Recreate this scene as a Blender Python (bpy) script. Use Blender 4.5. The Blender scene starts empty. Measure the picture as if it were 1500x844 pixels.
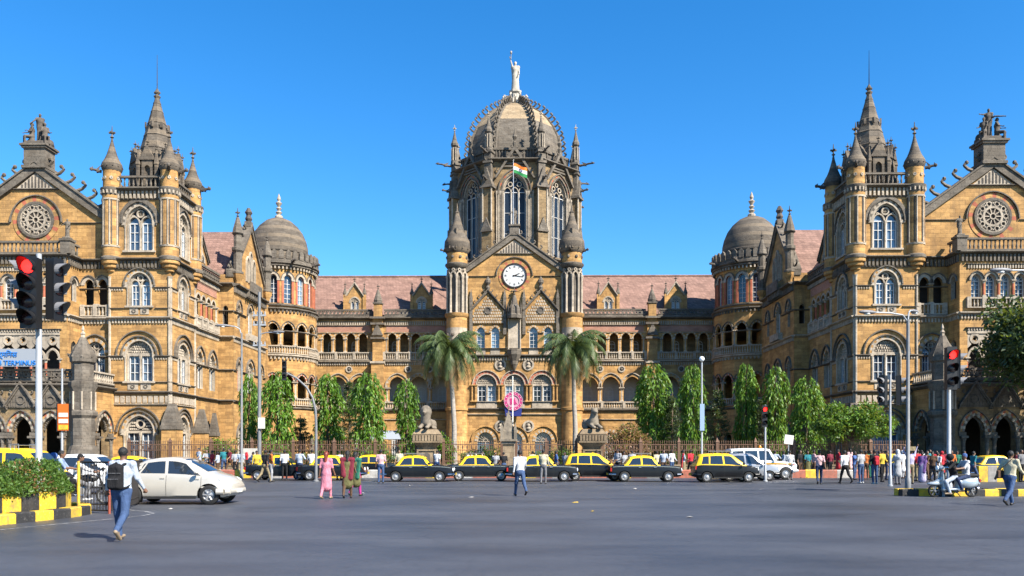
import bpy, bmesh, math, random
import numpy as np
from mathutils import Matrix, Vector
R = math.radians
PI = math.pi
random.seed(7)
SC = bpy.context.scene
COL = SC.collection

# ------------------------------------------------------------------ camera, sky, sun, exposure
cam_d = bpy.data.cameras.new('camera')
cam = bpy.data.objects.new('camera', cam_d)
COL.objects.link(cam)
cam.location = (0, 0, 1.7)
cam.rotation_euler = (R(90), 0, 0)
cam_d.sensor_width = 36
cam_d.lens = 36 * 1202 / 1500
cam_d.shift_y = (661 - 422) / 1500
cam_d.clip_end = 6000
SC.camera = cam
SUN_AZ, SUN_EL = 50, 42          # degrees right of straight behind the camera, above the horizon
world = bpy.data.worlds.new('World')
SC.world = world
world.use_nodes = True
wn = world.node_tree
wn.nodes.clear()
sky = wn.nodes.new('ShaderNodeTexSky')
sky.sky_type = 'NISHITA'
sky.sun_disc = False
sky.sun_elevation = R(SUN_EL)
sky.sun_rotation = R(180 - SUN_AZ)
sky.altitude = 1500
sky.air_density = 1.25
sky.dust_density = 0.0
sky.ozone_density = 6.0
bg = wn.nodes.new('ShaderNodeBackground')
bg.inputs['Strength'].default_value = 0.086
wo = wn.nodes.new('ShaderNodeOutputWorld')
hs = wn.nodes.new('ShaderNodeHueSaturation')
hs.inputs['Saturation'].default_value = 1.27      # the polarised deep blue of the whole sky
wn.links.new(sky.outputs[0], hs.inputs['Color'])
wn.links.new(hs.outputs[0], bg.inputs[0])
wn.links.new(bg.outputs[0], wo.inputs[0])
sun_d = bpy.data.lights.new('sun', 'SUN')
sun_d.energy = 5.0
sun_d.angle = R(0.5)
sun_d.color = (1.0, 0.93, 0.82)
sun = bpy.data.objects.new('sun', sun_d)
COL.objects.link(sun)
sd = Vector((math.sin(R(SUN_AZ)) * math.cos(R(SUN_EL)), -math.cos(R(SUN_AZ)) * math.cos(R(SUN_EL)), math.sin(R(SUN_EL))))
sun.rotation_euler = sd.to_track_quat('Z', 'Y').to_euler()
sun.location = sd * 200
SC.view_settings.view_transform = 'Standard'
SC.view_settings.look = 'None'
SC.view_settings.exposure = 1.5
SC.view_settings.gamma = 1
SC.render.engine = 'CYCLES'
SC.cycles.use_denoising = True
SC.cycles.max_bounces = 5
SC.cycles.diffuse_bounces = 1
SC.cycles.glossy_bounces = 3
SC.cycles.transmission_bounces = 4
SC.cycles.transparent_max_bounces = 6

# ------------------------------------------------------------------ materials
def lin(r, g, b):
    f = lambda c: (c / 255 / 12.92) if c / 255 <= .04045 else ((c / 255 + .055) / 1.055) ** 2.4
    return (f(r), f(g), f(b), 1)
MATS = {}
ALB = .68          # the picture is exposed for the shade, so real albedos sit lower
def dim(c): return tuple(x * ALB for x in c[:3]) + (1,)
def new_mat(name):
    m = bpy.data.materials.new(name)
    m.use_nodes = True
    MATS[name] = m
    nt = m.node_tree
    return m, nt, nt.nodes['Principled BSDF']
def N(nt, typ, **kw):
    n = nt.nodes.new(typ)
    for k, v in kw.items():
        if k.startswith('i_'):
            n.inputs[k[2:].replace('_', ' ')].default_value = v
        else:
            setattr(n, k, v)
    return n
def mixc(nt, fac, a, b, mode='MIX'):
    n = nt.nodes.new('ShaderNodeMix')
    n.data_type = 'RGBA'
    n.blend_type = mode
    for sock, v in ((0, fac), (6, a), (7, b)):
        if hasattr(v, 'is_linked') or isinstance(v, bpy.types.NodeSocket):
            nt.links.new(v, n.inputs[sock])
        else:
            n.inputs[sock].default_value = v
    return n.outputs[2]
def noise(nt, vec, scale, detail=4, rough=.6):
    n = N(nt, 'ShaderNodeTexNoise')
    n.inputs['Scale'].default_value = scale
    n.inputs['Detail'].default_value = detail
    n.inputs['Roughness'].default_value = rough
    if vec is not None:
        nt.links.new(vec, n.inputs['Vector'])
    return n
def ramp(nt, sock, *stops):
    r = nt.nodes.new('ShaderNodeValToRGB')
    e = r.color_ramp.elements
    while len(e) < len(stops):
        e.new(.5)
    for el, (p, v) in zip(e, stops):
        el.position = p
        el.color = v if isinstance(v, tuple) else (v, v, v, 1)
    nt.links.new(sock, r.inputs[0])
    return r.outputs[0]
def scaled(nt, vec, s):
    n = N(nt, 'ShaderNodeVectorMath', operation='MULTIPLY')
    n.inputs[1].default_value = s
    nt.links.new(vec, n.inputs[0])
    return n.outputs[0]
def add_bump(nt, bs, h, strength=.4, dist=.02):
    b = N(nt, 'ShaderNodeBump')
    b.inputs['Strength'].default_value = strength
    b.inputs['Distance'].default_value = dist
    nt.links.new(h, b.inputs['Height'])
    nt.links.new(b.outputs[0], bs.inputs['Normal'])

def plain(name, col, rough=.6, metal=0, var=0.0, vscale=4, bump=0, spec=.4, coat=0):
    m, nt, bs = new_mat(name)
    col = dim(col)
    bs.inputs['Roughness'].default_value = rough
    bs.inputs['Metallic'].default_value = metal
    bs.inputs['Specular IOR Level'].default_value = spec
    bs.inputs['Coat Weight'].default_value = coat
    bs.inputs['Coat Roughness'].default_value = .08
    if var or bump:
        tc = N(nt, 'ShaderNodeTexCoord')
        no = noise(nt, tc.outputs['Object'], vscale, 5)
        d = tuple(c * (1 - var) for c in col[:3]) + (1,)
        e = tuple(min(1, c * (1 + var * .6)) for c in col[:3]) + (1,)
        nt.links.new(ramp(nt, no.outputs[0], (.3, d), (.7, e)), bs.inputs['Base Color'])
        if bump:
            add_bump(nt, bs, no.outputs[0], bump, .02)
    else:
        bs.inputs['Base Color'].default_value = col
    return m

def stone(name, base, block=None, mortar=.8, var=.25, grime=.5, grimecol=(.05, .045, .04, 1), band=None, rough=.85, alt=None, gscale=1.0, spots=.0):
    """weathered masonry: block = (length, height) of its courses in metres"""
    m, nt, bs = new_mat(name)
    base, grimecol = dim(base), dim(grimecol)
    if band: band = (band[0], dim(band[1]))
    geo = N(nt, 'ShaderNodeNewGeometry')
    pos = geo.outputs['Position']
    sep = N(nt, 'ShaderNodeSeparateXYZ')
    nt.links.new(pos, sep.inputs[0])
    ad = N(nt, 'ShaderNodeMath', operation='MULTIPLY_ADD')
    ad.inputs[1].default_value = .93
    nt.links.new(sep.outputs[1], ad.inputs[0])
    nt.links.new(sep.outputs[0], ad.inputs[2])
    cmb = N(nt, 'ShaderNodeCombineXYZ')
    nt.links.new(ad.outputs[0], cmb.inputs[0])
    nt.links.new(sep.outputs[2], cmb.inputs[1])
    lo = tuple(c * (1 - var) for c in base[:3]) + (1,)
    hi = tuple(min(1, c * (1 + var * .7)) for c in base[:3]) + (1,)
    n1 = noise(nt, scaled(nt, pos, (.5, .5, 1.1)), 1.3, 6, .65)
    col = ramp(nt, n1.outputs[0], (.32, lo), (.7, hi))
    hgt = n1.outputs[0]
    if block:
        br = N(nt, 'ShaderNodeTexBrick')
        br.inputs['Scale'].default_value = 1
        br.inputs['Brick Width'].default_value = block[0]
        br.inputs['Row Height'].default_value = block[1]
        br.inputs['Mortar Size'].default_value = .018
        br.inputs['Mortar Smooth'].default_value = .3
        br.inputs['Bias'].default_value = -.2
        br.inputs['Color1'].default_value = (1, 1, 1, 1)
        br.inputs['Color2'].default_value = alt if alt else (.66, .62, .58, 1)
        br.inputs['Mortar'].default_value = (mortar, mortar, mortar, 1)
        nt.links.new(cmb.outputs[0], br.inputs['Vector'])
        col = mixc(nt, .85, col, br.outputs['Color'], 'MULTIPLY')
        hgt = br.outputs['Fac']
    if band:
        wv = N(nt, 'ShaderNodeMath', operation='WRAP')
        wv.inputs[1].default_value = 0
        wv.inputs[2].default_value = band[0]
        nt.links.new(sep.outputs[2], wv.inputs[0])
        gt = N(nt, 'ShaderNodeMath', operation='GREATER_THAN')
        gt.inputs[1].default_value = band[0] * .62
        nt.links.new(wv.outputs[0], gt.inputs[0])
        n3 = noise(nt, pos, .8, 3)
        mu = N(nt, 'ShaderNodeMath', operation='MULTIPLY')
        nt.links.new(gt.outputs[0], mu.inputs[0])
        nt.links.new(n3.outputs[0], mu.inputs[1])
        col = mixc(nt, mu.outputs[0], col, band[1])
    # rain streaks and soot with a shape of their own
    n2 = noise(nt, scaled(nt, pos, (1.1, 1.1, .16)), 1.0 * gscale, 6, .7)
    st = ramp(nt, n2.outputs[0], (.5, 0.0), (.72, 1.0))
    mu2 = N(nt, 'ShaderNodeMath', operation='MULTIPLY')
    mu2.inputs[1].default_value = grime
    nt.links.new(st, mu2.inputs[0])
    col = mixc(nt, mu2.outputs[0], col, grimecol)
    if spots:
        n4 = noise(nt, pos, 5.5, 4, .7)
        s4 = ramp(nt, n4.outputs[0], (.52, 0.0), (.62, spots))
        col = mixc(nt, s4, col, grimecol)
    nt.links.new(col, bs.inputs['Base Color'])
    bs.inputs['Roughness'].default_value = rough
    bs.inputs['Specular IOR Level'].default_value = .25
    n5 = noise(nt, pos, 9, 5)
    if block:
        sb = N(nt, 'ShaderNodeMath', operation='SUBTRACT'); nt.links.new(n5.outputs[0], sb.inputs[0]); nt.links.new(hgt, sb.inputs[1]); add_bump(nt, bs, sb.outputs[0], .5, .03)
    else: add_bump(nt, bs, n5.outputs[0], .35, .03)
    return m

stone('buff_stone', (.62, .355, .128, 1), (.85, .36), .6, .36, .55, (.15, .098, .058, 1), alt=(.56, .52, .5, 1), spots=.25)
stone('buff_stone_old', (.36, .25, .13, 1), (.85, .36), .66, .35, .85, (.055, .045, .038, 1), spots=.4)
stone('pale_stone', (.52, .44, .34, 1), None, 1, .3, .65, (.13, .105, .08, 1), spots=.42)
stone('grey_stone', (.215, .185, .148, 1), (.7, .3), .7, .35, .6, (.045, .04, .036, 1), spots=.45)
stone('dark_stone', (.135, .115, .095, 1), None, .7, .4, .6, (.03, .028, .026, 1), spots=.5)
stone('dome_stone', (.44, .335, .21, 1), (.6, .28), .72, .3, .55, (.075, .06, .05, 1), (2.1, (.42, .31, .19, 1)), spots=.3)
stone('spire_stone', (.165, .138, .108, 1), (.45, .24), .66, .35, .5, (.05, .045, .04, 1), (1.15, (.27, .21, .145, 1)), spots=.3)
stone('red_stone', (.50, .15, .085, 1), None, 1, .3, .3, (.12, .06, .05, 1))
stone('red_brick', (.48, .24, .165, 1), (.34, .17), 1.0, .25, .2, (.15, .09, .07, 1), alt=(1, 1.2, 1.3, 1))
stone('roof_tile', (.35, .21, .165, 1), (.42, .3), .38, .28, .6, (.15, .09, .075, 1), alt=(.62, .6, .6, 1), spots=.3)
stone('statue_white', (.52, .47, .39, 1), None, 1, .15, .2, (.2, .18, .15, 1))
stone('lion_stone', (.3, .25, .185, 1), None, 1, .35, .6, (.06, .055, .05, 1), spots=.4)
plain('white_paint', (.72, .72, .70, 1), .5, var=.15)
plain('cream_wall', (.62, .58, .5, 1), .8, var=.15)
plain('room_dark', (.055, .042, .032, 1), .9, var=.3)  # near-black colour stands in for the shade of unlit interiors
plain('iron', (.035, .03, .028, 1), .5, .3, var=.3)
plain('galvanised', (.42, .44, .46, 1), .38, .7, var=.15)
plain('pole_paint', (.42, .44, .46, 1), .45, .1, var=.12)
plain('pole_grey', (.22, .225, .23, 1), .55, .1, var=.2)
plain('wood_red', (.33, .075, .045, 1), .6, var=.2)
m, nt, bs = new_mat('glass')
bs.inputs['Base Color'].default_value = (.10, .155, .225, 1)
bs.inputs['Roughness'].default_value = .12
bs.inputs['Specular IOR Level'].default_value = .9
tc = N(nt, 'ShaderNodeNewGeometry')
no = noise(nt, tc.outputs['Position'], .55, 2)
oi = N(nt, 'ShaderNodeObjectInfo')
mxr = N(nt, 'ShaderNodeMath', operation='MULTIPLY_ADD'); mxr.inputs[1].default_value = .55
nt.links.new(no.outputs[0], mxr.inputs[0]); ml = N(nt, 'ShaderNodeMath', operation='MULTIPLY'); ml.inputs[1].default_value = .5
nt.links.new(oi.outputs['Random'], ml.inputs[0]); nt.links.new(ml.outputs[0], mxr.inputs[2])
nt.links.new(ramp(nt, mxr.outputs[0], (.3, (.008, .01, .014, 1)), (.5, (.05, .075, .11, 1)), (.68, (.16, .23, .3, 1))), bs.inputs['Base Color'])  # sky reflection put into the colour: panes range from dark to pale blue

m, nt, bs = new_mat('glass_dark')
bs.inputs['Base Color'].default_value = (.012, .02, .034, 1)
bs.inputs['Roughness'].default_value = .3
bs.inputs['Specular IOR Level'].default_value = .25

# ------------------------------------------------------------------ mesh building
class MB:
    def __init__(s):
        s.v = []; s.f = []; s.m = []
    def add(s, vs, fs, m=0):
        b = len(s.v)
        s.v.extend(vs)
        for f in fs:
            s.f.append([i + b for i in f])
            s.m.append(m)
    def box(s, x0, x1, y0, y1, z0, z1, m=0):
        s.add([(x0, y0, z0), (x1, y0, z0), (x1, y1, z0), (x0, y1, z0), (x0, y0, z1), (x1, y0, z1), (x1, y1, z1), (x0, y1, z1)],
              [(0, 3, 2, 1), (4, 5, 6, 7), (0, 1, 5, 4), (1, 2, 6, 5), (2, 3, 7, 6), (3, 0, 4, 7)], m)
    def taper(s, x0, x1, y0, y1, z0, z1, k, m=0):
        cx, cy = (x0 + x1) / 2, (y0 + y1) / 2
        a, b = (x1 - x0) / 2 * k, (y1 - y0) / 2 * k
        s.add([(x0, y0, z0), (x1, y0, z0), (x1, y1, z0), (x0, y1, z0), (cx - a, cy - b, z1), (cx + a, cy - b, z1), (cx + a, cy + b, z1), (cx - a, cy + b, z1)],
              [(0, 3, 2, 1), (4, 5, 6, 7), (0, 1, 5, 4), (1, 2, 6, 5), (2, 3, 7, 6), (3, 0, 4, 7)], m)
    def prism(s, poly, y0, y1, m=0):
        n = len(poly)
        s.add([(x, y0, z) for x, z in poly] + [(x, y1, z) for x, z in poly],
              [tuple(range(n)), tuple(range(2 * n - 1, n - 1, -1))] + [(i, i + n, (i + 1) % n + n, (i + 1) % n) for i in range(n)], m)
    def prism_z(s, poly, z0, z1, m=0):
        n = len(poly)
        s.add([(x, y, z0) for x, y in poly] + [(x, y, z1) for x, y in poly],
              [tuple(range(n - 1, -1, -1)), tuple(range(n, 2 * n))] + [(i, (i + 1) % n, (i + 1) % n + n, i + n) for i in range(n)], m)
    def lathe(s, cx, cy, prof, n=12, m=0, ph=0.0, ms=None, cap=True):
        vs = []
        for r, z in prof:
            for k in range(n):
                a = ph + 2 * PI * k / n
                vs.append((cx + r * math.cos(a), cy + r * math.sin(a), z))
        b = len(s.v)
        s.v.extend(vs)
        for j in range(len(prof) - 1):
            for k in range(n):
                k2 = (k + 1) % n
                s.f.append([b + j * n + k, b + j * n + k2, b + (j + 1) * n + k2, b + (j + 1) * n + k])
                s.m.append(ms[j] if ms else m)
        if not cap: return
        s.f.append([b + k for k in range(n - 1, -1, -1)]); s.m.append(ms[0] if ms else m)
        s.f.append([b + (len(prof) - 1) * n + k for k in range(n)]); s.m.append(ms[-1] if ms else m)
    def tube(s, p, q, r0, r1=None, n=6, m=0):
        r1 = r0 if r1 is None else r1
        p, q = Vector(p), Vector(q)
        d = (q - p)
        if d.length < 1e-6: return
        d.normalize()
        a = d.orthogonal().normalized()
        b = d.cross(a)
        vs = []
        for c, r in ((p, r0), (q, r1)):
            for k in range(n):
                t = 2 * PI * k / n
                vs.append(tuple(c + a * (r * math.cos(t)) + b * (r * math.sin(t))))
        s.add(vs, [(k, (k + 1) % n, (k + 1) % n + n, k + n) for k in range(n)] + [tuple(range(n - 1, -1, -1)), tuple(range(n, 2 * n))], m)
    def path(s, pts, r, n=6, m=0, r1=None):
        k = len(pts) - 1
        for i in range(k):
            ra = r if r1 is None else r + (r1 - r) * i / k
            rb = r if r1 is None else r + (r1 - r) * (i + 1) / k
            s.tube(pts[i], pts[i + 1], ra, rb, n, m)
    def ball(s, c, r, n=8, m=0, sz=1.0):
        k = max(4, n // 2)
        s.lathe(c[0], c[1], [(max(.002, r * math.sin(PI * j / k)), c[2] - r * sz * math.cos(PI * j / k)) for j in range(k + 1)], n, m)
    def xf(s, mat, start=0):
        for i in range(start, len(s.v)):
            s.v[i] = tuple(mat @ Vector(s.v[i]))
    def mesh(s, name, mats, smooth=None):
        me = bpy.data.meshes.new(name)
        me.from_pydata(s.v, [], s.f)
        for mm in mats:
            me.materials.append(MATS[mm] if isinstance(mm, str) else mm)
        if len(mats) > 1:
            me.polygons.foreach_set('material_index', s.m)
        if smooth is not None:
            me.polygons.foreach_set('use_smooth', [True] * len(me.polygons))
            me.set_sharp_from_angle(angle=R(smooth))
        me.update()
        return me
    def build(s, name, mats, parent=None, loc=(0, 0, 0), rz=0.0, smooth=None):
        if isinstance(mats, str): mats = [mats]
        return link(name, s.mesh(name, mats, smooth), parent, loc, rz)

def link(name, me, parent=None, loc=(0, 0, 0), rz=0.0):
    o = bpy.data.objects.new(name, me)
    COL.objects.link(o)
    o.location = loc
    o.rotation_euler = (0, 0, rz)
    o.parent = parent
    return o
def tag(o, label=None, cat=None, group=None, kind=None):
    if label: o['label'] = label
    if cat: o['category'] = cat
    if group: o['group'] = group
    if kind: o['kind'] = kind
    return o
def thing(name, label, cat, loc=(0, 0, 0), rz=0.0, group=None):
    return tag(link(name, None, None, loc, rz), label, cat, group)
def copy_tree(o, parent=None):
    c = o.copy()
    COL.objects.link(c)
    c.parent = parent
    for ch in list(o.children):
        copy_tree(ch, c)
    return c
# ------------------------------------------------------------------ masonry vocabulary
# every facade piece is drawn in its own frame: x along the wall, -y outwards, z up
def arch(w, rise, off=0.0, n=10):
    """points of a round or pointed arch from the left springing to the right one"""
    hw = w / 2
    rise = max(rise, hw)
    RR = (hw * hw + rise * rise) / (2 * hw)
    cx = hw - RR
    R2 = RR + off
    ta = math.acos(max(-1, min(1, -cx / R2)))
    h = max(2, n // 2)
    right = [(cx + R2 * math.cos(ta * j / h), R2 * math.sin(ta * j / h)) for j in range(h + 1)]
    right[-1] = (0.0, right[-1][1])
    left = [(-x, z) for x, z in right[:-1]]
    return left + right[::-1]
def wall(mb, u0, u1, z0, z1, ops=(), depth=.45, y=0.0, m=0, mr=None, n=10):
    """a wall face from u0 to u1 with arched openings (centre, width, sill, spring, rise) and their reveals"""
    mr = m if mr is None else mr
    def q(a, b, c, d):
        if b - a > 1e-5 and d - c > 1e-5:
            mb.add([(a, y, c), (b, y, c), (b, y, d), (a, y, d)], [(0, 1, 2, 3)], m)
    x = u0
    for (c, w, sill, spring, rise) in sorted(ops):
        l, r = c - w / 2, c + w / 2
        q(x, l, z0, z1)
        q(l, r, z0, sill)
        pts = [(c + a, spring + b) for a, b in arch(w, rise, 0, n)] if rise > 0 else [(l, spring), (r, spring)]
        for (xa, za), (xb, zb) in zip(pts[:-1], pts[1:]):
            mb.add([(xa, y, za), (xb, y, zb), (xb, y, z1), (xa, y, z1)], [(0, 1, 2, 3)], m)
        cont = [(l, sill)] + pts + [(r, sill)]
        for (xa, za), (xb, zb) in zip(cont, cont[1:] + cont[:1]):
            mb.add([(xa, y, za), (xb, y, zb), (xb, y + depth, zb), (xa, y + depth, za)], [(0, 1, 2, 3)], mr)
        x = r
    q(x, u1, z0, z1)
def archring(mb, c, spring, w, rise, a, b, y0, y1, ms=(0,), n=14, legs=0.0, stops=False):
    """a moulded band round an arch between offsets a and b, y0 (front) to y1; ms alternates by voussoir"""
    if y0 < -.09: y0 *= 1.5
    pi, po = arch(w, rise, a, n), arch(w, rise, b, n)
    pi = [(c + x, spring + z) for x, z in pi]; po = [(c + x, spring + z) for x, z in po]
    if legs:
        pi = [(pi[0][0], spring - legs)] + pi + [(pi[-1][0], spring - legs)]
        po = [(po[0][0], spring - legs)] + po + [(po[-1][0], spring - legs)]
    for k in range(len(pi) - 1):
        (ax, az), (bx, bz), (cx, cz), (dx, dz) = pi[k], pi[k + 1], po[k + 1], po[k]
        vs = [(ax, y0, az), (bx, y0, bz), (cx, y0, cz), (dx, y0, dz), (ax, y1, az), (bx, y1, bz), (cx, y1, cz), (dx, y1, dz)]
        fs = [(0, 1, 2, 3), (0, 4, 5, 1), (3, 2, 6, 7)]
        if k == 0: fs.append((0, 3, 7, 4))
        if k == len(pi) - 2: fs.append((1, 5, 6, 2))
        mb.add(vs, fs, ms[k % len(ms)])
    if stops:
        for x in (pi[0][0] + po[0][0]) / 2, (pi[-1][0] + po[-1][0]) / 2:
            mb.ball((x, (y0 + y1) / 2 - .03, spring - legs - .06), .13, 6, ms[0])
def fillarch(mb, c, spring, w, rise, y, m=0, n=12, base=None):
    pts = [(c + x, spring + z) for x, z in arch(w, rise, 0, n)]
    if base is not None:
        pts = [(pts[0][0], base)] + pts + [(pts[-1][0], base)]
    mb.add([(x, y, z) for x, z in pts], [tuple(range(len(pts)))], m)
def ringdisc(mb, c, z, r0, r1, y0, y1, ms=(0,), n=20):
    """a flat ring (r0 > 0) on a wall"""
    for k in range(n):
        a, b = 2 * PI * k / n, 2 * PI * (k + 1) / n
        P = lambda r, t, y: (c + r * math.cos(t), y, z + r * math.sin(t))
        vs = [P(r0, a, y0), P(r0, b, y0), P(r1, b, y0), P(r1, a, y0), P(r0, a, y1), P(r0, b, y1), P(r1, b, y1), P(r1, a, y1)]
        mb.add(vs, [(0, 1, 2, 3), (0, 4, 5, 1), (3, 2, 6, 7)], ms[k % len(ms)])
def disc(mb, c, z, r, y, m=0, n=20):
    mb.add([(c + r * math.cos(2 * PI * k / n), y, z + r * math.sin(2 * PI * k / n)) for k in range(n)], [tuple(range(n))], m)
def string(mb, u0, u1, z, h, proj, m=0, ends=.0, y=0.0):
    """a moulded string course: chamfered underside, drip nose, sloped top"""
    proj *= 1.4
    p = [(y + .02, z), (y - proj * .45, z + h * .25), (y - proj, z + h * .55), (y - proj, z + h * .8), (y + .02, z + h)]
    a, b = u0 - ends, u1 + ends
    n = len(p)
    mb.add([(a, q, w) for q, w in p] + [(b, q, w) for q, w in p], [tuple(range(n)), tuple(range(2 * n - 1, n - 1, -1))] + [(i, i + 1, i + 1 + n, i + n) for i in range(n - 1)], m)
def dentils(mb, u0, u1, z0, z1, proj, pitch, m=0, y=0.0, fill=.5):
    k = max(1, int(round((u1 - u0) / pitch)))
    p = (u1 - u0) / k
    for i in range(k):
        a = u0 + p * (i + .5)
        mb.box(a - p * fill / 2, a + p * fill / 2, y - proj, y + .02, z0, z1, m)
def balusters(mb, u0, u1, z0, z1, y=0.0, m=0, pitch=.34, rail=.14, th=.13, dies=0, md=None):
    """coping, plinth and turned balusters; dies = number of solid bays"""
    mb.box(u0, u1, y - th, y + th, z0, z0 + rail * .8, m)
    mb.box(u0, u1, y - th * 1.25, y + th * 1.25, z1 - rail, z1, m)
    k = max(1, int((u1 - u0) / pitch))
    p = (u1 - u0) / k
    a0, a1 = z0 + rail * .8, z1 - rail
    h = a1 - a0
    for i in range(k):
        x = u0 + p * (i + .5)
        mb.lathe(x, y, [(.055, a0), (.10, a0 + h * .28), (.05, a0 + h * .62), (.085, a0 + h * .9), (.085, a1)], 5, m)
    for i in range(dies):
        x = u0 + (u1 - u0) * i / max(1, dies - 1) if dies > 1 else (u0 + u1) / 2
        mb.box(x - .17, x + .17, y - th * 1.45, y + th * 1.45, z0, z1 + .05, m if md is None else md)
def pierced(mb, u0, u1, z0, z1, y=0.0, m=0, pitch=.42, th=.1):
    """a parapet pierced with a row of round openings"""
    mb.box(u0, u1, y - th, y + th, z0, z0 + (z1 - z0) * .2, m)
    mb.box(u0, u1, y - th * 1.6, y + th * 1.6, z1 - (z1 - z0) * .2, z1, m)
    k = max(1, int((u1 - u0) / pitch)); p = (u1 - u0) / k
    zc, r = (z0 + z1) / 2, (z1 - z0) * .3
    for i in range(k):
        x = u0 + p * (i + .5)
        ringdisc(mb, x, zc, min(r, p / 2) * .55, min(r, p / 2) * 1.02, y - th, y + th, (m,), 8)
        mb.box(x + p / 2 - .05, x + p / 2 + .05, y - th * .9, y + th * .9, z0 + (z1 - z0) * .2, z1 - (z1 - z0) * .2, m)
_colcache = {}
def column(parent, x, y, z0, z1, r=.14, mats=('pale_stone', 'pale_stone'), n=8):
    key = (round(z1 - z0, 2), r, mats)
    if key not in _colcache:
        h = z1 - z0
        mb = MB()
        mb.box(-r * 1.7, r * 1.7, -r * 1.7, r * 1.7, 0, h * .06, 0)
        mb.lathe(0, 0, [(r * 1.5, h * .06), (r * 1.5, h * .09), (r * 1.02, h * .12)], n, 0)
        mb.lathe(0, 0, [(r, h * .12), (r * .92, h * .8)], n, 1)
        mb.lathe(0, 0, [(r * 1.15, h * .8), (r * 1.0, h * .83), (r * 1.75, h * .94)], n, 0)
        mb.box(-r * 1.9, r * 1.9, -r * 1.9, r * 1.9, h * .94, h, 0)
        _colcache[key] = mb.mesh('column', list(mats), 40)
    return link('column', _colcache[key], parent, (x, y, z0))
def finial(mb, x, y, z, h, m=0):
    """cross-shaped stone finial"""
    mb.lathe(x, y, [(h * .09, z), (h * .05, z + h * .2), (h * .13, z + h * .28), (h * .045, z + h * .36), (h * .05, z + h * .6), (h * .02, z + h)], 6, m)
    mb.box(x - h * .2, x + h * .2, y - h * .05, y + h * .05, z + h * .52, z + h * .62, m)
    mb.box(x - h * .05, x + h * .05, y - h * .2, y + h * .2, z + h * .52, z + h * .62, m)
def crocket(mb, p, d, s, m=0):
    """a curled leaf hook at p leaning along the unit vector d"""
    p, d = Vector(p), Vector(d)
    up = Vector((0, 0, 1))
    pts = [p, p + d * s * .5 + up * s * .2, p + d * s * .95 + up * s * .6, p + d * s * .75 + up * s * .95]
    for i, (a, b) in enumerate(zip(pts[:-1], pts[1:])):
        mb.tube(a, b, s * (.22 - .03 * i), s * (.19 - .03 * i), 5, m)
    mb.ball(tuple(pts[-1] - d * s * .1), s * .24, 6, m)
def gargoyle(parent, p, ang, L=1.5):
    """a long-necked beast water spout"""
    mb = MB()
    mb.path([(0, 0, 0), (L * .35, 0, .04), (L * .7, 0, .12), (L, 0, .1)], .17, 6, 0, .1)
    mb.ball((L, 0, .14), .17, 6)
    mb.tube((L, 0, .16), (L * 1.15, 0, .08), .09, .05, 5)
    mb.prism([(L * .3, .1), (L * .12, .5), (L * .5, .2)], -.05, .05)
    for s in (-1, 1):
        mb.tube((L * .92, s * .07, .24), (L * .86, s * .1, .4), .05, .01, 4)
        mb.tube((L * .2, s * .12, 0), (L * .5, s * .16, -.1), .08, .05, 4)
    return mb.build('gargoyle', 'dark_stone', parent, p, ang)

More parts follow.
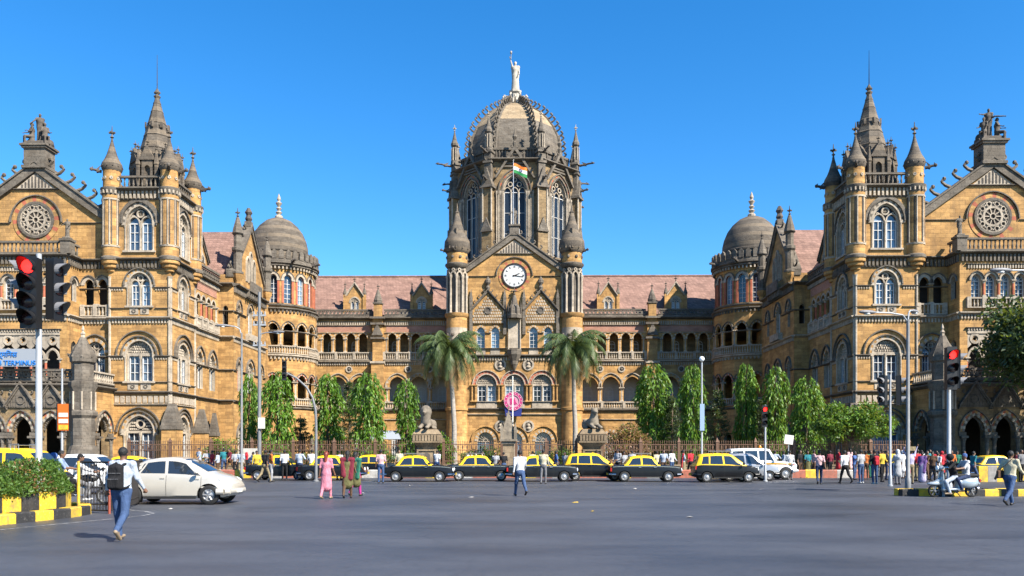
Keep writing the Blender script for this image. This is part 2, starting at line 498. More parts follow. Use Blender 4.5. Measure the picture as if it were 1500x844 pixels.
_wincache = {}
def window(parent, x, y, rz, w, sill, spring, rise, style='twin', rec=.34, fmat='white_paint'):
    """a window part set in an opening: its frame is the part, each pane a sub-part"""
    key = (round(w, 2), round(spring - sill, 2), round(rise, 2), style, rec, fmat)
    if key not in _wincache:
        h = spring - sill
        f = MB(); panes = []
        t = .09 if w > 1.2 else .07
        st = 1        # material slot of the stone tracery
        def pane(u0, u1, z0, z1, ar=0):
            p = MB()
            pts = [(u0, z0), (u1, z0)]
            if ar:
                a = [((u0 + u1) / 2 + q, z1 + e) for q, e in arch(u1 - u0, ar, 0, 8)]
                pts = [(u0, z0)] + a + [(u1, z0)]
            else:
                pts = [(u0, z0), (u0, z1), (u1, z1), (u1, z0)]
            p.add([(a, rec + .07, b) for a, b in pts], [tuple(range(len(pts)))])
            panes.append(p.mesh('pane', ['glass_dark' if style == 'traceried' else 'glass']))
        def casement(u0, u1, z0, z1, bars=2, mid=True):
            f.box(u0, u0 + t, rec - .03, rec + .05, z0, z1)
            f.box(u1 - t, u1, rec - .03, rec + .05, z0, z1)
            f.box(u0 + t, u1 - t, rec - .03, rec + .05, z0, z0 + t)
            f.box(u0 + t, u1 - t, rec - .03, rec + .05, z1 - t, z1)
            if mid:
                f.box((u0 + u1) / 2 - t * .3, (u0 + u1) / 2 + t * .3, rec - .02, rec + .04, z0 + t, z1 - t)
            for i in range(1, bars + 1):
                zz = z0 + (z1 - z0) * i / (bars + 1)
                f.box(u0 + t, u1 - t, rec - .015, rec + .035, zz - t * .28, zz + t * .28)
            pane(u0 + t * .5, u1 - t * .5, z0 + t * .5, z1 - t * .5)
        hw = w / 2
        if style == 'single':
            casement(-hw, hw, 0, h, 3, w > .8)
            if rise > 0:
                archring(f, 0, h, w, rise, -t, 0, rec - .03, rec + .05, (0,), 8)
                for k in (-1, 0, 1):
                    f.tube((0, rec, h), (hw * .8 * k, rec, h + rise * (.95 if k == 0 else .62)), t * .3, None, 4)
                p = MB(); fillarch(p, 0, h, w - t, rise - t * .5, rec + .07, 0, 8); panes.append(p.mesh('pane', ['glass']))
        elif style in ('twin', 'tymp', 'lattice'):
            lw = hw - .1
            # stone mullion and jamb shafts
            f.lathe(0, rec - .12, [(.13, 0), (.09, .1), (.08, h * .82), (.15, h * .92), (.15, h)], 6, st)
            for s in (-1, 1):
                f.lathe(s * (hw - .06), rec - .12, [(.08, 0), (.06, .08), (.06, h * .86), (.1, h * .95), (.1, h)], 6, st)
            for s in (-1, 1):
                c = s * (lw / 2 + .05)
                casement(c - lw / 2 + .07, c + lw / 2 - .07, 0, h, 2)
            # tympanum plate with its carving
            if style == 'twin':
                sub = lw - .1
                plate = MB()
                rr = min(.24 * w * .62, rise * .3)
                for s in (-1, 1):
                    archring(f, s * (lw / 2 + .04), h, sub - .1, (sub - .1) * .62, 0, .11, rec - .16, rec + .05, (st,), 10)
                    a = arch(sub - .12, (sub - .12) * .62, 0, 8)
                    p = MB()
                    p.add([(s * (lw / 2 + .04) + q, rec + .07, h + e) for q, e in a], [tuple(range(len(a)))])
                    panes.append(p.mesh('pane', ['glass']))
                ringdisc(f, 0, h + rise * .56, rr * .7, rr * 1.05, rec - .16, rec + .05, (st,), 12)
                for k in range(4):
                    an = PI / 4 + k * PI / 2
                    ringdisc(f, rr * .38 * math.cos(an), h + rise * .56 + rr * .38 * math.sin(an), rr * .24, rr * .36, rec - .1, rec + .04, (st,), 8)
                fillarch(f, 0, h, w, rise, rec + .09, 2, 12)
                for s in (-1, 1):
                    ringdisc(f, s * hw * .58, h + rise * .42, .06, .13, rec - .1, rec + .05, (st,), 8)
                archring(f, 0, h, w, rise, -.13, 0, rec - .14, rec + .05, (st,), 12)
            elif style == 'tymp':
                fillarch(f, 0, h, w, rise, rec - .02, st, 12)
                f.box(-hw, hw, rec - .16, rec + .05, h - .14, h + .12, st)
                rnd = random.Random(3)
                for j in range(4):
                    for k in range(-5, 6):
                        px, pz = k * w * .088 + (j % 2) * w * .04, h + .25 + j * rise * .2
                        if (px / hw) ** 2 + ((pz - h) / rise) ** 2 < .74:
                            f.ball((px, rec - .04, pz), .075 + rnd.random() * .05, 5, st, 1.2)
                archring(f, 0, h, w, rise, -.2, -.08, rec - .12, rec, (st, 3), 26)
            else:
                fillarch(f, 0, h, w, rise, rec + .08, 2, 12)
                f.box(-hw, hw, rec - .16, rec + .05, h - .1, h + .12, st)
                rr = rise * .3
                ringdisc(f, 0, h + rise * .5, rr * .62, rr, rec - .16, rec + .05, (st,), 14)
                for j in range(1, 5):
                    for k in range(-6, 7):
                        px, pz = k * w * .075, h + j * rise * .19
                        if (px / hw) ** 2 + ((pz - h) / rise) ** 2 < .8 and math.hypot(px, pz - h - rise * .5) > rr * 1.05:
                            f.box(px - w * .027, px + w * .027, rec - .1, rec + .04, pz - rise * .06, pz + rise * .06, st)
                archring(f, 0, h, w, rise, -.12, 0, rec - .14, rec + .05, (st,), 14)
        elif style == 'fan':
            for k in range(1, 8):
                a = PI * k / 8
                f.tube((hw * .28 * math.cos(a), rec, h + hw * .28 * math.sin(a)), (hw * .97 * math.cos(a), rec, h + rise * .97 * math.sin(a)), .035, None, 4)
            archring(f, 0, h, hw * .56, hw * .28, -.05, .03, rec - .04, rec + .04, (0,), 8)
            archring(f, 0, h, w, rise, -.1, 0, rec - .05, rec + .05, (0,), 12)
            f.box(-hw, hw, rec - .05, rec + .05, h - .1, h)
            p = MB(); fillarch(p, 0, h, w - t, rise - t * .5, rec + .07, 0, 10); panes.append(p.mesh('pane', ['glass']))
            if h > .5:
                f.box(-t / 2, t / 2, rec - .03, rec + .04, 0, h - .1)
                pane(-hw, hw, 0, h)
        elif style == 'lancet':
            archring(f, 0, h, w, rise, -t, 0, rec - .03, rec + .05, (0,), 8, h)
            for i in range(1, 5):
                f.box(-hw + t, hw - t, rec - .015, rec + .035, h * i / 5 - .025, h * i / 5 + .025)
            f.box(-.03, .03, rec - .02, rec + .04, 0, h)
            pane(-hw + t * .4, hw - t * .4, .02, h, rise - t * .4)
        elif style == 'traceried':
            k = 3
            for i in range(k):
                c = (-1 + i) * w / k
                lw = w / k
                f.lathe(c + lw / 2 - (lw if False else 0), rec - .1, [(.1, 0), (.06, .1), (.06, h * .86), (.11, h)], 5, st) if i < k - 1 else None
                casement(c - lw / 2 + .05, c + lw / 2 - .05, 0, h, 2, False)
                archring(f, c, h, lw - .16, (lw - .16) * .7, 0, .1, rec - .14, rec + .05, (st,), 8)
            for cx, cz, r in ((-w * .2, h + rise * .45, w * .12), (w * .2, h + rise * .45, w * .12), (0, h + rise * .72, w * .11)):
                ringdisc(f, cx, cz, r * .62, r, rec - .14, rec + .05, (st,), 10)
            fillarch(f, 0, h, w, rise, rec + .09, 2, 12)
            archring(f, 0, h, w, rise, -.13, 0, rec - .14, rec + .05, (st,), 12)
        _wincache[key] = (f.mesh('window', [fmat, 'pale_stone', 'glass_dark', 'grey_stone'], 35), panes)
    fm, panes = _wincache[key]
    o = link('window', fm, parent, (x, y, sill), rz)
    KIDS[o.name] = [link('pane', p, o) for p in panes]
    return o
KIDS = {}
# ------------------------------------------------------------------ the station building
B = thing('station_building', 'huge ornate yellow stone Gothic railway terminus with central dome, clock gable and two towered wings', 'building', (.36, 109, 0), R(-.75))
WALLM = ['buff_stone', 'pale_stone', 'grey_stone', 'red_stone', 'room_dark', 'red_brick', 'dark_stone', 'cream_wall', 'buff_stone_old']
BUFF, PALE, GREY, RED, DARK, BRICK, BLACK, CREAM, OLD = range(9)
def clusters(mb, gap=.13):
    """split a mesh into the pieces that stand apart from each other"""
    n = len(mb.f)
    par = list(range(len(mb.v)))
    def root(i):
        while par[i] != i:
            par[i] = par[par[i]]; i = par[i]
        return i
    for f in mb.f:
        a = root(f[0])
        for v in f[1:]: par[root(v)] = a
    isl = {}
    for k, f in enumerate(mb.f): isl.setdefault(root(f[0]), []).append(k)
    keys = list(isl); V = np.array(mb.v)
    lo = np.array([V[[v for k in isl[q] for v in mb.f[k]]].min(0) for q in keys]) - gap / 2
    hi = np.array([V[[v for k in isl[q] for v in mb.f[k]]].max(0) for q in keys]) + gap / 2
    lab = -np.ones(len(keys), int); c = 0
    for i in range(len(keys)):
        if lab[i] >= 0: continue
        st = [i]; lab[i] = c
        while st:
            j = st.pop()
            ov = ((lo <= hi[j]) & (hi >= lo[j])).all(1) & (lab < 0)
            lab[ov] = c; st.extend(np.nonzero(ov)[0].tolist())
        c += 1
    res = []
    for g in range(c):
        q = MB()
        for i in np.nonzero(lab == g)[0]:
            fs = isl[keys[i]]; mp = {}
            for k in fs:
                for v in mb.f[k]:
                    if v not in mp: mp[v] = len(q.v); q.v.append(mb.v[v])
                q.f.append([mp[v] for v in mb.f[k]]); q.m.append(mb.m[k])
        res.append(q)
    return res
class Fr:
    """a facade frame: origin on the wall, -y outwards"""
    def __init__(s, x, y, rz=0.0):
        s.x, s.y, s.rz = x, y, rz
    def at(s, u, d=0.0):
        return (s.x + u * math.cos(s.rz) + d * math.sin(s.rz), s.y + u * math.sin(s.rz) - d * math.cos(s.rz))
    def put(s, mb, name, mats=WALLM, smooth=None):
        out = None
        for q in (clusters(mb) if name in ('arch_moulding', 'cornice', 'balustrade') else [mb]):
            out = q.build(name, mats, B, (s.x, s.y, 0), s.rz, smooth)
        return out
    def win(s, u, w, sill, spring, rise, style='twin', rec=.34, d=0.0, fmat='white_paint'):
        px, py = s.at(u, d)
        return window(B, px, py, s.rz, w, sill, spring, rise, style, rec, fmat)
    def col(s, u, d, z0, z1, r=.14, mats=('pale_stone', 'pale_stone')):
        px, py = s.at(u, d)
        return column(B, px, py, z0, z1, r, mats)
def mirror_parts(before):
    Mx = Matrix.Scale(-1, 4, (1, 0, 0))
    for o in [q for q in COL.objects if q.parent == B and q.name not in before]:
        c = o.copy(); COL.objects.link(c); c.parent = B
        c.matrix_basis = Mx @ o.matrix_basis
        for ch in KIDS.get(o.name, ()):
            k = ch.copy(); COL.objects.link(k); k.parent = c

def turret(cx, cy, z0, z1, r, cap, tip, name='corner_turret', corbel=1.05, cols=True):
    mb = MB()
    if corbel:
        mb.lathe(cx, cy, [(.1, z0 - corbel), (r * .5, z0 - corbel * .92), (r * .55, z0 - corbel * .72), (r * .5, z0 - corbel * .7), (r * .82, z0 - corbel * .6), (r * .86, z0 - corbel * .42), (r * .8, z0 - corbel * .4), (r * 1.06, z0 - corbel * .28), (r * 1.08, z0)], 16, BUFF)
    mb.lathe(cx, cy, [(r * 1.16, z0), (r * 1.18, z0 + .22), (r * 1.1, z0 + .3), (r, z0 + .36)], 16, GREY)
    mb.lathe(cx, cy, [(r, z0 + .36), (r, z1 - .5)], 16, BUFF)
    mb.lathe(cx, cy, [(r * 1.02, z1 - .55), (r * 1.06, z1 - .25), (r * 1.2, z1 - .1), (r * 1.2, z1 + .08), (r * .95, z1 + .16)], 16, GREY)
    for k in range(16):
        a = 2 * PI * k / 16
        mb.box(cx + r * 1.1 * math.cos(a) - .06, cx + r * 1.1 * math.cos(a) + .06, cy + r * 1.1 * math.sin(a) - .06, cy + r * 1.1 * math.sin(a) + .06, z1 - .45, z1 - .15, PALE)
    mb.lathe(cx, cy, [(r * .93, z1 + .16), (r * .93, cap)], 16, BUFF)
    if cols:
        for k in range(8):
            a = 2 * PI * k / 8 + .2
            x, y = cx + r * math.cos(a), cy + r * math.sin(a)
            mb.lathe(x, y, [(.1, z0 + 1.3), (.07, z0 + 1.45), (.07, z1 - 1.1), (.11, z1 - .95)], 5, PALE)
            a += .2
            x, y = cx + r * .97 * math.cos(a), cy + r * .97 * math.sin(a)
            mb.lathe(x, y, [(.07, z0 + 1.4), (.07, z1 - 1.0)], 4, BLACK)
        mb.lathe(cx, cy, [(r * 1.06, z0 + 1.15), (r * 1.08, z0 + 1.3)], 16, PALE)
        mb.lathe(cx, cy, [(r * 1.08, z1 - 1.0), (r * 1.08, z1 - .85)], 16, PALE)
    for k in range(8):
        a = 2 * PI * k / 8 + .39
        s = MB(); ringdisc(s, 0, 0, .05, .15, -.05, .02, (PALE,), 8); disc(s, 0, 0, .06, -.01, BLACK, 8)
        s.xf(Matrix.Translation((cx + r * .94 * math.cos(a), cy + r * .94 * math.sin(a), (z1 + cap) / 2 + .1)) @ Matrix.Rotation(a + PI / 2, 4, 'Z'))
        for f, mm in zip(s.f, s.m): mb.add([s.v[i] for i in f], [tuple(range(len(f)))], mm)
    o = mb.build(name, WALLM, B, smooth=40)
    h = tip - cap
    mb = MB()
    mb.lathe(cx, cy, [(r * .96, cap - .05), (r * 1.06, cap + h * .04), (r * 1.12, cap + h * .12), (r * 1.04, cap + h * .24), (r * .78, cap + h * .36), (r * .55, cap + h * .52), (r * .32, cap + h * .74), (r * .1, cap + h * .98)], 12, 0)
    for k in range(12):
        a = 2 * PI * k / 12
        mb.tube((cx + r * 1.13 * math.cos(a), cy + r * 1.13 * math.sin(a), cap + h * .1), (cx + r * .82 * math.cos(a), cy + r * .82 * math.sin(a), cap + h * .34), .05, .02, 4)
    finial(mb, cx, cy, tip - .15, h * .5, 0)
    mb.build('turret_cap', 'spire_stone', B, smooth=50)

def tower_face(f, W):
    h = W / 2
    mb = MB()
    ops = {0: (0, 2.5, 1.0, 3.4, 1.45), 1: (0, 2.3, 7.9, 10.3, 1.2), 2: (0, 1.9, 14.6, 16.5, 1.05), 3: (0, 2.3, 19.5, 22.0, 1.45)}
    for lv, (za, zb) in enumerate(((0, 6.9), (6.9, 13.6), (13.6, 18.7), (18.7, 24.9))):
        wall(mb, -h, h, za, zb, [ops[lv]], .5, 0, BUFF, PALE)
    f.put(mb, 'wall')
    mb = MB()
    # rings: inner moulding, voussoirs, hood
    for lv, (c, w, sill, spring, rise) in ops.items():
        archring(mb, c, spring, w, rise, .0, .13, -.05, .1, (PALE,), 14, .05)
        archring(mb, c, spring, w, rise, .13, .36, -.03, .05, ((PALE, BUFF) if lv != 3 else (GREY, PALE)), 18)
        archring(mb, c, spring, w, rise, .36, .46, -.12, .05, (GREY,), 16, 0, True)
        for s in (-1, 1):
            mb.box(s * (w / 2 + .24) - .22, s * (w / 2 + .24) + .22, -.1, .02, spring - .26, spring - .02, PALE)
            mb.lathe(s * (w / 2 + .1), -.03, [(.1, sill), (.07, sill + .15), (.07, spring - .45), (.12, spring - .26)], 6, PALE)
        mb.box(c - w / 2 - .3, c + w / 2 + .3, -.16, .1, sill - .16, sill, PALE)
    archring(mb, 0, 10.3, 2.3, 1.2, .82, .92, -.12, .05, (GREY,), 18, 0, True)
    archring(mb, 0, 22.0, 2.3, 1.45, .46, .72, -.08, .05, (GREY,), 20, .05)
    archring(mb, 0, 3.4, 2.5, 1.45, .7, .8, -.12, .05, (GREY,), 18, 0)
    # carved sill panels under the first and second floor windows
    for sill, w in ((7.9, 2.3), (14.6, 1.9)):
        for s in (-1, 1):
            mb.box(s * w * .25 - w * .2, s * w * .25 + w * .2, -.05, .02, sill - .75, sill - .16, PALE)
            ringdisc(mb, s * w * .25, sill - .45, .1, .2, -.1, -.04, (GREY,), 8)
    f.put(mb, 'arch_moulding', WALLM, 40)
    mb = MB()
    string(mb, -h, h, 6.75, .3, .2, GREY, .1)
    dentils(mb, -h, h, 6.0, 6.6, .07, .5, PALE, 0, .75)
    string(mb, -h, h, 5.75, .18, .1, PALE)
    for u0, u1 in ((-h, -1.4), (1.4, h)):
        string(mb, u0, u1, 10.0, .22, .14, GREY)
        dentils(mb, u0, u1, 9.82, 10.0, .08, .22, PALE)
        string(mb, u0, u1, 16.1, .2, .12, GREY)
        dentils(mb, u0, u1, 15.95, 16.1, .08, .22, PALE)
        string(mb, u0, u1, 14.3, .14, .1, GREY)
        string(mb, u0, u1, 7.75, .14, .1, GREY)
    string(mb, -h, h, 13.35, .32, .24, PALE, .1)
    dentils(mb, -h, h, 13.05, 13.4, .12, .28, PALE)
    string(mb, -h, h, 18.55, .3, .34, GREY, .1)
    dentils(mb, -h, h, 17.95, 18.55, .2, .34, GREY)
    string(mb, -h, h, 17.8, .14, .1, GREY)
    string(mb, -h, h, 24.75, .3, .36, GREY, .1)
    dentils(mb, -h, h, 24.1, 24.75, .2, .36, PALE)
    string(mb, -h, h, 23.95, .14, .1, GREY)
    for s in (-1, 1):
        mb.lathe(s * (h - .1), -.02, [(.15, 0), (.11, .2), (.11, 17.0), (.16, 17.2)], 6, PALE)
    f.put(mb, 'cornice')
    mb = MB()
    balusters(mb, -h + .8, h - .8, 25.06, 26.15, .1, GREY, .36, .17)
    f.put(mb, 'balustrade')
    f.win(0, 2.5, 1.0, 3.4, 1.45, 'lattice')
    f.win(0, 2.3, 7.9, 10.3, 1.2, 'tymp')
    f.win(0, 1.9, 14.6, 16.5, 1.05, 'twin')
    f.win(0, 2.3, 19.5, 22.0, 1.45, 'twin')

def coping(mb, pts, th, y0, y1, m, crk=0, crs=.55, both=True):
    """sloped gable coping: pts apex-first half outline, mirrored"""
    (ax, az), (bx, bz) = pts
    for s in (-1, 1):
        mb.prism([(s * ax, az), (s * bx, bz), (s * bx, bz - th), (s * ax, az - th * 1.1)], y0, y1, m)
        mb.prism([(s * ax, az + .12), (s * bx, bz + .12), (s * bx, bz - .06), (s * ax, az - .06)], y0 - .12, y1 + .04, m)
        for k in range(crk):
            t = (k + .6) / crk
            x, z = ax + (bx - ax) * t, az + (bz - az) * t
            crocket(mb, (s * x, (y0 + y1) / 2, z + .1), (s, 0, 0), crs, m)

def build_wing():
    x0, x1, yF, yB = -35.7, -30.2, -36.6, -31.1
    xc, yc = (x0 + x1) / 2, (yF + yB) / 2
    tower_face(Fr(xc, yF, 0), 5.5)
    tower_face(Fr(x1, yc, R(90)), 5.5)
    mb = MB()
    for f_ in ((x0, yF + .02, x0, yB), (x0, yB, x1 - .02, yB)):
        mb.add([(f_[0], f_[1], 17), (f_[2], f_[3], 17), (f_[2], f_[3], 26.1), (f_[0], f_[1], 26.1)], [(0, 1, 2, 3)], BUFF)
    mb.box(x0 + .1, x1 - .1, yF + .5, yB - .1, 24.7, 25.0, GREY)
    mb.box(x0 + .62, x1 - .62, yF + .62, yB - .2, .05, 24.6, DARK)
    mb.build('tower_back', WALLM, B)
    for tx in (x0 + .2, x1 - .15):
        for ty in (yF + .2, yB - .15):
            turret(tx, ty, 18.6, 24.9, .8, 26.6, 29.4)
    # spire with its lucarnes
    sx, sy = xc + .35, yc
    mb = MB()
    o8 = R(22.5)
    mb.lathe(sx, sy, [(1.9, 24.95), (1.9, 27.2), (2.0, 27.4), (1.85, 27.6), (1.74, 28.2), (.16, 34.3)], 8, 0, o8)
    for z, r in ((29.2, 1.55), (30.5, 1.2), (31.7, .88), (32.8, .6), (33.6, .4)):
        r = .16 + (34.3 - z) / 6.1 * 1.58
        mb.lathe(sx, sy, [(r * .99, z), (r * 1.035, z + .06), (r * .97, z + .16)], 8, 0, o8)
    for k in range(8):
        a = 2 * PI * k / 8
        # gabled lucarne on each side of the drum
        s = MB()
        wall(s, -.62, .62, 25, 27.9, [(0, .55, 25.5, 27.0, .35)], .3, 0, 0)
        s.prism([(-.75, 27.8), (0, 29.1), (.75, 27.8)], -.1, .7, 0)
        s.prism([(-.62, 25), (-.62, 27.9), (-.5, 27.9), (-.5, 25)], 0, .4, 0); s.prism([(.62, 25), (.62, 27.9), (.5, 27.9), (.5, 25)], 0, .4, 0)
        finial(s, 0, .1, 29.0, .8, 0)
        s.xf(Matrix.Translation((sx, sy, 0)) @ Matrix.Rotation(a, 4, 'Z') @ Matrix.Translation((0, -2.05, 0)))
        for f_, mm in zip(s.f, s.m): mb.add([s.v[i] for i in f_], [tuple(range(len(f_)))], 0)
        a += o8
        px, py = sx + 2.15 * math.cos(a), sy + 2.15 * math.sin(a)
        mb.lathe(px, py, [(.2, 25), (.2, 27.3), (.27, 27.4), (.24, 27.6), (.04, 28.7)], 6, 0)
        finial(mb, px, py, 28.5, .9, 0)
        # small triangular vents half way up
        b = a - o8
        mb.prism_z([(sx + 1.02 * math.cos(b - .16), sy + 1.02 * math.sin(b - .16)), (sx + 1.12 * math.cos(b), sy + 1.12 * math.sin(b)), (sx + 1.02 * math.cos(b + .16), sy + 1.02 * math.sin(b + .16))], 31.2, 31.7, 0)
    finial(mb, sx, sy, 33.9, 1.4, 0)
    mb.lathe(sx, sy, [(.18, 34.1), (.32, 34.35), (.13, 34.5), (.26, 34.7), (.05, 35.1)], 8, 0)
    sp = mb.build('spire', 'spire_stone', B)
    mb = MB(); mb.tube((sx, sy, 35), (sx, sy, 38.2), .045, .015, 5)
    KIDS[sp.name] = [mb.build('lightning_rod', 'iron', sp)]
    for tx, ty, a in ((x0, yF, R(-160)), (x1, yF, R(-70)), (x1, yB, R(-5)), (x1, yF + .3, R(-15))):
        gargoyle(B, (tx + (.2 if tx == x0 else -.15) + .85 * math.cos(a), ty + (.2 if ty < yc else -.15) + .85 * math.sin(a), 26.5), a, .8)

    # ---- gable front with the rose window
    GX, GY = -42.4, -36.2
    f = Fr(GX, GY, 0)
    mb = MB()
    wall(mb, 3.7, 6.9, 6.9, 13.6, [(5.3, 1.7, 7.7, 10.5, 1.0)], .5, 0, BUFF, PALE)
    wall(mb, 3.7, 6.9, 13.6, 18.7, [(4.75, .82, 14.75, 16.5, .55), (5.95, .82, 14.75, 16.5, .55)], .3, 0, BUFF, BUFF)
    wall(mb, -6.9, -3.7, 6.9, 18.7, [], .5, 0, BUFF)
    mb.prism([(-6.9, 18.7), (6.9, 18.7), (6.9, 21.9), (0, 26.9), (-6.9, 21.9)], 0, .7, BUFF)
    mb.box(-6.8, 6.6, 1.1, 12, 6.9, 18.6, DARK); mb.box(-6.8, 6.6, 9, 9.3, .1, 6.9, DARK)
    f.put(mb, 'wall')
    f.win(5.3, 1.7, 7.7, 10.5, 1.0, 'twin')
    f.col(5.35, -.2, 14.75, 16.5, .13, ('pale_stone', 'red_stone'))
    mb = MB()
    for c in (4.75, 5.95):
        archring(mb, c, 16.5, .82, .55, 0, .28, -.05, .06, (PALE,), 12)
        archring(mb, c, 16.5, .82, .55, .28, .36, -.11, .06, (GREY,), 12)
    archring(mb, 5.3, 10.5, 1.7, 1.0, 0, .3, -.05, .06, (PALE, BUFF), 14, .1)
    archring(mb, 5.3, 10.5, 1.7, 1.0, .55, .65, -.12, .06, (GREY,), 14, 0, True)
    f.put(mb, 'arch_moulding')
    mb = MB()
    balusters(mb, 4.2, 6.5, 13.7, 14.7, -.1, PALE, .3, .13, .1, 3)
    f.put(mb, 'balustrade')
    mb = MB()
    string(mb, 3.7, 6.6, 13.35, .32, .24, PALE); dentils(mb, 3.7, 6.6, 13.05, 13.4, .12, .28, PALE)
    string(mb, 3.7, 6.6, 10.0, .22, .14, GREY)
    string(mb, 3.7, 6.6, 16.1, .14, .1, GREY)
    string(mb, -6.9, 6.6, 18.55, .3, .34, GREY); dentils(mb, -6.9, 6.6, 17.95, 18.55, .2, .34, GREY)
    string(mb, 2.35, 6.8, 22.0, .12, .1, GREY); string(mb, -6.8, -2.35, 22.0, .12, .1, GREY)
    f.put(mb, 'cornice')
    # rose window, set in a ring of red and buff voussoirs
    zr = 22.35
    mb = MB()
    ringdisc(mb, 0, zr, 1.62, 2.1, -.05, .02, (RED, BUFF, BUFF), 36)
    archring(mb, 0, zr - .2, 4.5, 2.35, 0, .1, -.13, .02, (GREY,), 24)
    ringdisc(mb, 0, zr, 1.42, 1.64, -.16, .02, (GREY,), 32)
    rose = f.put(mb, 'rose_window', WALLM, 40)
    k1 = MB()
    ringdisc(k1, 0, zr, .72, .9, -.12, -.01, (0,), 24)
    ringdisc(k1, 0, zr, .2, .3, -.14, -.01, (0,), 10)
    ringdisc(k1, 0, zr, 1.34, 1.44, -.12, -.01, (0,), 24)
    for k in range(10):
        a = 2 * PI * k / 10
        ringdisc(k1, 1.13 * math.cos(a), zr + 1.13 * math.sin(a), .16, .25, -.12, -.01, (0,), 10)
        for t in range(3):
            b = a + PI / 10 + (t - 1) * .14
            k1.ball((1.17 * math.cos(b), -.06, zr + 1.17 * math.sin(b)), .1, 5, 0)
        k1.box(-.03, .03, -.1, -.01, .3, .72, 0) if False else None
        k1.tube((.28 * math.cos(a), -.06, zr + .28 * math.sin(a)), (.74 * math.cos(a), -.06, zr + .74 * math.sin(a)), .06, None, 4, 0)
    t_ = k1.build('tracery', 'pale_stone', rose)
    k2 = MB(); disc(k2, 0, zr, 1.45, -.02, 1, 24)
    disc(k2, 0, zr, .7, -.03, 0, 20)
    for k in range(10):
        a = 2 * PI * k / 10; disc(k2, 1.13 * math.cos(a), zr + 1.13 * math.sin(a), .18, -.03, 0, 10)
    p_ = k2.build('pane', ['room_dark', 'pale_stone'], rose)
    KIDS[rose.name] = [t_, p_]
    mb = MB()
    coping(mb, ((0, 27.5), (6.9, 22.5)), .8, -.28, .8, GREY, 7, .8)
    mb.prism([(-1.75, 25.15), (1.75, 25.15), (0, 26.55)], -.12, .02, PALE)
    for k in range(-4, 5):
        hh = 1.25 * (1 - abs(k) / 5.2)
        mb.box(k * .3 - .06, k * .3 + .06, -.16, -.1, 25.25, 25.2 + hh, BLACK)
    string(mb, -2.0, 2.0, 25.0, .18, .14, GREY)
    f.put(mb, 'gable_coping')
    mb = MB()
    mb.box(-.95, .95, -.35, 1.25, 26.9, 28.7, GREY)
    mb.box(-1.1, 1.1, -.5, 1.4, 28.7, 28.88, GREY); mb.box(-1.22, 1.22, -.6, 1.5, 28.88, 29.05, GREY)
    mb.box(-1.1, 1.1, -.5, 1.4, 26.9, 27.15, GREY)
    f.put(mb, 'statue_pedestal')
    # ---- projecting bay under the gable
    g = Fr(GX, -38.2, 0)
    for fr, h, cs in ((g, 3.9, (-2.5, -1.25, 0, 1.25, 2.5)), (Fr(GX + 3.9, -37.2, R(90)), 1.0, (0,))):
        mb = MB()
        o2 = [(c, .86, 14.9, 16.35, .55) for c in cs]
        wall(mb, -h, h, 13.6, 18.7, o2, .5, 0, BUFF, PALE)
        wall(mb, -h, h, 6.9, 13.6, [(0, h * 1.66, 8.0, 11.9, 0)] if h > 2 else [(0, .9, 8, 10.8, .6)], .5, 0, BUFF, PALE)
        fr.put(mb, 'wall')
        for c in cs:
            fr.win(c, .86, 14.9, 16.35, .55, 'single')
        mb = MB()
        for c in cs:
            archring(mb, c, 16.35, .86, .55, 0, .19, -.06, .05, (PALE,), 10)
            archring(mb, c, 16.35, .86, .55, .19, .25, -.12, .05, (GREY,), 10)
        if h > 2:
            dentils(mb, -3.3, 3.3, 17.35, 17.7, .1, .24, PALE); string(mb, -3.4, 3.4, 17.65, .12, .12, GREY)
            balusters(mb, -3.2, 3.2, 13.95, 14.85, -.1, PALE, .3, .12, .1, 6)
        fr.put(mb, 'arch_moulding')
        mb = MB()
        string(mb, -h, h, 18.55, .3, .34, GREY, .15); dentils(mb, -h, h, 17.95, 18.55, .2, .34, GREY)
        string(mb, -h, h, 13.35, .32, .24, PALE, .1); dentils(mb, -h, h, 13.05, 13.4, .12, .28, PALE)
        if h < 2: string(mb, -h, h, 10.0, .22, .14, GREY)
        fr.put(mb, 'cornice')
        mb = MB()
        balusters(mb, -h + .3, h - .3, 18.85, 19.95, -.05, GREY, .36, .17)
        fr.put(mb, 'balustrade')
        for s in (-1, 1):
            mb = MB(); mb.box(s * h - .42, s * h + .42, -.42, .42, 18.83, 19.9, GREY); mb.box(s * h - .5, s * h + .5, -.5, .5, 19.9, 20.1, GREY)
            if h > 2: fr.put(mb, 'parapet_pier')
    for c in (-1.88, -.62, .62, 1.88):
        g.col(c, .02, 14.9, 16.35, .1, ('pale_stone', 'red_stone'))
    mb = MB()
    # traceried loggia screen on the first floor
    for k in range(5):
        c = -2.6 + 1.3 * k
        ringdisc(mb, c, 11.35, .26, .46, -.02, .2, (PALE,), 14)
        ringdisc(mb, c, 11.35, .16, .26, .04, .14, (PALE, BUFF), 8)
        archring(mb, c, 9.7, 1.02, .8, 0, .17, -.02, .2, (PALE,), 12)
        for s in (-1, 1):
            mb.prism([(c + s * .65, 11.9), (c + s * .65, 10.5), (c + s * .3, 10.85), (c + s * .46, 11.35), (c + s * .3, 11.9)], .02, .18, PALE)
    mb.box(-3.25, 3.25, -.06, .24, 11.78, 12.05, PALE); dentils(mb, -3.3, 3.3, 12.05, 12.25, .12, .24, PALE); string(mb, -3.4, 3.4, 12.2, .14, .14, GREY)
    g.put(mb, 'loggia_screen')
    for k in range(6):
        g.col(-3.25 + 1.3 * k, -.1, 8.0, 9.75, .11, ('pale_stone', 'red_stone'))
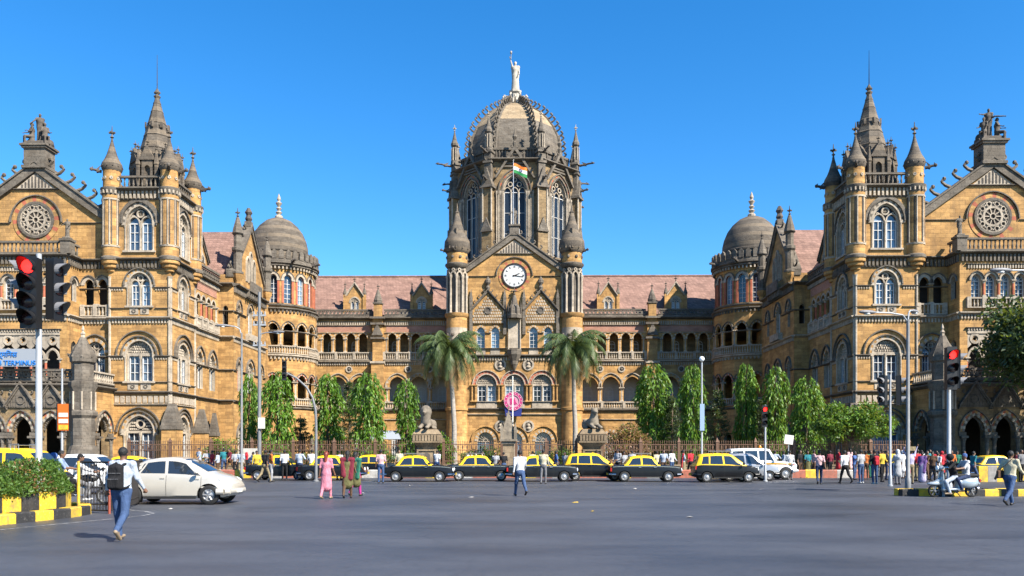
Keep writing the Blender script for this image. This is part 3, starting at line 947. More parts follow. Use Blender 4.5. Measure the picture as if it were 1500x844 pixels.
    mb = MB(); mb.box(-3.9, 3.9, .05, 2.0, 18.4, 18.75, GREY); mb.box(-3.8, 3.8, .9, 1.0, 7, 18.3, DARK); mb.box(-3.85, 3.85, .05, 1.9, 13.4, 13.55, DARK)
    g.put(mb, 'bay_core')
    # ---- entrance porch
    p = Fr(GX, -41.6, 0)
    mb = MB()
    ac = (-5.5, -3.0, -.5, 2.0, 4.5)
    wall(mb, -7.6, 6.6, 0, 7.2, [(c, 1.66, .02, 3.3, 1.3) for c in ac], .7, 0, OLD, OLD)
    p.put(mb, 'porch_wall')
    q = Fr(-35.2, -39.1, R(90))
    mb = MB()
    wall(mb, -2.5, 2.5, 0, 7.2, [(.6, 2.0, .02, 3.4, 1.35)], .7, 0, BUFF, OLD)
    q.put(mb, 'porch_wall')
    mb = MB()
    for fr, cs, w in ((p, ac, 1.66), (q, (.6,), 2.0)):
        mb = MB()
        for c in cs:
            archring(mb, c, 3.3 if fr is p else 3.4, w, 1.3 if fr is p else 1.35, 0, .2, -.08, .1, (PALE, GREY), 16)
            archring(mb, c, 3.3 if fr is p else 3.4, w, 1.3 if fr is p else 1.35, .2, .42, -.05, .05, (RED, PALE, BUFF), 18)
            archring(mb, c, 3.3 if fr is p else 3.4, w, 1.3 if fr is p else 1.35, .42, .5, -.14, .05, (GREY,), 16)
            # cusped inner edge
            a_ = arch(w, 1.3, -.02, 16)
            for k in range(1, len(a_) - 1):
                mb.ball((c + a_[k][0] * .96, .25, (3.3 if fr is p else 3.4) + a_[k][1] * .97), .12, 5, GREY)
            for s in (-1, 1):
                mb.box(c + s * (w / 2 + .2) - .3, c + s * (w / 2 + .2) + .3, -.16, .06, 2.95, 3.25, GREY)
        fr.put(mb, 'arch_moulding')
        for c in cs:
            for s in (-1, 1):
                fr.col(c + s * (w / 2 + .12), .1, .02, 2.95, .15, ('grey_stone', 'grey_stone'))
    for c in ac:
        mb = MB()
        mb.prism([(c - 1.22, 5.3), (c + 1.22, 5.3), (c, 7.1)], -.12, .02, GREY)
        mb2 = MB(); coping(mb2, ((0, 7.35), (1.35, 5.35)), .22, -.24, .05, GREY, 3, .3); mb2.xf(Matrix.Translation((c, 0, 0)))
        for f_, mm in zip(mb2.f, mb2.m): mb.add([mb2.v[i] for i in f_], [tuple(range(len(f_)))], mm)
        ringdisc(mb, c, 5.95, .26, .38, -.2, -.1, (GREY,), 14)
        for k in range(-5, 6):
            mb.box(c + k * .2 - .03, c + k * .2 + .03, -.16, -.1, 5.35, 5.45 + 1.3 * (1 - abs(k) / 6.), GREY) if abs(k) > 1 else None
        finial(mb, c, -.1, 7.3, 1.0, GREY)
        p.put(mb, 'porch_gablet')
    for fr, a, b in ((p, -7.6, 6.4), (q, -1.6, 2.4)):
        mb = MB()
        string(mb, a, b, 6.95, .4, .26, GREY); string(mb, a, b, 7.35, .2, .14, GREY)
        fr.put(mb, 'cornice')
        mb = MB(); (pierced if fr is p else balusters)(mb, a, b, 7.55, 8.5, .05, PALE if fr is q else GREY)
        fr.put(mb, 'balustrade')
    mb = MB(); mb.add([(-49.3, -36.2, 0), (-49.3, 3, 0), (-49.3, 3, 22), (-49.3, -36.2, 22)], [(0, 1, 2, 3)], BUFF); mb.add([(-50, -41.6, 0), (-50, -36.0, 0), (-50, -36.0, 7.2), (-50, -41.6, 7.2)], [(0, 1, 2, 3)], OLD); mb.build('outer_wall', WALLM, B)
    mb = MB(); mb.box(-50, -35.4, -41.4, -36.2, 6.7, 7.1, GREY)
    mb.build('porch_roof', WALLM, B)
    mb = MB()
    mb.lathe(-35.3, -41.6, [(1.35, 0), (1.35, 1.0), (1.3, 1.15), (1.0, 2.1), (.92, 2.2), (.92, 4.4), (1.12, 4.65), (1.12, 4.95), (.86, 5.1), (.92, 6.7), (1.08, 7.0), (1.08, 7.4), (.8, 7.5), (.8, 8.9), (.98, 9.05), (1.02, 9.5), (.8, 10.0), (.5, 10.5), (.24, 11.1)], 8, GREY, o8)
    for k in range(8):
        a = 2 * PI * k / 8 + o8
        mb.lathe(-35.3 + .92 * math.cos(a), -41.6 + .92 * math.sin(a), [(.08, 5.1), (.08, 6.6)], 5, PALE)
        mb.tube((-35.3 + 1.02 * math.cos(a), -41.6 + 1.02 * math.sin(a), 9.4), (-35.3 + .5 * math.cos(a), -41.6 + .5 * math.sin(a), 10.5), .07, .04, 4, GREY)
    mb.lathe(-35.3, -41.6, [(.2, 11.0), (.16, 11.3), (.22, 11.4), (.08, 11.6), (.14, 11.75), (.03, 12.1)], 6, PALE)
    mb.build('porch_pier', WALLM, B, smooth=30)
    # ---- buttresses with grey pyramid caps
    for bx, by, w, hgt in ((-29.9, -36.9, 1.35, 3.6), (-29.6, -31.0, 1.0, 3.4), (-29.6, -27.8, .7, 3.2)):
        mb = MB()
        mb.box(bx - w / 2, bx + w / 2, by - w / 2, by + w / 2, 0, hgt, BUFF)
        mb.box(bx - w / 2 - .08, bx + w / 2 + .08, by - w / 2 - .08, by + w / 2 + .08, hgt, hgt + .35, GREY)
        mb.taper(bx - w / 2 - .02, bx + w / 2 + .02, by - w / 2 - .02, by + w / 2 + .02, hgt + .35, hgt + .85, .93, GREY)
        mb.taper(bx - w * .46, bx + w * .46, by - w * .46, by + w * .46, hgt + .85, hgt + 2.3, .42, GREY)
        mb.box(bx - w / 2 - .1, bx + w / 2 + .1, by - w / 2 - .1, by + w / 2 + .1, 0, .6, GREY)
        mb.build('buttress', WALLM, B)
    # ---- range along the courtyard
    f = Fr(-30.4, -27.9, R(90))
    mb = MB()
    lo = [(c, .98, 14.7, 16.35, .6) for c in (-1.95, -.65, .65, 1.95)]
    wall(mb, -3.3, 3.3, 13.6, 18.7, lo, .22, 0, BUFF, BUFF)
    fi = [(c, 1.6, 7.8, 10.2, 1.25) for c in (-1.6, 1.6)]
    wall(mb, -3.3, 3.3, 6.9, 13.6, fi, .5, 0, BUFF, PALE)
    gr = [(c, 1.5, 1.2, 3.1, 1.1) for c in (-1.6, 1.6)]
    wall(mb, -3.3, 3.3, 0, 6.9, gr, .5, 0, BUFF, PALE)
    mb.box(-2.8, 2.8, -.03, .02, 17.35, 18.3, BRICK)
    f.put(mb, 'wall')
    mb = MB()
    for o_ in lo: archring(mb, o_[0], o_[3], o_[1], o_[4], 0, .16, -.06, .05, (PALE,), 10)
    for o_ in fi + gr:
        archring(mb, o_[0], o_[3], o_[1], o_[4], 0, .26, -.06, .05, (PALE, BUFF), 14, .1)
        archring(mb, o_[0], o_[3], o_[1], o_[4], .4, .5, -.13, .05, (GREY,), 14, 0, True)
    f.put(mb, 'arch_moulding')
    for o_ in fi: f.win(*o_, 'tymp')
    for o_ in gr: f.win(*o_, 'twin')
    for c in (-1.3, 0, 1.3): f.col(c, .02, 14.7, 16.4, .13, ('pale_stone', 'red_stone'))
    for c in (-2.6, 2.6): f.col(c, .02, 14.7, 16.4, .13)
    mb = MB()
    string(mb, -3.3, 3.3, 18.55, .3, .34, GREY); dentils(mb, -3.3, 3.3, 18.2, 18.55, .2, .34, PALE)
    string(mb, -3.3, 3.3, 13.35, .32, .24, PALE); dentils(mb, -3.3, 3.3, 13.05, 13.4, .12, .28, PALE)
    string(mb, -3.3, 3.3, 6.75, .3, .2, GREY); string(mb, -3.3, 3.3, 10.0, .18, .12, GREY)
    f.put(mb, 'cornice')
    mb = MB(); balusters(mb, -2.9, 2.9, 13.7, 14.65, -.12, PALE, .3, .12, .1, 5); f.put(mb, 'balustrade')
    mb = MB(); pierced(mb, -3.3, 3.3, 18.85, 20.0, -.05, GREY, .5); f.put(mb, 'balustrade')
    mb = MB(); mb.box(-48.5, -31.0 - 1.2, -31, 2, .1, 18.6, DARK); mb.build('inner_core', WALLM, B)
    # ---- gabled pavilion on the courtyard
    f = Fr(-28.9, -19.2, R(90))
    mb = MB()
    o2 = [(-3.6, .8, 14.7, 16.5, .7), (0, 1.3, 14.4, 16.6, .9), (3.6, .8, 14.7, 16.5, .7)]
    wall(mb, -5.2, 5.2, 13.6, 19.0, o2, .5, 0, BUFF, PALE)
    o1 = [(-3.6, 1.0, 8.0, 10.4, .8), (0, 2.0, 8.0, 10.2, 1.2), (3.6, 1.0, 8.0, 10.4, .8)]
    wall(mb, -5.2, 5.2, 6.9, 13.6, o1, .5, 0, BUFF, PALE)
    o0 = [(-3.2, 1.6, 1.2, 3.2, 1.1), (0, 1.6, 1.2, 3.2, 1.1), (3.2, 1.6, 1.2, 3.2, 1.1)]
    wall(mb, -5.2, 5.2, 0, 6.9, o0, .5, 0, BUFF, PALE)
    mb.prism([(-5.2, 19.0), (5.2, 19.0), (5.2, 20.0), (0, 26.0), (-5.2, 20.0)], 0, .6, BUFF)
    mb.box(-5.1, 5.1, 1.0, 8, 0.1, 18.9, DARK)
    f.put(mb, 'wall')
    for o_ in o2: f.win(*o_, 'lancet')
    f.win(*o1[0], 'lancet', .34, 0, 'red_stone'); f.win(*o1[1], 'traceried'); f.win(*o1[2], 'lancet')
    for o_ in o0: f.win(*o_, 'twin')
    mb = MB()
    for o_ in o2 + o1 + o0:
        archring(mb, o_[0], o_[3], o_[1], o_[4], 0, .24, -.06, .05, (PALE, BUFF), 14, .1)
        archring(mb, o_[0], o_[3], o_[1], o_[4], .32, .42, -.13, .05, (GREY,), 14, 0, True)
    f.put(mb, 'arch_moulding')
    for c, zt in ((-.95, 22.9), (0, 23.6), (.95, 22.9)):
        mb = MB()
        fillarch(mb, c, zt - .9, .75, .75, -.03, PALE, 10, 20.1)
        archring(mb, c, zt - .9, .75, .75, 0, .14, -.12, .02, (PALE,), 10, zt - 21.0)
        mb.box(c - .05, c + .05, -.1, -.02, 20.1, zt - .3, GREY)
        f.put(mb, 'blind_lancet')
    mb = MB()
    string(mb, -5.2, 5.2, 18.75, .4, .4, GREY); dentils(mb, -5.2, 5.2, 18.2, 18.75, .24, .36, GREY)
    string(mb, -5.2, 5.2, 13.35, .32, .24, PALE); dentils(mb, -5.2, 5.2, 13.05, 13.4, .12, .28, PALE)
    string(mb, -5.2, 5.2, 6.75, .3, .2, GREY); string(mb, -5.2, -1.4, 16.1, .2, .14, GREY); string(mb, 1.4, 5.2, 16.1, .2, .14, GREY)
    for a, b in ((-5.2, -4.3), (-2.9, -1.3), (1.3, 2.9), (4.3, 5.2)): string(mb, a, b, 10.0, .2, .14, GREY)
    f.put(mb, 'cornice')
    mb = MB()
    # balcony under the lancets on a corbel table
    mb.box(-1.9, 1.9, -.75, .02, 18.9, 19.15, GREY); mb.box(-1.9, 1.9, -.75, -.6, 19.15, 20.0, GREY)
    for k in range(7): mb.box(-1.8 + .6 * k - .12, -1.8 + .6 * k + .12, -.6, .02, 18.3, 18.9, GREY)
    f.put(mb, 'balcony')
    mb = MB(); mb.box(-1.5, 1.5, -.5, .02, 13.7, 14.4, PALE); f.put(mb, 'window_sill')
    mb = MB(); coping(mb, ((0, 26.5), (5.35, 20.3)), .55, -.22, .7, GREY, 6, .5)
    mb.box(-.35, .35, -.2, .5, 26.3, 26.9, GREY); mb.lathe(0, .15, [(.25, 26.9), (.4, 27.2), (.25, 27.6), (.42, 27.9), (.15, 28.4)], 6, BLACK)
    f.put(mb, 'gable_coping')
    for s in (-1, 1):
        mb = MB()
        X, Y = s * 4.9, -.35
        mb.lathe(X, Y, [(.1, 18.9), (.3, 19.1), (.34, 19.4), (.55, 19.7), (.58, 20.1)], 8, BUFF)
        mb.lathe(X, Y, [(.62, 20.1), (.62, 20.3), (.45, 20.4), (.45, 22.3), (.62, 22.5), (.62, 22.8), (.42, 22.9), (.42, 24.1), (.6, 24.3), (.5, 24.8), (.15, 26.0)], 8, GREY)
        finial(mb, X, Y, 25.8, 1.2, BLACK)
        f.put(mb, 'pinnacle', WALLM, 35)
    f2 = Fr(-29.7, -24.45, 0)
    mb = MB(); wall(mb, -.9, .8, 0, 20.0, [(0, .55, 14.8, 16.4, .4), (0, .55, 8.2, 10.2, .4)][:1], .4, 0, BUFF, PALE); f2.put(mb, 'wall')
    mb = MB()
    for z, hh, pr in ((18.75, .4, .4), (13.35, .32, .24), (6.75, .3, .2), (10.0, .2, .14), (16.1, .2, .14)): string(mb, -.9, .8, z, hh, pr, GREY if z != 13.35 else PALE, .05)
    f2.put(mb, 'cornice')
    mb = MB(); wall(mb, -3.5, 3.5, 0, 19.5, [], .4, 0, BUFF); Fr(-30.0, -10.6, R(90)).put(mb, 'wall')
    # roofs of the wing
    mb = MB()
    mb.prism([(-36.2, 19.2), (-30.2, 19.6), (-34.5, 24.4)], -31, 3, 0)
    mb.build('wing_roof', 'roof_tile', B)
    mb = MB()
    mb.prism([(-48.8, 21.6), (-36.0, 21.6), (-42.4, 26.7)], -35.4, 3, 0)
    mb.build('wing_roof', 'roof_tile', B)
    mb = MB()
    mb.xf(Matrix.Identity(4))
    mb.add([(-5.2, .2, 19.6), (5.2, .2, 19.6), (0, .2, 25.8), (-5.2, 6, 19.6), (5.2, 6, 19.6), (0, 6, 25.8)], [(0, 2, 5, 3), (1, 4, 5, 2)], 0)
    f.put(mb, 'wing_roof', ['roof_tile'])
    # small gabled dormer between tower and pavilion
    f3 = Fr(-30.7, -28.5, R(90))
    mb = MB(); mb.prism([(-1.7, 19.6), (1.7, 19.6), (1.7, 20.6), (0, 22.6), (-1.7, 20.6)], 0, 3, BUFF)
    coping(mb, ((0, 22.9), (1.9, 20.7)), .25, -.15, .3, GREY, 0)
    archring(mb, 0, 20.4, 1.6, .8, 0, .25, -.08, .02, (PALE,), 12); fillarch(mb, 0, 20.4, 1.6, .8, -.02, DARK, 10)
    f3.put(mb, 'dormer')

    # ---- domed round turret in the courtyard corner
    TX, TY = -30.1, -4.5
    n16 = 16
    Rt = 4.62
    fw = 2 * Rt * math.tan(PI / n16)
    for k in range(n16):
        a = -PI / 2 + 2 * PI * (k + .35) / n16
        # outward direction a; facade frame with -y outwards has rz = a + 90 deg
        vis = -115 < math.degrees(math.atan2(math.sin(a), math.cos(a))) < 40
        f = Fr(TX + Rt * math.cos(a), TY + Rt * math.sin(a), a + PI / 2)
        h = fw / 2
        mb = MB()
        if vis:
            wall(mb, -h, h, 0, 7.0, [(0, 1.1, 1.0, 3.2, .7)], .4, 0, BUFF, PALE, 8)
            wall(mb, -h, h, 7.0, 13.5, [(0, 1.25, 8.2, 10.3, .8)], .25, 0, BUFF, BUFF, 8)
            wall(mb, -h, h, 13.5, 19.2, [(0, 1.2, 14.7, 16.6, .8)], .25, 0, BUFF, BUFF, 8)
            wall(mb, -h * .95, h * .95, 19.2, 24.6, [(0, .92, 19.9, 22.9, .52)], .4, .22, BUFF, RED, 8)
            archring(mb, 0, 22.9, .92, .52, 0, .3, .14, .24, (PALE,), 10)
            archring(mb, 0, 22.9, .92, .52, .3, .38, .08, .24, (GREY,), 10)
            for s in (-1, 1):
                mb.box(s * .62 - .12, s * .62 + .12, .15, .24, 19.9, 22.7, RED)
                mb.box(s * .64 - .2, s * .64 + .2, .1, .24, 22.65, 22.9, PALE)
            for sp_, ri, w_ in ((16.6, .8, 1.2), (10.3, .8, 1.25)):
                archring(mb, 0, sp_, w_, ri, 0, .18, -.05, .05, (PALE, BUFF) if sp_ > 12 else (RED, PALE), 12)
                archring(mb, 0, sp_, w_, ri, .22, .3, -.1, .05, (GREY,), 12)
            balusters(mb, -h, h, 13.65, 14.65, -.08, PALE, .3, .13, .1)
            balusters(mb, -h, h, 7.3, 8.2, -.08, PALE, .3, .13, .1)
        else:
            wall(mb, -h, h, 0, 19.2, [], .4, 0, BUFF); wall(mb, -h * .95, h * .95, 19.2, 24.6, [], .4, .22, BUFF)
        f.put(mb, 'turret_wall')
        if vis:
            f.win(0, .92, 19.9, 22.9, .52, 'lancet', .3, -.2)
            for s in (-1,):
                f.col(s * h, -.12, 14.65, 16.55, .16); f.col(s * h, -.12, 8.2, 10.25, .16)
    ph = -PI / 2 + 2 * PI * .85 / n16
    mb = MB()
    for z, hh, r in ((6.8, .35, .22), (13.2, .4, .3), (18.95, .4, .3), (19.55, .25, .05), (24.3, .3, .25), (16.35, .18, .1)):
        mb.lathe(TX, TY, [(Rt * 1.02, z), (Rt * 1.02 + r, z + hh * .5), (Rt * 1.02 + r, z + hh * .85), (Rt * 1.0, z + hh)], n16, GREY if z != 13.2 else PALE, ph)
    for k in range(64):
        a = 2 * PI * k / 64
        for z, r, mm in ((24.05, 4.72, PALE), (12.95, 4.75, PALE), (18.7, 4.75, GREY)):
            x, y = TX + r * math.cos(a), TY + r * math.sin(a)
            mb.box(x - .09, x + .09, y - .09, y + .09, z, z + .3, mm)
    mb.build('cornice', WALLM, B)
    mb = MB()
    mb.lathe(TX, TY, [(4.75, 24.55), (5.05, 24.75), (5.05, 25.0), (4.9, 25.05), (4.9, 25.3)], 32, GREY)
    mb.lathe(TX, TY, [(4.5, 25.3), (4.5, 25.32)], 32, GREY)
    for k in range(36):
        a = 2 * PI * k / 36
        s = MB(); s.box(-.28, .28, -.12, .12, 25.3, 26.15); s.prism([(-.28, 26.15), (.28, 26.15), (0, 26.45)], -.12, .12)
        s.xf(Matrix.Translation((TX, TY, 0)) @ Matrix.Rotation(a, 4, 'Z') @ Matrix.Translation((0, -4.82, 0)))
        for f_ in s.f: mb.add([s.v[i] for i in f_], [tuple(range(len(f_)))], GREY)
    mb.build('parapet', WALLM, B)
    mb = MB()
    mb.lathe(TX, TY, [(3.75, 25.2), (3.75, 26.5), (3.85, 26.6), (3.85, 26.8), (3.65, 26.9), (3.62, 27.6), (3.42, 28.5), (3.0, 29.5), (2.4, 30.3), (1.6, 31.0), (.85, 31.35), (.35, 31.5)], 32, 0)
    for k in range(32):
        a = 2 * PI * k / 32
        mb.box(TX + 3.77 * math.cos(a) - .1, TX + 3.77 * math.cos(a) + .1, TY + 3.77 * math.sin(a) - .1, TY + 3.77 * math.sin(a) + .1, 25.3, 26.5, 0)
    dm = mb.build('turret_dome', 'spire_stone', B, smooth=40)
    mb = MB()
    mb.lathe(TX, TY, [(.5, 31.4), (.5, 31.7), (.22, 31.9), (.42, 32.2), (.16, 32.4), (.36, 32.7), (.14, 32.9), (.42, 33.4), (.14, 33.6), (.26, 33.9), (.03, 34.6)], 10, 0)
    KIDS[dm.name] = [mb.build('finial', 'pale_stone', dm)]
    for a in (-20, -55, -95):
        gargoyle(B, (TX + 4.95 * math.cos(R(a)), TY + 4.95 * math.sin(R(a)), 24.9), R(a), 1.1)

_before = {o.name for o in COL.objects}
build_wing()
mirror_parts(_before)
# ------------------------------------------------------------------ centre block, clock gable and dome
mb = MB()
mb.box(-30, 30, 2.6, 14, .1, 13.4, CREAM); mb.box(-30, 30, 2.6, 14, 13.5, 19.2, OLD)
for z in (6.8, 13.3, 18.9): mb.box(-30, 30, .1, 2.6, z, z + .2, GREY)
mb.build('inner_core', WALLM, B)
for s in (-1, 1):
    f = Fr(0, 0, 0)
    a, b = (8.6, 29.8) if s > 0 else (-29.8, -8.6)
    sec = [(s * x, 1.14, 14.85, 16.7, .66) for x in (10.0, 11.57, 13.15, 14.73, 16.3, 20.2, 21.8, 23.4, 25.0)]
    fst = [(s * x, 2.3, 8.3, 10.2, 1.4) for x in (9.9, 12.75, 15.6, 20.6, 23.5)]
    gnd = [(s * x, 1.7, .6, 3.2, 1.1) for x in (9.9, 12.75, 15.6, 20.6, 23.5)]
    mb = MB()
    wall(mb, a, b, 0, 7, gnd, .5, 0, BUFF, PALE)
    wall(mb, a, b, 7, 13.5, fst, .6, 0, BUFF, BUFF)
    wall(mb, a, b, 13.5, 19.2, sec, .3, 0, BUFF, BUFF)
    for u0, u1 in ((9.2, 17.1), (19.2, 28.0)):
        x0, x1 = sorted((s * u0, s * u1)); mb.box(x0, x1, -.03, .02, 17.55, 18.35, BRICK)
    f.put(mb, 'wall')
    mb = MB()
    for o_ in sec:
        archring(mb, o_[0], o_[3], o_[1], o_[4], 0, .2, -.07, .05, (PALE, BUFF), 12)
    for o_ in fst:
        archring(mb, o_[0], o_[3], o_[1], o_[4], 0, .18, -.07, .05, (BUFF,), 16)
        archring(mb, o_[0], o_[3], o_[1], o_[4], .18, .4, -.04, .05, (PALE, BUFF), 18)
        archring(mb, o_[0], o_[3], o_[1], o_[4], .4, .5, -.14, .05, (PALE,), 16)
    for o_ in gnd:
        archring(mb, o_[0], o_[3], o_[1], o_[4], 0, .3, -.06, .05, (PALE, BUFF), 14)
    for x in (11.33, 14.18, 22.05):
        ringdisc(mb, s * x, 12.6, .3, .46, -.12, .02, (PALE,), 16); disc(mb, s * x, 12.6, .32, -.03, BLACK, 12); mb.ball((s * x, -.02, 12.6), .2, 6, GREY)
    f.put(mb, 'arch_moulding')
    for o_ in gnd: f.win(*o_, 'twin')
    for i, o_ in enumerate(sec):
        mb = MB()
        f.col(o_[0] - .79, -.1, 14.85, 16.7, .13)
        if i in (4, 8) or i in (4, 8): f.col(o_[0] + .79, -.1, 14.85, 16.7, .13)
    for x in (11.33, 14.18, 17.0, 19.2, 22.05, 24.9):
        f.col(s * x, -.15, 8.2, 10.15, .2)
    # doors and shuttered windows at the back of the loggias
    for o_ in fst: window(B, o_[0], 2.58, 0, 1.2, 7.2, 9.8, .6, 'single', .0)
    for o_ in sec[::2]: window(B, o_[0], 2.58, 0, .9, 14.0, 16.2, .45, 'single', .0)
    for u0, u1 in ((8.7, 17.35), (18.95, 28.6)):
        x0, x1 = sorted((s * u0, s * u1))
        mb = MB(); balusters(mb, x0, x1, 7.35, 8.25, -.05, PALE, .3, .14, .12, 4 if u0 < 10 else 3); f.put(mb, 'balustrade')
        mb = MB(); balusters(mb, x0, x1, 13.85, 14.85, -.1, PALE, .3, .14, .12, 6 if u0 < 10 else 5); f.put(mb, 'balustrade')
        mb = MB(); pierced(mb, x0, x1, 19.55, 20.55, -.1, GREY, .5); f.put(mb, 'balustrade')
        mb = MB()
        string(mb, x0, x1, 19.15, .4, .4, GREY); dentils(mb, x0, x1, 18.5, 18.95, .16, .3, PALE); string(mb, x0, x1, 18.35, .16, .14, PALE)
        string(mb, x0, x1, 13.45, .32, .26, PALE); dentils(mb, x0, x1, 13.15, 13.5, .14, .3, PALE)
        string(mb, x0, x1, 6.95, .35, .24, GREY); string(mb, x0, x1, 5.8, .16, .12, PALE)
        string(mb, x0, x1, 17.35, .14, .1, PALE)
        f.put(mb, 'cornice')
    # buttress pier with its pinnacle
    X = s * 18.15
    mb = MB()
    mb.box(X - .8, X + .8, -.9, .02, 0, 13.4, BUFF); mb.box(X - .65, X + .65, -.7, .02, 13.4, 19.2, BUFF)
    for z, e in ((6.9, .12), (13.3, .14), (16.5, .08), (18.4, .1), (19.2, .16)):
        mb.box(X - .8 - e, X + .8 + e, -.9 - e, .03, z, z + .28, GREY if z != 13.3 else PALE)
    mb.prism([(X - .75, 17.0), (X + .75, 17.0), (X, 18.6)], -.95, -.6, GREY)
    mb.box(X - .5, X + .5, -.75, .25, 19.48, 21.2, BUFF)
    mb.box(X - .62, X + .62, -.87, .37, 21.2, 21.4, GREY)
    mb.lathe(X, -.25, [(.52, 21.4), (.58, 21.7), (.4, 22.3), (.12, 23.1)], 8, GREY)
    finial(mb, X, -.25, 23.0, 1.0, BLACK)
    f.put(mb, 'buttress')
    # dormers
    for X in (s * 21.5, s * 12.5):
        mb = MB()
        wall(mb, -1.1, 1.1, 20.2, 22.4, [(0, 1.2, 20.6, 21.6, .7)], .3, 0, BUFF, PALE)
        mb.prism([(-1.1, 22.4), (1.1, 22.4), (0, 24.0)], 0, .3, BUFF)
        mb.box(-1.1, -.9, .02, 4, 20, 22.4, BUFF); mb.box(.9, 1.1, .02, 4, 20, 22.4, BUFF)
        for q in (-1, 1):
            mb.add([(q * 1.25, -.1, 22.3), (0, -.1, 24.2), (0, 4.4, 24.2), (q * 1.25, 4.4, 22.3)], [(0, 1, 2, 3)], BRICK)
            mb.box(q * 1.3 - .2, q * 1.3 + .2, -.15, .25, 20.0, 22.7, BUFF)
            mb.lathe(q * 1.3, .05, [(.26, 22.7), (.3, 22.85), (.05, 23.7)], 6, GREY); finial(mb, q * 1.3, .05, 23.6, .9, BLACK)
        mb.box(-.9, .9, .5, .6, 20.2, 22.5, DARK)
        coping(mb, ((0, 24.3), (1.25, 22.5)), .2, -.12, .3, PALE, 0)
        archring(mb, 0, 21.6, 1.2, .7, 0, .16, -.06, .03, (PALE,), 10)
        finial(mb, 0, 0, 24.2, 1.0, BLACK)
        Fr(X, .9, 0).put(mb, 'dormer')
        window(B, X, .9, 0, 1.2, 20.6, 21.6, .7, 'twin', .2)
# main roof
mb = MB()
mb.add([(-31, .35, 19.8), (31, .35, 19.8), (31, 7.2, 26.4), (-31, 7.2, 26.4), (-31, 14, 19.8), (31, 14, 19.8)], [(0, 1, 2, 3), (3, 2, 5, 4)], 0)
mb.tube((-31, 7.2, 26.45), (31, 7.2, 26.45), .16, None, 6, 0)
mb.build('roof', 'roof_tile', B)

# ---- clock pavilion
YP = -4.0
f = Fr(0, YP, 0)
mb = MB()
gnd = [(x, 2.1, .3, 3.0, 1.15) for x in (-3.7, 0, 3.7)]
fst = [(x, 2.5, 8.0, 10.2, 1.3) for x in (-3.55, 0, 3.55)]
sec = [(x, 1.05, 14.9, 16.9, .7) for x in (-4.3, -2.45, 2.45, 4.3)]
wall(mb, -7.3, 7.3, 0, 7, gnd, .5, 0, BUFF, PALE)
wall(mb, -7.3, 7.3, 7, 13.9, fst, .5, 0, BUFF, PALE)
wall(mb, -7.3, 7.3, 13.9, 19.3, sec, .5, 0, BUFF, PALE)
mb.prism([(-6.9, 19.3), (6.9, 19.3), (6.9, 24.2), (0, 29.2), (-6.9, 24.2)], 0, .7, BUFF)
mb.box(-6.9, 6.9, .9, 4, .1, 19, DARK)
for s in (-1, 1):
    mb.add([(s * 8.3, .5, 0), (s * 8.3, 4.2, 0), (s * 8.3, 4.2, 24.5), (s * 8.3, .5, 24.5)], [(0, 1, 2, 3)], BUFF)
f.put(mb, 'wall')
for o_ in gnd: f.win(*o_, 'fan', .34, 0, 'pale_stone')
for o_ in fst: f.win(*o_, 'tymp')
for o_ in sec: f.win(*o_, 'single')
mb = MB()
for o_ in gnd:
    archring(mb, o_[0], o_[3], o_[1], o_[4], 0, .35, -.05, .05, (PALE, BUFF), 18); archring(mb, o_[0], o_[3], o_[1], o_[4], .7, .8, -.12, .05, (BUFF,), 16)
for o_ in fst:
    archring(mb, o_[0], o_[3], o_[1], o_[4], 0, .12, -.1, .05, (PALE,), 18)
    archring(mb, o_[0], o_[3], o_[1], o_[4], .12, .48, -.06, .05, (RED, BRICK), 22); archring(mb, o_[0], o_[3], o_[1], o_[4], .48, .58, -.15, .05, (PALE,), 16)
    mb.box(o_[0] - 1.3, o_[0] + 1.3, -.12, .02, 7.2, 8.0, PALE); string(mb, o_[0] - 1.4, o_[0] + 1.4, 7.95, .15, .2, PALE)
for o_ in sec:
    archring(mb, o_[0], o_[3], o_[1], o_[4], 0, .25, -.06, .05, (PALE, BUFF), 14)
    mb.box(o_[0] - .6, o_[0] + .6, -.1, .02, 14.05, 14.8, PALE)
for x in (-1.8, 1.8):
    for z in (12.75, 4.9):
        ringdisc(mb, x, z, .5, .74, -.14, .02, (PALE,), 18); disc(mb, x, z, .52, -.04, GREY, 14)
        mb.ball((x, -.05, z + .1), .22, 8, PALE, 1.2); mb.ball((x, -.02, z - .3), .34, 8, PALE, .7)
f.put(mb, 'arch_moulding')
for x in (-5.2, -1.78, 1.78, 5.2):
    for d in (-.22, .22): f.col(x + d, .12, 8.0, 10.2, .13, ('buff_stone', 'buff_stone'))
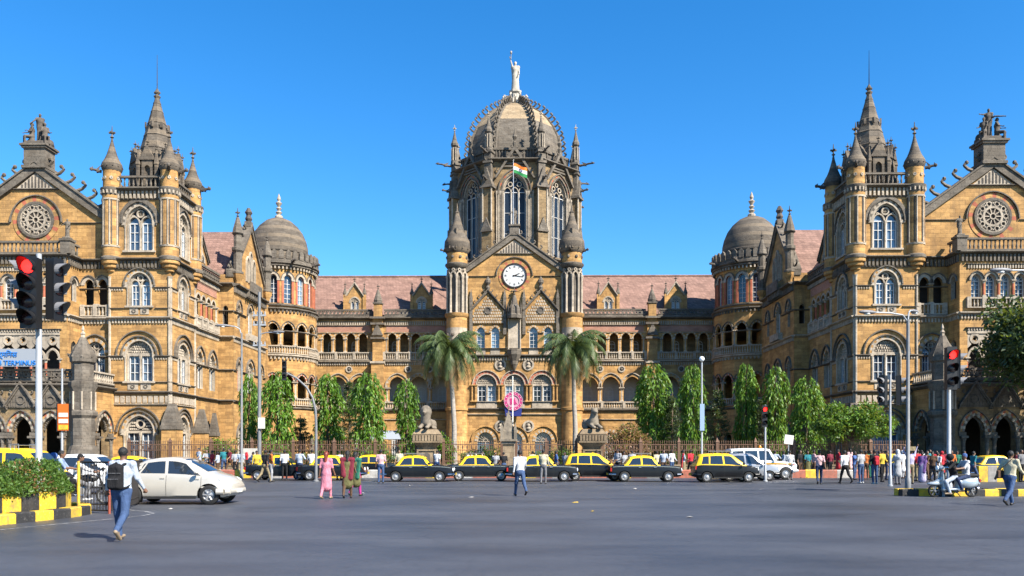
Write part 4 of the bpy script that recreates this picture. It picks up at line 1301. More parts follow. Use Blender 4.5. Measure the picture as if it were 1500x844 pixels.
for s in (-1, 1):
    mb = MB()
    c = s * 3.38
    # checkered gablet over each pair of windows
    mb.prism([(c - 2.0, 18.0), (c + 2.0, 18.0), (c + 2.0, 19.6), (c, 21.9), (c - 2.0, 19.6)], -.2, .02, BUFF)
    for j in range(9):
        for k in range(-6, 7):
            px, pz = k * .3 + (j % 2) * .15, 18.2 + j * .38
            if abs(px) < 1.85 and pz < 21.4 - abs(px) * 1.15 + .1:
                mb.box(c + px - .1, c + px + .1, -.25, -.19, pz - .13, pz + .13, PALE)
    ringdisc(mb, c, 19.7, .32, .48, -.34, -.18, (GREY,), 14); disc(mb, c, 19.7, .34, -.26, BLACK, 12)
    m2 = MB(); coping(m2, ((0, 22.3), (2.25, 19.7)), .26, -.4, .05, GREY, 4, .32); m2.xf(Matrix.Translation((c, 0, 0)))
    for f_, mm in zip(m2.f, m2.m): mb.add([m2.v[i] for i in f_], [tuple(range(len(f_)))], mm)
    mb.lathe(c, -.2, [(.18, 22.2), (.3, 22.6), (.16, 22.9), (.36, 23.2), (.36, 23.5), (.05, 24.0)], 8, GREY)
    for q in (-2.15, 2.15):
        mb.box(c + q - .2, c + q + .2, -.4, .02, 16.6, 21.2, GREY); mb.taper(c + q - .22, c + q + .22, -.42, .02, 21.2, 22.4, .1, GREY)
    f.put(mb, 'window_gablet')
mb = MB()
string(mb, -7, 7, 13.7, .4, .34, GREY); dentils(mb, -7, 7, 13.3, 13.7, .2, .34, PALE)
string(mb, -7, 7, 6.9, .35, .24, GREY); string(mb, -7, 7, 6.3, .2, .14, PALE)
for a, b in ((-7, -5.0), (-3.7, -3.05), (3.05, 3.7), (5.0, 7)): string(mb, a, b, 16.7, .16, .12, GREY)
string(mb, -7, 7, 14.75, .16, .22, GREY)
for a, b in ((-6.9, -2.55), (2.55, 6.9)): string(mb, a, b, 24.0, .14, .12, GREY)
f.put(mb, 'cornice')
mb = MB()
coping(mb, ((0, 29.7), (6.9, 24.75)), .75, -.3, .8, GREY, 8, .5)
mb.prism([(-2.3, 27.0), (2.3, 27.0), (0, 28.7)], -.1, .02, PALE)
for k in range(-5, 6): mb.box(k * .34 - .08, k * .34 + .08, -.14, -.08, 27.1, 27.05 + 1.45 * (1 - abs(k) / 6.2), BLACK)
string(mb, -2.5, 2.5, 26.85, .18, .14, GREY)
mb.box(-.6, .6, -.4, .7, 29.3, 30.4, GREY); mb.box(-.75, .75, -.55, .85, 30.4, 30.6, GREY)
f.put(mb, 'gable_coping')
# clock
zc = 24.15
ck = thing('clock', 'round white wall clock with black hands in the central gable', 'clock', (.36 + math.sin(R(-.75)) * 4.05 * -1 * -1, 109 - 4.05, zc), R(-.75))
mb = MB(); ringdisc(mb, 0, 0, 1.42, 1.6, -.12, .06, (0,), 36); mb.build('bezel', 'iron', ck)
mb = MB(); disc(mb, 0, 0, 1.45, -.03, 0, 36); mb.build('dial', 'white_paint', ck)
for h_ in range(12):
    mb = MB(); k = 3 if h_ % 3 == 0 else 2
    for j in range(k): mb.box((j - (k - 1) / 2) * .09 - .022, (j - (k - 1) / 2) * .09 + .022, -.05, -.035, 1.0, 1.26, 0)
    mb.xf(Matrix.Rotation(-h_ * PI / 6, 4, 'Y').inverted())
    mb.build('numeral', 'iron', ck)
for nm, L, w, ang in (('hour_hand', .75, .075, 66), ('minute_hand', 1.15, .055, 98)):
    mb = MB(); mb.prism([(-w, -.2), (w, -.2), (w * .4, L), (-w * .4, L)], -.09, -.06, 0); mb.xf(Matrix.Rotation(R(ang), 4, 'Y')); mb.build(nm, 'iron', ck)
mb = MB(); ringdisc(mb, 0, zc, 1.62, 2.02, -.06, .02, (RED, BUFF, BUFF), 36); archring(mb, 0, zc, 4.5, 2.3, 0, .12, -.14, .02, (GREY,), 24); f.put(mb, 'clock_surround')
# canopied niche in the middle
mb = MB()
mb.lathe(0, -.3, [(.1, 12.0), (.5, 12.8), (.55, 13.2), (.95, 14.0), (1.0, 14.6), (.8, 14.7)], 8, GREY, R(22.5))
mb.box(-.75, .75, -.12, .02, 14.6, 19.0, PALE)
for s in (-1, 1): mb.lathe(s * .75, -.25, [(.12, 14.7), (.09, 14.9), (.09, 18.4), (.15, 18.6)], 6, PALE)
mb.lathe(0, -.35, [(.95, 18.6), (1.0, 19.0), (.85, 19.2), (.8, 19.9), (.5, 20.4), (.2, 21.6)], 8, GREY, R(22.5))
for k in range(8):
    a = 2 * PI * k / 8 + R(22.5)
    mb.lathe(.9 * math.cos(a), -.35 + .9 * math.sin(a), [(.1, 18.6), (.1, 20.0), (.02, 20.8)], 5, GREY)
finial(mb, 0, -.35, 21.4, 1.3, GREY)
f.put(mb, 'canopied_niche')
# flanking turrets
for s in (-1, 1):
    cx, cy, r = s * 7.35, YP + .2, 1.38
    mb = MB()
    mb.lathe(cx, cy, [(1.5, 0), (1.5, 1.2), (r, 1.4), (r, 6.8), (1.52, 6.9), (1.52, 7.25), (r, 7.3), (r, 13.6), (1.56, 13.8), (1.56, 14.2), (r, 14.3), (r, 15.6)], 16, BUFF)
    mb.lathe(cx, cy, [(r, 15.6), (r, 17.4)], 16, PALE)
    mb.lathe(cx, cy, [(r, 17.4), (r, 18.7), (1.56, 18.9), (1.6, 19.25), (1.2, 19.3)], 16, BUFF)
    mb.lathe(cx, cy, [(1.1, 19.3), (1.1, 25.2)], 16, GREY)
    for k in range(10):
        a = 2 * PI * k / 10 - PI / 2
        x, y = cx + 1.28 * math.cos(a), cy + 1.28 * math.sin(a)
        mb.lathe(x, y, [(.22, 19.3), (.16, 19.5), (.15, 23.6), (.24, 23.9), (.24, 24.1)], 7, PALE)
        a += PI / 10
        for zz in (15.8, 16.5):
            mb.ball((cx + r * math.cos(a), cy + r * math.sin(a), zz), .22, 6, GREY)
        s_ = MB(); archring(s_, 0, 24.1, .46, .3, 0, .16, -.08, .12, (PALE,), 8); ringdisc(s_, 0, 24.75, .1, .22, -.06, .1, (PALE,), 8)
        s_.xf(Matrix.Translation((cx, cy, 0)) @ Matrix.Rotation(a + PI / 2, 4, 'Z') @ Matrix.Translation((0, -1.26, 0)))
        for f_, mm in zip(s_.f, s_.m): mb.add([s_.v[i] for i in f_], [tuple(range(len(f_)))], mm)
    mb.lathe(cx, cy, [(1.3, 25.1), (1.55, 25.4), (1.55, 25.6), (1.32, 25.7)], 16, GREY)
    mb.lathe(cx, cy, [(1.32, 25.7), (1.32, 27.0)], 16, BUFF)
    for k in range(8):
        a = 2 * PI * k / 8 + .4
        mb.ball((cx + 1.3 * math.cos(a), cy + 1.3 * math.sin(a), 26.4), .22, 6, GREY)
    mb.build('clock_turret', WALLM, B, smooth=40)
    mb = MB()
    mb.lathe(cx, cy, [(1.36, 26.95), (1.6, 27.3), (1.66, 27.9), (1.6, 28.6), (1.3, 29.1), (.95, 29.8), (.6, 30.9), (.25, 32.2)], 12, 0)
    for k in range(12):
        a = 2 * PI * k / 12
        mb.tube((cx + 1.68 * math.cos(a), cy + 1.68 * math.sin(a), 27.4), (cx + 1.3 * math.cos(a), cy + 1.3 * math.sin(a), 29.1), .08, .03, 4)
        if k % 3 == 0:
            mb.prism_z([(cx + 1.0 * math.cos(a - .3), cy + 1.0 * math.sin(a - .3)), (cx + 1.25 * math.cos(a), cy + 1.25 * math.sin(a)), (cx + 1.0 * math.cos(a + .3), cy + 1.0 * math.sin(a + .3))], 29.2, 30.0)
    mb.lathe(cx, cy, [(.26, 32.1), (.34, 32.3), (.14, 32.5), (.03, 33.6)], 6, 0)
    mb.build('turret_cap', 'spire_stone', B, smooth=45)
    for a in (-100, -20 if s > 0 else -160): gargoyle(B, (cx + 1.5 * math.cos(R(a)), cy + 1.5 * math.sin(R(a)), 27.2), R(a), .6)

# ---- octagonal drum and ribbed dome
DX, DY, AP = 0, 9.6, 8.4
CR = AP / math.cos(PI / 8)
fw = 2 * AP * math.tan(PI / 8)
for k in range(8):
    a = -PI / 2 + k * PI / 4
    f = Fr(DX + AP * math.cos(a), DY + AP * math.sin(a), a + PI / 2)
    h = fw / 2
    front = k in (0, 1, 2, 6, 7)
    mb = MB()
    op = (0, 3.0, 28.2, 36.6, 2.3)
    if front:
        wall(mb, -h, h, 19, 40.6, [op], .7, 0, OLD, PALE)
        for i, (a0, a1, y0) in enumerate(((.0, .16, .0), (.16, .34, -.12), (.34, .6, -.05))):
            archring(mb, 0, 36.6, 3.0, 2.3, a0, a1, y0 - .05, .1, ((PALE,), (GREY,), (RED, OLD, OLD))[i], 20, 8.4 if i < 2 else .1)
        archring(mb, 0, 36.6, 3.0, 2.3, .6, .75, -.2, .1, (GREY,), 18, .4)
        for s in (-1, 1):
            for d in (.1, .38, .66, .94):
                mb.lathe(s * (1.5 + d), -.12, [(.17, 28.2), (.1, 28.5), (.1, 36.0), (.18, 36.4), (.18, 36.6)], 6, PALE)
            mb.box(s * 1.9 - .55, s * 1.9 + .55, -.24, .02, 36.45, 36.75, GREY)
            # lower blind lancets
            for d in (1.0, 2.4):
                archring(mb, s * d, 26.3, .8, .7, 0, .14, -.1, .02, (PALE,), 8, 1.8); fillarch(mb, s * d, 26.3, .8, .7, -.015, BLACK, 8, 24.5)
        # gablet above the window
        mb.prism([(-2.75, 38.3), (-2.5, 38.3), (0, 42.0), (2.5, 38.3), (2.75, 38.3), (0, 42.7)], -.5, .05, GREY)
        fillpts = [(-2.4, 39.4), (0, 42.0), (2.4, 39.4)]
        for j in range(6):
            zz = 39.8 + j * .38
            ww = (42.2 - zz) * .62
            if ww > .15: mb.box(-ww, ww, -.2 - .02 * (j % 2), .02, zz, zz + .22, GREY)
        for s in (-1, 1):
            for t in (.2, .45, .7, .92):
                crocket(mb, (s * 2.65 * (1 - t), -.22, 38.4 + 4.3 * t), (s, 0, 0), .38, GREY)
        mb.lathe(0, -.25, [(.2, 42.5), (.3, 43.0), (.14, 43.3), (.34, 43.8), (.2, 44.1), (.05, 44.9)], 6, GREY)
        # arcaded gallery under the dome
        for q in range(-7, 8):
            if abs(q) > 2:
                mb.box(q * .42 - .08, q * .42 + .08, .88, 1.05, 41.0, 42.5, GREY)
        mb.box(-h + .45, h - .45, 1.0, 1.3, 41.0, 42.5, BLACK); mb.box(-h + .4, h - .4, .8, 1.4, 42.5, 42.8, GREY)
    else:
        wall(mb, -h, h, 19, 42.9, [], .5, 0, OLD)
    string(mb, -h, h, 27.6, .4, .3, GREY); string(mb, -h, h, 40.5, .5, .5, GREY); string(mb, -h, h, 24.0, .3, .2, GREY)
    f.put(mb, 'drum_wall')
    if front:
        f.win(0, 3.0, 28.2, 36.6, 2.3, 'traceried', .45)
    # corner pier and pinnacle
    c = a + PI / 8
    mb = MB()
    mb.box(-.72, .72, -.75, .6, 19, 31.0, OLD)
    mb.box(-.6, .6, -.6, .6, 31.0, 37.2, OLD)
    for z, e in ((23.8, .12), (27.6, .14), (36.9, .2)): mb.box(-.72 - e, .72 + e, -.75 - e, .6, z, z + .35, GREY)
    for zb, wd in ((31.0, .8), (24.1, .9)):
        mb.prism([(-wd, zb), (wd, zb), (0, zb + 1.9)], -.95, -.5, GREY)
    for s in (-1, 1):
        mb.lathe(s * .64, -.64, [(.15, 31.2), (.11, 31.5), (.11, 36.6), (.17, 36.9)], 6, PALE)
    mb.prism([(-.8, 37.2), (.8, 37.2), (0, 39.6)], -.8, .4, GREY)
    mb.box(-.5, .5, -.45, .55, 37.2, 41.9, GREY)
    for z in (40.3, 41.7): mb.box(-.64, .64, -.6, .6, z, z + .3, GREY)
    mb.lathe(0, -.1, [(.56, 42.0), (.56, 42.3), (.36, 42.4), (.36, 44.3), (.54, 44.5), (.54, 44.8), (.36, 45.2), (.07, 46.5)], 8, GREY)
    for q in range(8):
        t = 2 * PI * q / 8
        mb.lathe(.46 * math.cos(t), -.1 + .46 * math.sin(t), [(.08, 42.4), (.06, 44.2)], 5, PALE)
    finial(mb, 0, -.1, 46.3, 1.2, PALE)
    mb.build('drum_buttress', WALLM, B, (DX + CR * math.cos(c), DY + CR * math.sin(c), 0), c + PI / 2)
    if -PI - .1 < c < .5 or k in (6, 7, 5):
        for z, L in ((41.6, 1.9), (38.0, 1.1)):
            gargoyle(B, (DX + (CR + .7) * math.cos(c), DY + (CR + .7) * math.sin(c), z), c, L)
prof = [(7.0, 41.2), (7.0, 43.0), (6.85, 44.6), (6.5, 46.1), (5.85, 47.6), (4.95, 48.9), (3.8, 50.1), (2.5, 50.95), (1.45, 51.5), (1.05, 51.7)]
mb = MB()
mb.lathe(DX, DY, prof, 8, 0, PI / 8, [1, 1, 1, 1, 0, 0, 0, 0, 0])
mb.lathe(DX, DY, [(8.6, 40.7), (8.6, 40.95), (7.0, 41.1)], 8, 0, PI / 8)
dome = mb.build('dome', ['dome_stone', 'grey_stone'], B)
for k in range(8):
    a = PI / 8 + k * PI / 4
    mb = MB()
    pts = [(DX + r * math.cos(a), DY + r * math.sin(a), z) for r, z in prof[1:]]
    mb.path(pts, .26, 6, 0, .16)
    d = (math.cos(a), math.sin(a), 0)
    for j in range(len(prof) - 2):
        for t in (.0, .55):
            r_, z_ = [prof[j + 1][q] * (1 - t) + prof[j + 2][q] * t for q in (0, 1)]
            crocket(mb, (DX + (r_ + .1) * math.cos(a), DY + (r_ + .1) * math.sin(a), z_), d, .72, 0)
    mb.build('dome_rib', 'grey_stone', dome, smooth=40)
mb = MB()
mb.lathe(DX, DY, [(1.4, 51.4), (1.3, 51.9), (.95, 52.3), (.75, 52.5), (.75, 53.2), (.95, 53.4), (.95, 53.65), (.8, 53.7)], 8, 0, PI / 8)
for k in range(16):
    a = 2 * PI * k / 16
    crocket(mb, (DX + 1.2 * math.cos(a), DY + 1.2 * math.sin(a), 51.7 + .35 * (k % 2)), (math.cos(a), math.sin(a), 0), .75, 0)
mb.build('lantern', 'statue_white', dome, smooth=40)
# ------------------------------------------------------------------ ground
def px(x, D): return (x - 750) / 1202 * D
def pz(y, D): return 1.7 + (661 - y) / 1202 * D
m, nt, bs = new_mat('asphalt')
geo = N(nt, 'ShaderNodeNewGeometry'); pos = geo.outputs['Position']
n1 = noise(nt, scaled(nt, pos, (.16, .3, 1)), 1.0, 5, .6)
n2 = noise(nt, pos, 60, 3, .7)
n3 = noise(nt, scaled(nt, pos, (.1, .42, 1)), 1.0, 6, .65)
n4 = noise(nt, pos, 3.2, 6, .7)
c = ramp(nt, n1.outputs[0], (.32, (.036, .0395, .049, 1)), (.68, (.076, .081, .095, 1)))
c = mixc(nt, .5, c, ramp(nt, n2.outputs[0], (.3, (.45, .45, .45, 1)), (.75, (1.0, 1.0, 1.0, 1))), 'MULTIPLY')
c = mixc(nt, ramp(nt, n3.outputs[0], (.48, 0.0), (.72, .4)), c, (.095, .097, .103, 1))
c = mixc(nt, ramp(nt, n4.outputs[0], (.54, 0.0), (.7, .5)), c, (.03, .031, .035, 1))
n6 = noise(nt, pos, 11, 5, .7)
c = mixc(nt, .6, c, ramp(nt, n6.outputs[0], (.3, (.62, .62, .62, 1)), (.7, (1.12, 1.12, 1.14, 1))), 'MULTIPLY')
vor = N(nt, 'ShaderNodeTexVoronoi', feature='DISTANCE_TO_EDGE')
vor.inputs['Scale'].default_value = .22
wob = noise(nt, pos, 1.2, 4); wm = N(nt, 'ShaderNodeVectorMath', operation='MULTIPLY_ADD'); wm.inputs[1].default_value = (.9, .9, 0)
nt.links.new(wob.outputs[1], wm.inputs[0]); nt.links.new(pos, wm.inputs[2]); nt.links.new(wm.outputs[0], vor.inputs['Vector'])
c = mixc(nt, ramp(nt, vor.outputs[0], (.0, .22), (.01, 0.0)), c, (.02, .02, .022, 1))
nt.links.new(c, bs.inputs['Base Color'])
nt.links.new(ramp(nt, n1.outputs[0], (.3, .36), (.7, .62)), bs.inputs['Roughness'])
bs.inputs['Specular IOR Level'].default_value = .45
add_bump(nt, bs, n2.outputs[0], .5, .012)
plain('paving', (.27, .235, .2, 1), .85, var=.3, vscale=2, bump=.3)
plain('soil', (.07, .065, .03, 1), .95, var=.5, vscale=3, bump=.5)
def kerb_mat(name, col, chip=.85, dirt=.7):
    m, nt, bs = new_mat(name)
    geo = N(nt, 'ShaderNodeNewGeometry'); p_ = geo.outputs['Position']
    col = dim(col)
    a = noise(nt, p_, 4, 6, .7); b = noise(nt, p_, 17, 6, .75); d = noise(nt, scaled(nt, p_, (1, 1, .4)), 2.2, 5, .7)
    c = ramp(nt, a.outputs[0], (.3, tuple(x * .62 for x in col[:3]) + (1,)), (.65, col))
    c = mixc(nt, ramp(nt, b.outputs[0], (.57, 0.0), (.63, chip)), c, (.2, .185, .165, 1))
    c = mixc(nt, ramp(nt, d.outputs[0], (.5, 0.0), (.72, dirt)), c, (.075, .065, .055, 1))
    nt.links.new(c, bs.inputs['Base Color']); bs.inputs['Roughness'].default_value = .75
    add_bump(nt, bs, b.outputs[0], .5, .02)
kerb_mat('kerb_yellow', (1.0, .64, .03, 1))
kerb_mat('kerb_black', (.026, .025, .025, 1), .3, .3)
kerb_mat('kerb_red', (.52, .15, .085, 1))
kerb_mat('kerb_white', (.6, .57, .52, 1))
plain('concrete', (.34, .32, .29, 1), .85, var=.3, vscale=5, bump=.3)
m, nt, bs = new_mat('road_paint')
geo = N(nt, 'ShaderNodeNewGeometry')
n1 = noise(nt, geo.outputs['Position'], 7, 5, .75)
nt.links.new(ramp(nt, n1.outputs[0], (.46, (.075, .077, .084, 1)), (.68, (.36, .355, .34, 1))), bs.inputs['Base Color'])
bs.inputs['Roughness'].default_value = .7

mb = MB(); mb.add([(-3000, -60, 0), (3000, -60, 0), (3000, 4000, 0), (-3000, 4000, 0)], [(0, 1, 2, 3)])
tag(mb.build('road', 'asphalt'), 'wide grey asphalt junction in front of the station', kind='structure')
mb = MB(); mb.box(-32, 40, 56.6, 60.0, -.05, .14, 0); mb.box(-32, 40, 56.35, 56.6, -.05, .145, 1)
tag(mb.build('pavement', ['paving', 'concrete']), 'paved footpath along the station railings', kind='structure')
mb = MB(); mb.box(-28.6, 29.4, 60.0, 108, -.05, .1, 0)
tag(mb.build('garden_ground', 'soil'), 'garden soil behind the station railings', kind='structure')
mb = MB(); mb.box(-70, -29, 62.5, 75, -.05, .12, 0); mb.box(29.8, 70, 62.5, 75, -.05, .12, 0)
tag(mb.build('forecourt', 'paving'), 'paved forecourt before the porches', kind='structure')
# worn lane paint
def paint(pts, w):
    mb = MB()
    for (a, b) in zip(pts[:-1], pts[1:]):
        d = Vector((b[0] - a[0], b[1] - a[1], 0)).normalized(); q = Vector((-d.y, d.x, 0)) * w / 2
        mb.add([(a[0] + q.x, a[1] + q.y, .004), (a[0] - q.x, a[1] - q.y, .004), (b[0] - q.x, b[1] - q.y, .004), (b[0] + q.x, b[1] + q.y, .004)], [(0, 1, 2, 3)])
    return tag(mb.build('road_marking', 'road_paint'), 'worn white line painted on the asphalt', kind='structure')
paint([(-12.2, 15.2), (-11.2, 17.3), (-10.6, 19.0), (-10.0, 20.6), (-9.7, 21.6), (-9.8, 22.4), (-10.3, 23.1), (-11.4, 24.0)], .11)
paint([(14.0, 29.9), (24, 29.6)], .12)
# litter
rl = random.Random(5)
for i, (x, D) in enumerate(((868, 23), (843, 27), (690, 30), (532, 33), (1010, 21), (930, 37), (250, 24), (600, 40))):
    mb = MB(); w = .05 + rl.random() * .07
    mb.add([(-w, -w * .6, .006), (w, -w * .4, .01), (w * .8, w * .7, .03), (-w * .7, w * .5, .012), (0, 0, .035)], [(0, 1, 4), (1, 2, 4), (2, 3, 4), (3, 0, 4)])
    tag(mb.build('litter', 'kerb_yellow' if i in (0, 1) else 'kerb_white', None, (px(x, D), D, .004), rl.random() * 6), 'yellowish dry leaf scrap lying on the asphalt' if i in (0, 1) else 'small crumpled white paper scrap lying on the asphalt', 'litter', 'scraps on the road')

# ------------------------------------------------------------------ kerbs and low walls of painted blocks
def block_path(o, pts, th, z0, z1, L, mats, name='block', bev=.03, first=0):
    """a run of painted blocks along a polyline, each block an object under o"""
    i = first
    segs = list(zip(pts[:-1], pts[1:]))
    tot = sum(math.dist(a, b) for a, b in segs)
    n = max(1, round(tot / L)); step = tot / n
    def P(t):
        for a, b in segs:
            d = math.dist(a, b)
            if t <= d + 1e-6: return (a[0] + (b[0] - a[0]) * t / d, a[1] + (b[1] - a[1]) * t / d)
            t -= d
        return segs[-1][1]
    rr = random.Random(len(pts) * 31 + int(z1 * 100))
    for k in range(n):
        a, b = P(k * step + .006), P((k + 1) * step - .006)
        d = Vector((b[0] - a[0], b[1] - a[1])); l = d.length
        mb = MB(); e = bev
        zt = z1 + rr.uniform(-.012, .012)
        prof = [(0, z0), (0, zt - e), (e, zt), (th - e, zt), (th, zt - e), (th, z0)]
        mb.add([(0, q, z) for q, z in prof] + [(l, q, z) for q, z in prof], [tuple(range(5, -1, -1)), tuple(range(6, 12))] + [(j, (j + 1) % 6, (j + 1) % 6 + 6, j + 6) for j in range(6)])
        mb.build(name, mats[(k + first) % len(mats)], o, (a[0], a[1], 0), math.atan2(d.y, d.x) + rr.uniform(-.008, .008))
planter = thing('planter', 'raised roadside planter of black and yellow painted blocks holding a hedge', 'planter')
# the path runs so that the wall's thickness (left of travel) points into the island
outer = [(-12.9, 14.2), (-11.75, 18.75), (-11.25, 21.0), (-11.35, 22.2), (-11.9, 23.1), (-12.9, 23.6), (-17, 23.9)]
inner = [(-13.3, 14.4), (-12.1, 18.75), (-11.62, 21.0), (-11.75, 21.9), (-12.25, 22.7), (-13.2, 23.15), (-17, 23.4)]
block_path(planter, outer, .33, 0, .25, .58, ('kerb_yellow', 'kerb_black'), 'kerb_block')
block_path(planter, inner, .22, .05, .68, .56, ('kerb_black', 'kerb_yellow'), 'wall_block')
mb = MB(); mb.prism_z([(x - .1, y) for x, y in inner] + [(-17, 14.4)], .1, .58); mb.build('earth', 'soil', planter)
div = thing('traffic_divider', 'low kerb of black and yellow blocks beside the parked scooter', 'kerb')
block_path(div, [(px(1322, 31), 31.0), (24, 30.8)], .35, 0, .27, .62, ('kerb_black', 'kerb_yellow'), 'kerb_block')
block_path(div, [(24, 31.5), (px(1322, 31), 31.7)], .35, 0, .27, .62, ('kerb_yellow', 'kerb_black'), 'kerb_block')
mb = MB(); mb.box(14.9, 24, 31.2, 31.5, 0, .22); mb.build('infill', 'concrete', div)
low = thing('striped_wall', 'knee-high wall with broad yellow and grey painted stripes', 'wall')
block_path(low, [(px(1428, 46), 45.6), (32, 45.6)], .3, 0, .86, .5, ('kerb_yellow', 'concrete'), 'wall_block')
bar = thing('median_barrier', 'low median wall of red, white and yellow painted concrete blocks behind the taxi rank', 'barrier')
block_path(bar, [(px(296, 52), 52.2), (px(1275, 52), 52.2)], .3, 0, .52, 1.0, ('kerb_red', 'kerb_red', 'kerb_yellow', 'kerb_red', 'kerb_white', 'kerb_red'), 'barrier_block', .06)

# ------------------------------------------------------------------ railings with lion gate piers
stone('pier_stone', (.36, .27, .17, 1), (.8, .4), .7, .3, .6, (.07, .06, .05, 1), spots=.3)
plain('rusty_iron', (.19, .105, .065, 1), .7, .2, var=.5, vscale=20)
def railing(x0, x1, y, label):
    o = thing('railing', label, 'fence', ((x0 + x1) / 2, y, 0))
    L = (x1 - x0) / 2
    mb = MB(); mb.box(-L, L, -.16, .16, .05, .62); mb.box(-L, L, -.2, .2, .62, .72); mb.build('plinth', 'pier_stone', o)
    n = max(1, round(2 * L / 2.9)); st = 2 * L / n
    for k in range(n + 1):
        mb = MB(); mb.box(-.1, .1, -.1, .1, .72, 2.35); mb.taper(-.13, .13, -.13, .13, 2.35, 2.7, .05); mb.build('post', 'rusty_iron', o, (-L + k * st, 0, 0))
    mb = MB()
    for z in (.95, 1.75, 2.15): mb.box(-L, L, -.025, .025, z, z + .06)
    mb.build('rail', 'rusty_iron', o)
    mb = MB()
    k = int(2 * L / .16)
    for i in range(k):
        x = -L + (i + .5) * 2 * L / k
        mb.box(x - .014, x + .014, -.014, .014, .72, 2.36)
        mb.taper(x - .03, x + .03, -.012, .012, 2.36, 2.52, .05)
        mb.box(x - .055, x + .055, -.012, .012, 1.86, 2.1) if i % 2 == 0 else None
    tag(mb.build('bars', 'rusty_iron', o), kind='stuff')
    return o
railing(-28.0, -7.0, 60, 'long rusty iron railing on a stone plinth beside the round-topped hedge trees')
railing(-5.0, -.75, 60, 'short rusty iron railing between stone lion pier and pinnacled gate pier')
railing(.3, 4.7, 60, 'short rusty iron railing between pinnacled gate pier and the dark-faced lion pier')
railing(6.6, 29.0, 60, 'long rusty iron railing running to the spreading green tree')
# ------------------------------------------------------------------ vegetation
def leaf_mat(name, a, b, trans=.35):
    m, nt, bs = new_mat(name)
    geo = N(nt, 'ShaderNodeNewGeometry')
    col = ramp(nt, geo.outputs['Random Per Island'], (0.0, a), (1.0, b))
    nt.links.new(col, bs.inputs['Base Color'])
    bs.inputs['Roughness'].default_value = .5
    bs.inputs['Specular IOR Level'].default_value = .35
    tr = N(nt, 'ShaderNodeBsdfTranslucent')
    nt.links.new(mixc(nt, .5, col, (.5, .6, .06, 1), 'MIX'), tr.inputs[0])
    mx = N(nt, 'ShaderNodeMixShader'); mx.inputs[0].default_value = trans
    out = nt.nodes['Material Output']
    nt.links.new(bs.outputs[0], mx.inputs[1]); nt.links.new(tr.outputs[0], mx.inputs[2]); nt.links.new(mx.outputs[0], out.inputs[0])
    return m
leaf_mat('leaf_bright', (.026, .07, .007, 1), (.105, .21, .014, 1), .24)
leaf_mat('leaf_mid', (.028, .068, .012, 1), (.08, .145, .022, 1), .25)
leaf_mat('leaf_dark', (.014, .03, .01, 1), (.04, .07, .018, 1), .15)
leaf_mat('leaf_palm', (.02, .042, .012, 1), (.075, .105, .03, 1), .12)
leaf_mat('leaf_dry', (.16, .1, .04, 1), (.28, .17, .07, 1), .2)
leaf_mat('leaf_brown', (.12, .06, .025, 1), (.25, .13, .06, 1), .25)
plain('bark', (.16, .115, .08, 1), .9, var=.4, vscale=6, bump=.6)
plain('palm_bark', (.40, .36, .31, 1), .9, var=.25, vscale=5, bump=.5)
def quads(name, V, mats, mi=None):
    """V: (n,4,3) array of loose quads"""
    n = len(V)
    me = bpy.data.meshes.new(name)
    me.vertices.add(n * 4); me.vertices.foreach_set('co', V.reshape(-1).astype(np.float32))
    me.loops.add(n * 4); me.loops.foreach_set('vertex_index', np.arange(n * 4, dtype=np.int32))
    me.polygons.add(n); me.polygons.foreach_set('loop_start', np.arange(0, n * 4, 4, dtype=np.int32))
    for mm in mats: me.materials.append(MATS[mm])
    if mi is not None: me.polygons.foreach_set('material_index', np.asarray(mi, dtype=np.int32))
    me.update(calc_edges=True)
    return me
def leaves(C, D, U, L, W):
    """leaf diamonds: centre-base C, direction D, side U, length L, width W"""
    L = L[:, None]; W = W[:, None]
    a = C; b = C + D * L * .45 + U * W * .5; c_ = C + D * L; d = C + D * L * .45 - U * W * .5
    return np.stack([a, b, c_, d], 1)
def unit(v): return v / np.maximum(1e-9, np.linalg.norm(v, axis=1, keepdims=True))
def ashoka_crown(rng, h, r, z0=.7):
    C = []; D = []
    n = int(165 * h / 8)
    for i in range(n):
        t = (i + rng.random()) / n
        z = z0 + (h - z0) * t
        prof = min(1, .72 + t * 1.6) * min(1.0, ((1.04 - t) / .12)) ** .55
        rr = r * prof * (.98 + .14 * math.sin(z * 2.1 + rng.random()) + rng.normal() * .14)
        a = rng.random() * 2 * PI
        out = np.array([math.cos(a), math.sin(a), 0])
        k = 26
        s = np.linspace(0, 1, k)[:, None]
        droop = .9 + rng.random() * .8
        base = np.array([0, 0, z]) + out * rr * (.35 + .65 * np.sqrt(s)) - np.array([0, 0, 1]) * droop * s ** 1.4 + rng.normal(size=(k, 3)) * .07
        C.append(base); dd = out * .35 + np.array([0, 0, -1.0]) + rng.normal(size=(k, 3)) * .38; D.append(dd)
    C = np.concatenate(C); D = unit(np.concatenate(D))
    U = unit(np.cross(D, rng.normal(size=D.shape)))
    n = len(C)
    C[:, 2] = np.maximum(C[:, 2], .45)
    return leaves(C, D, U, .26 + rng.random(n) * .2, .1 + rng.random(n) * .06)
def trunk(mb, h, r0, r1, lean=(0, 0), k=6, rng=random.Random(2), n=8):
    pts = []
    for i in range(k + 1):
        t = i / k
        pts.append((lean[0] * t * t + rng.uniform(-.03, .03) * (i > 0), lean[1] * t * t + rng.uniform(-.03, .03) * (i > 0), h * t))
    mb.path(pts, r0, n, 0, r1)
    return pts
rng = np.random.default_rng(11)
ASH = []
for i in range(4):
    cm = quads('crown', ashoka_crown(rng, 8.0, 1.15 + .1 * (i % 2)), ['leaf_bright'])
    mb = MB(); trunk(mb, 7.2, .16, .05, rng=random.Random(i)); tm = mb.mesh('trunk', ['bark'], 40)
    ASH.append((cm, tm))
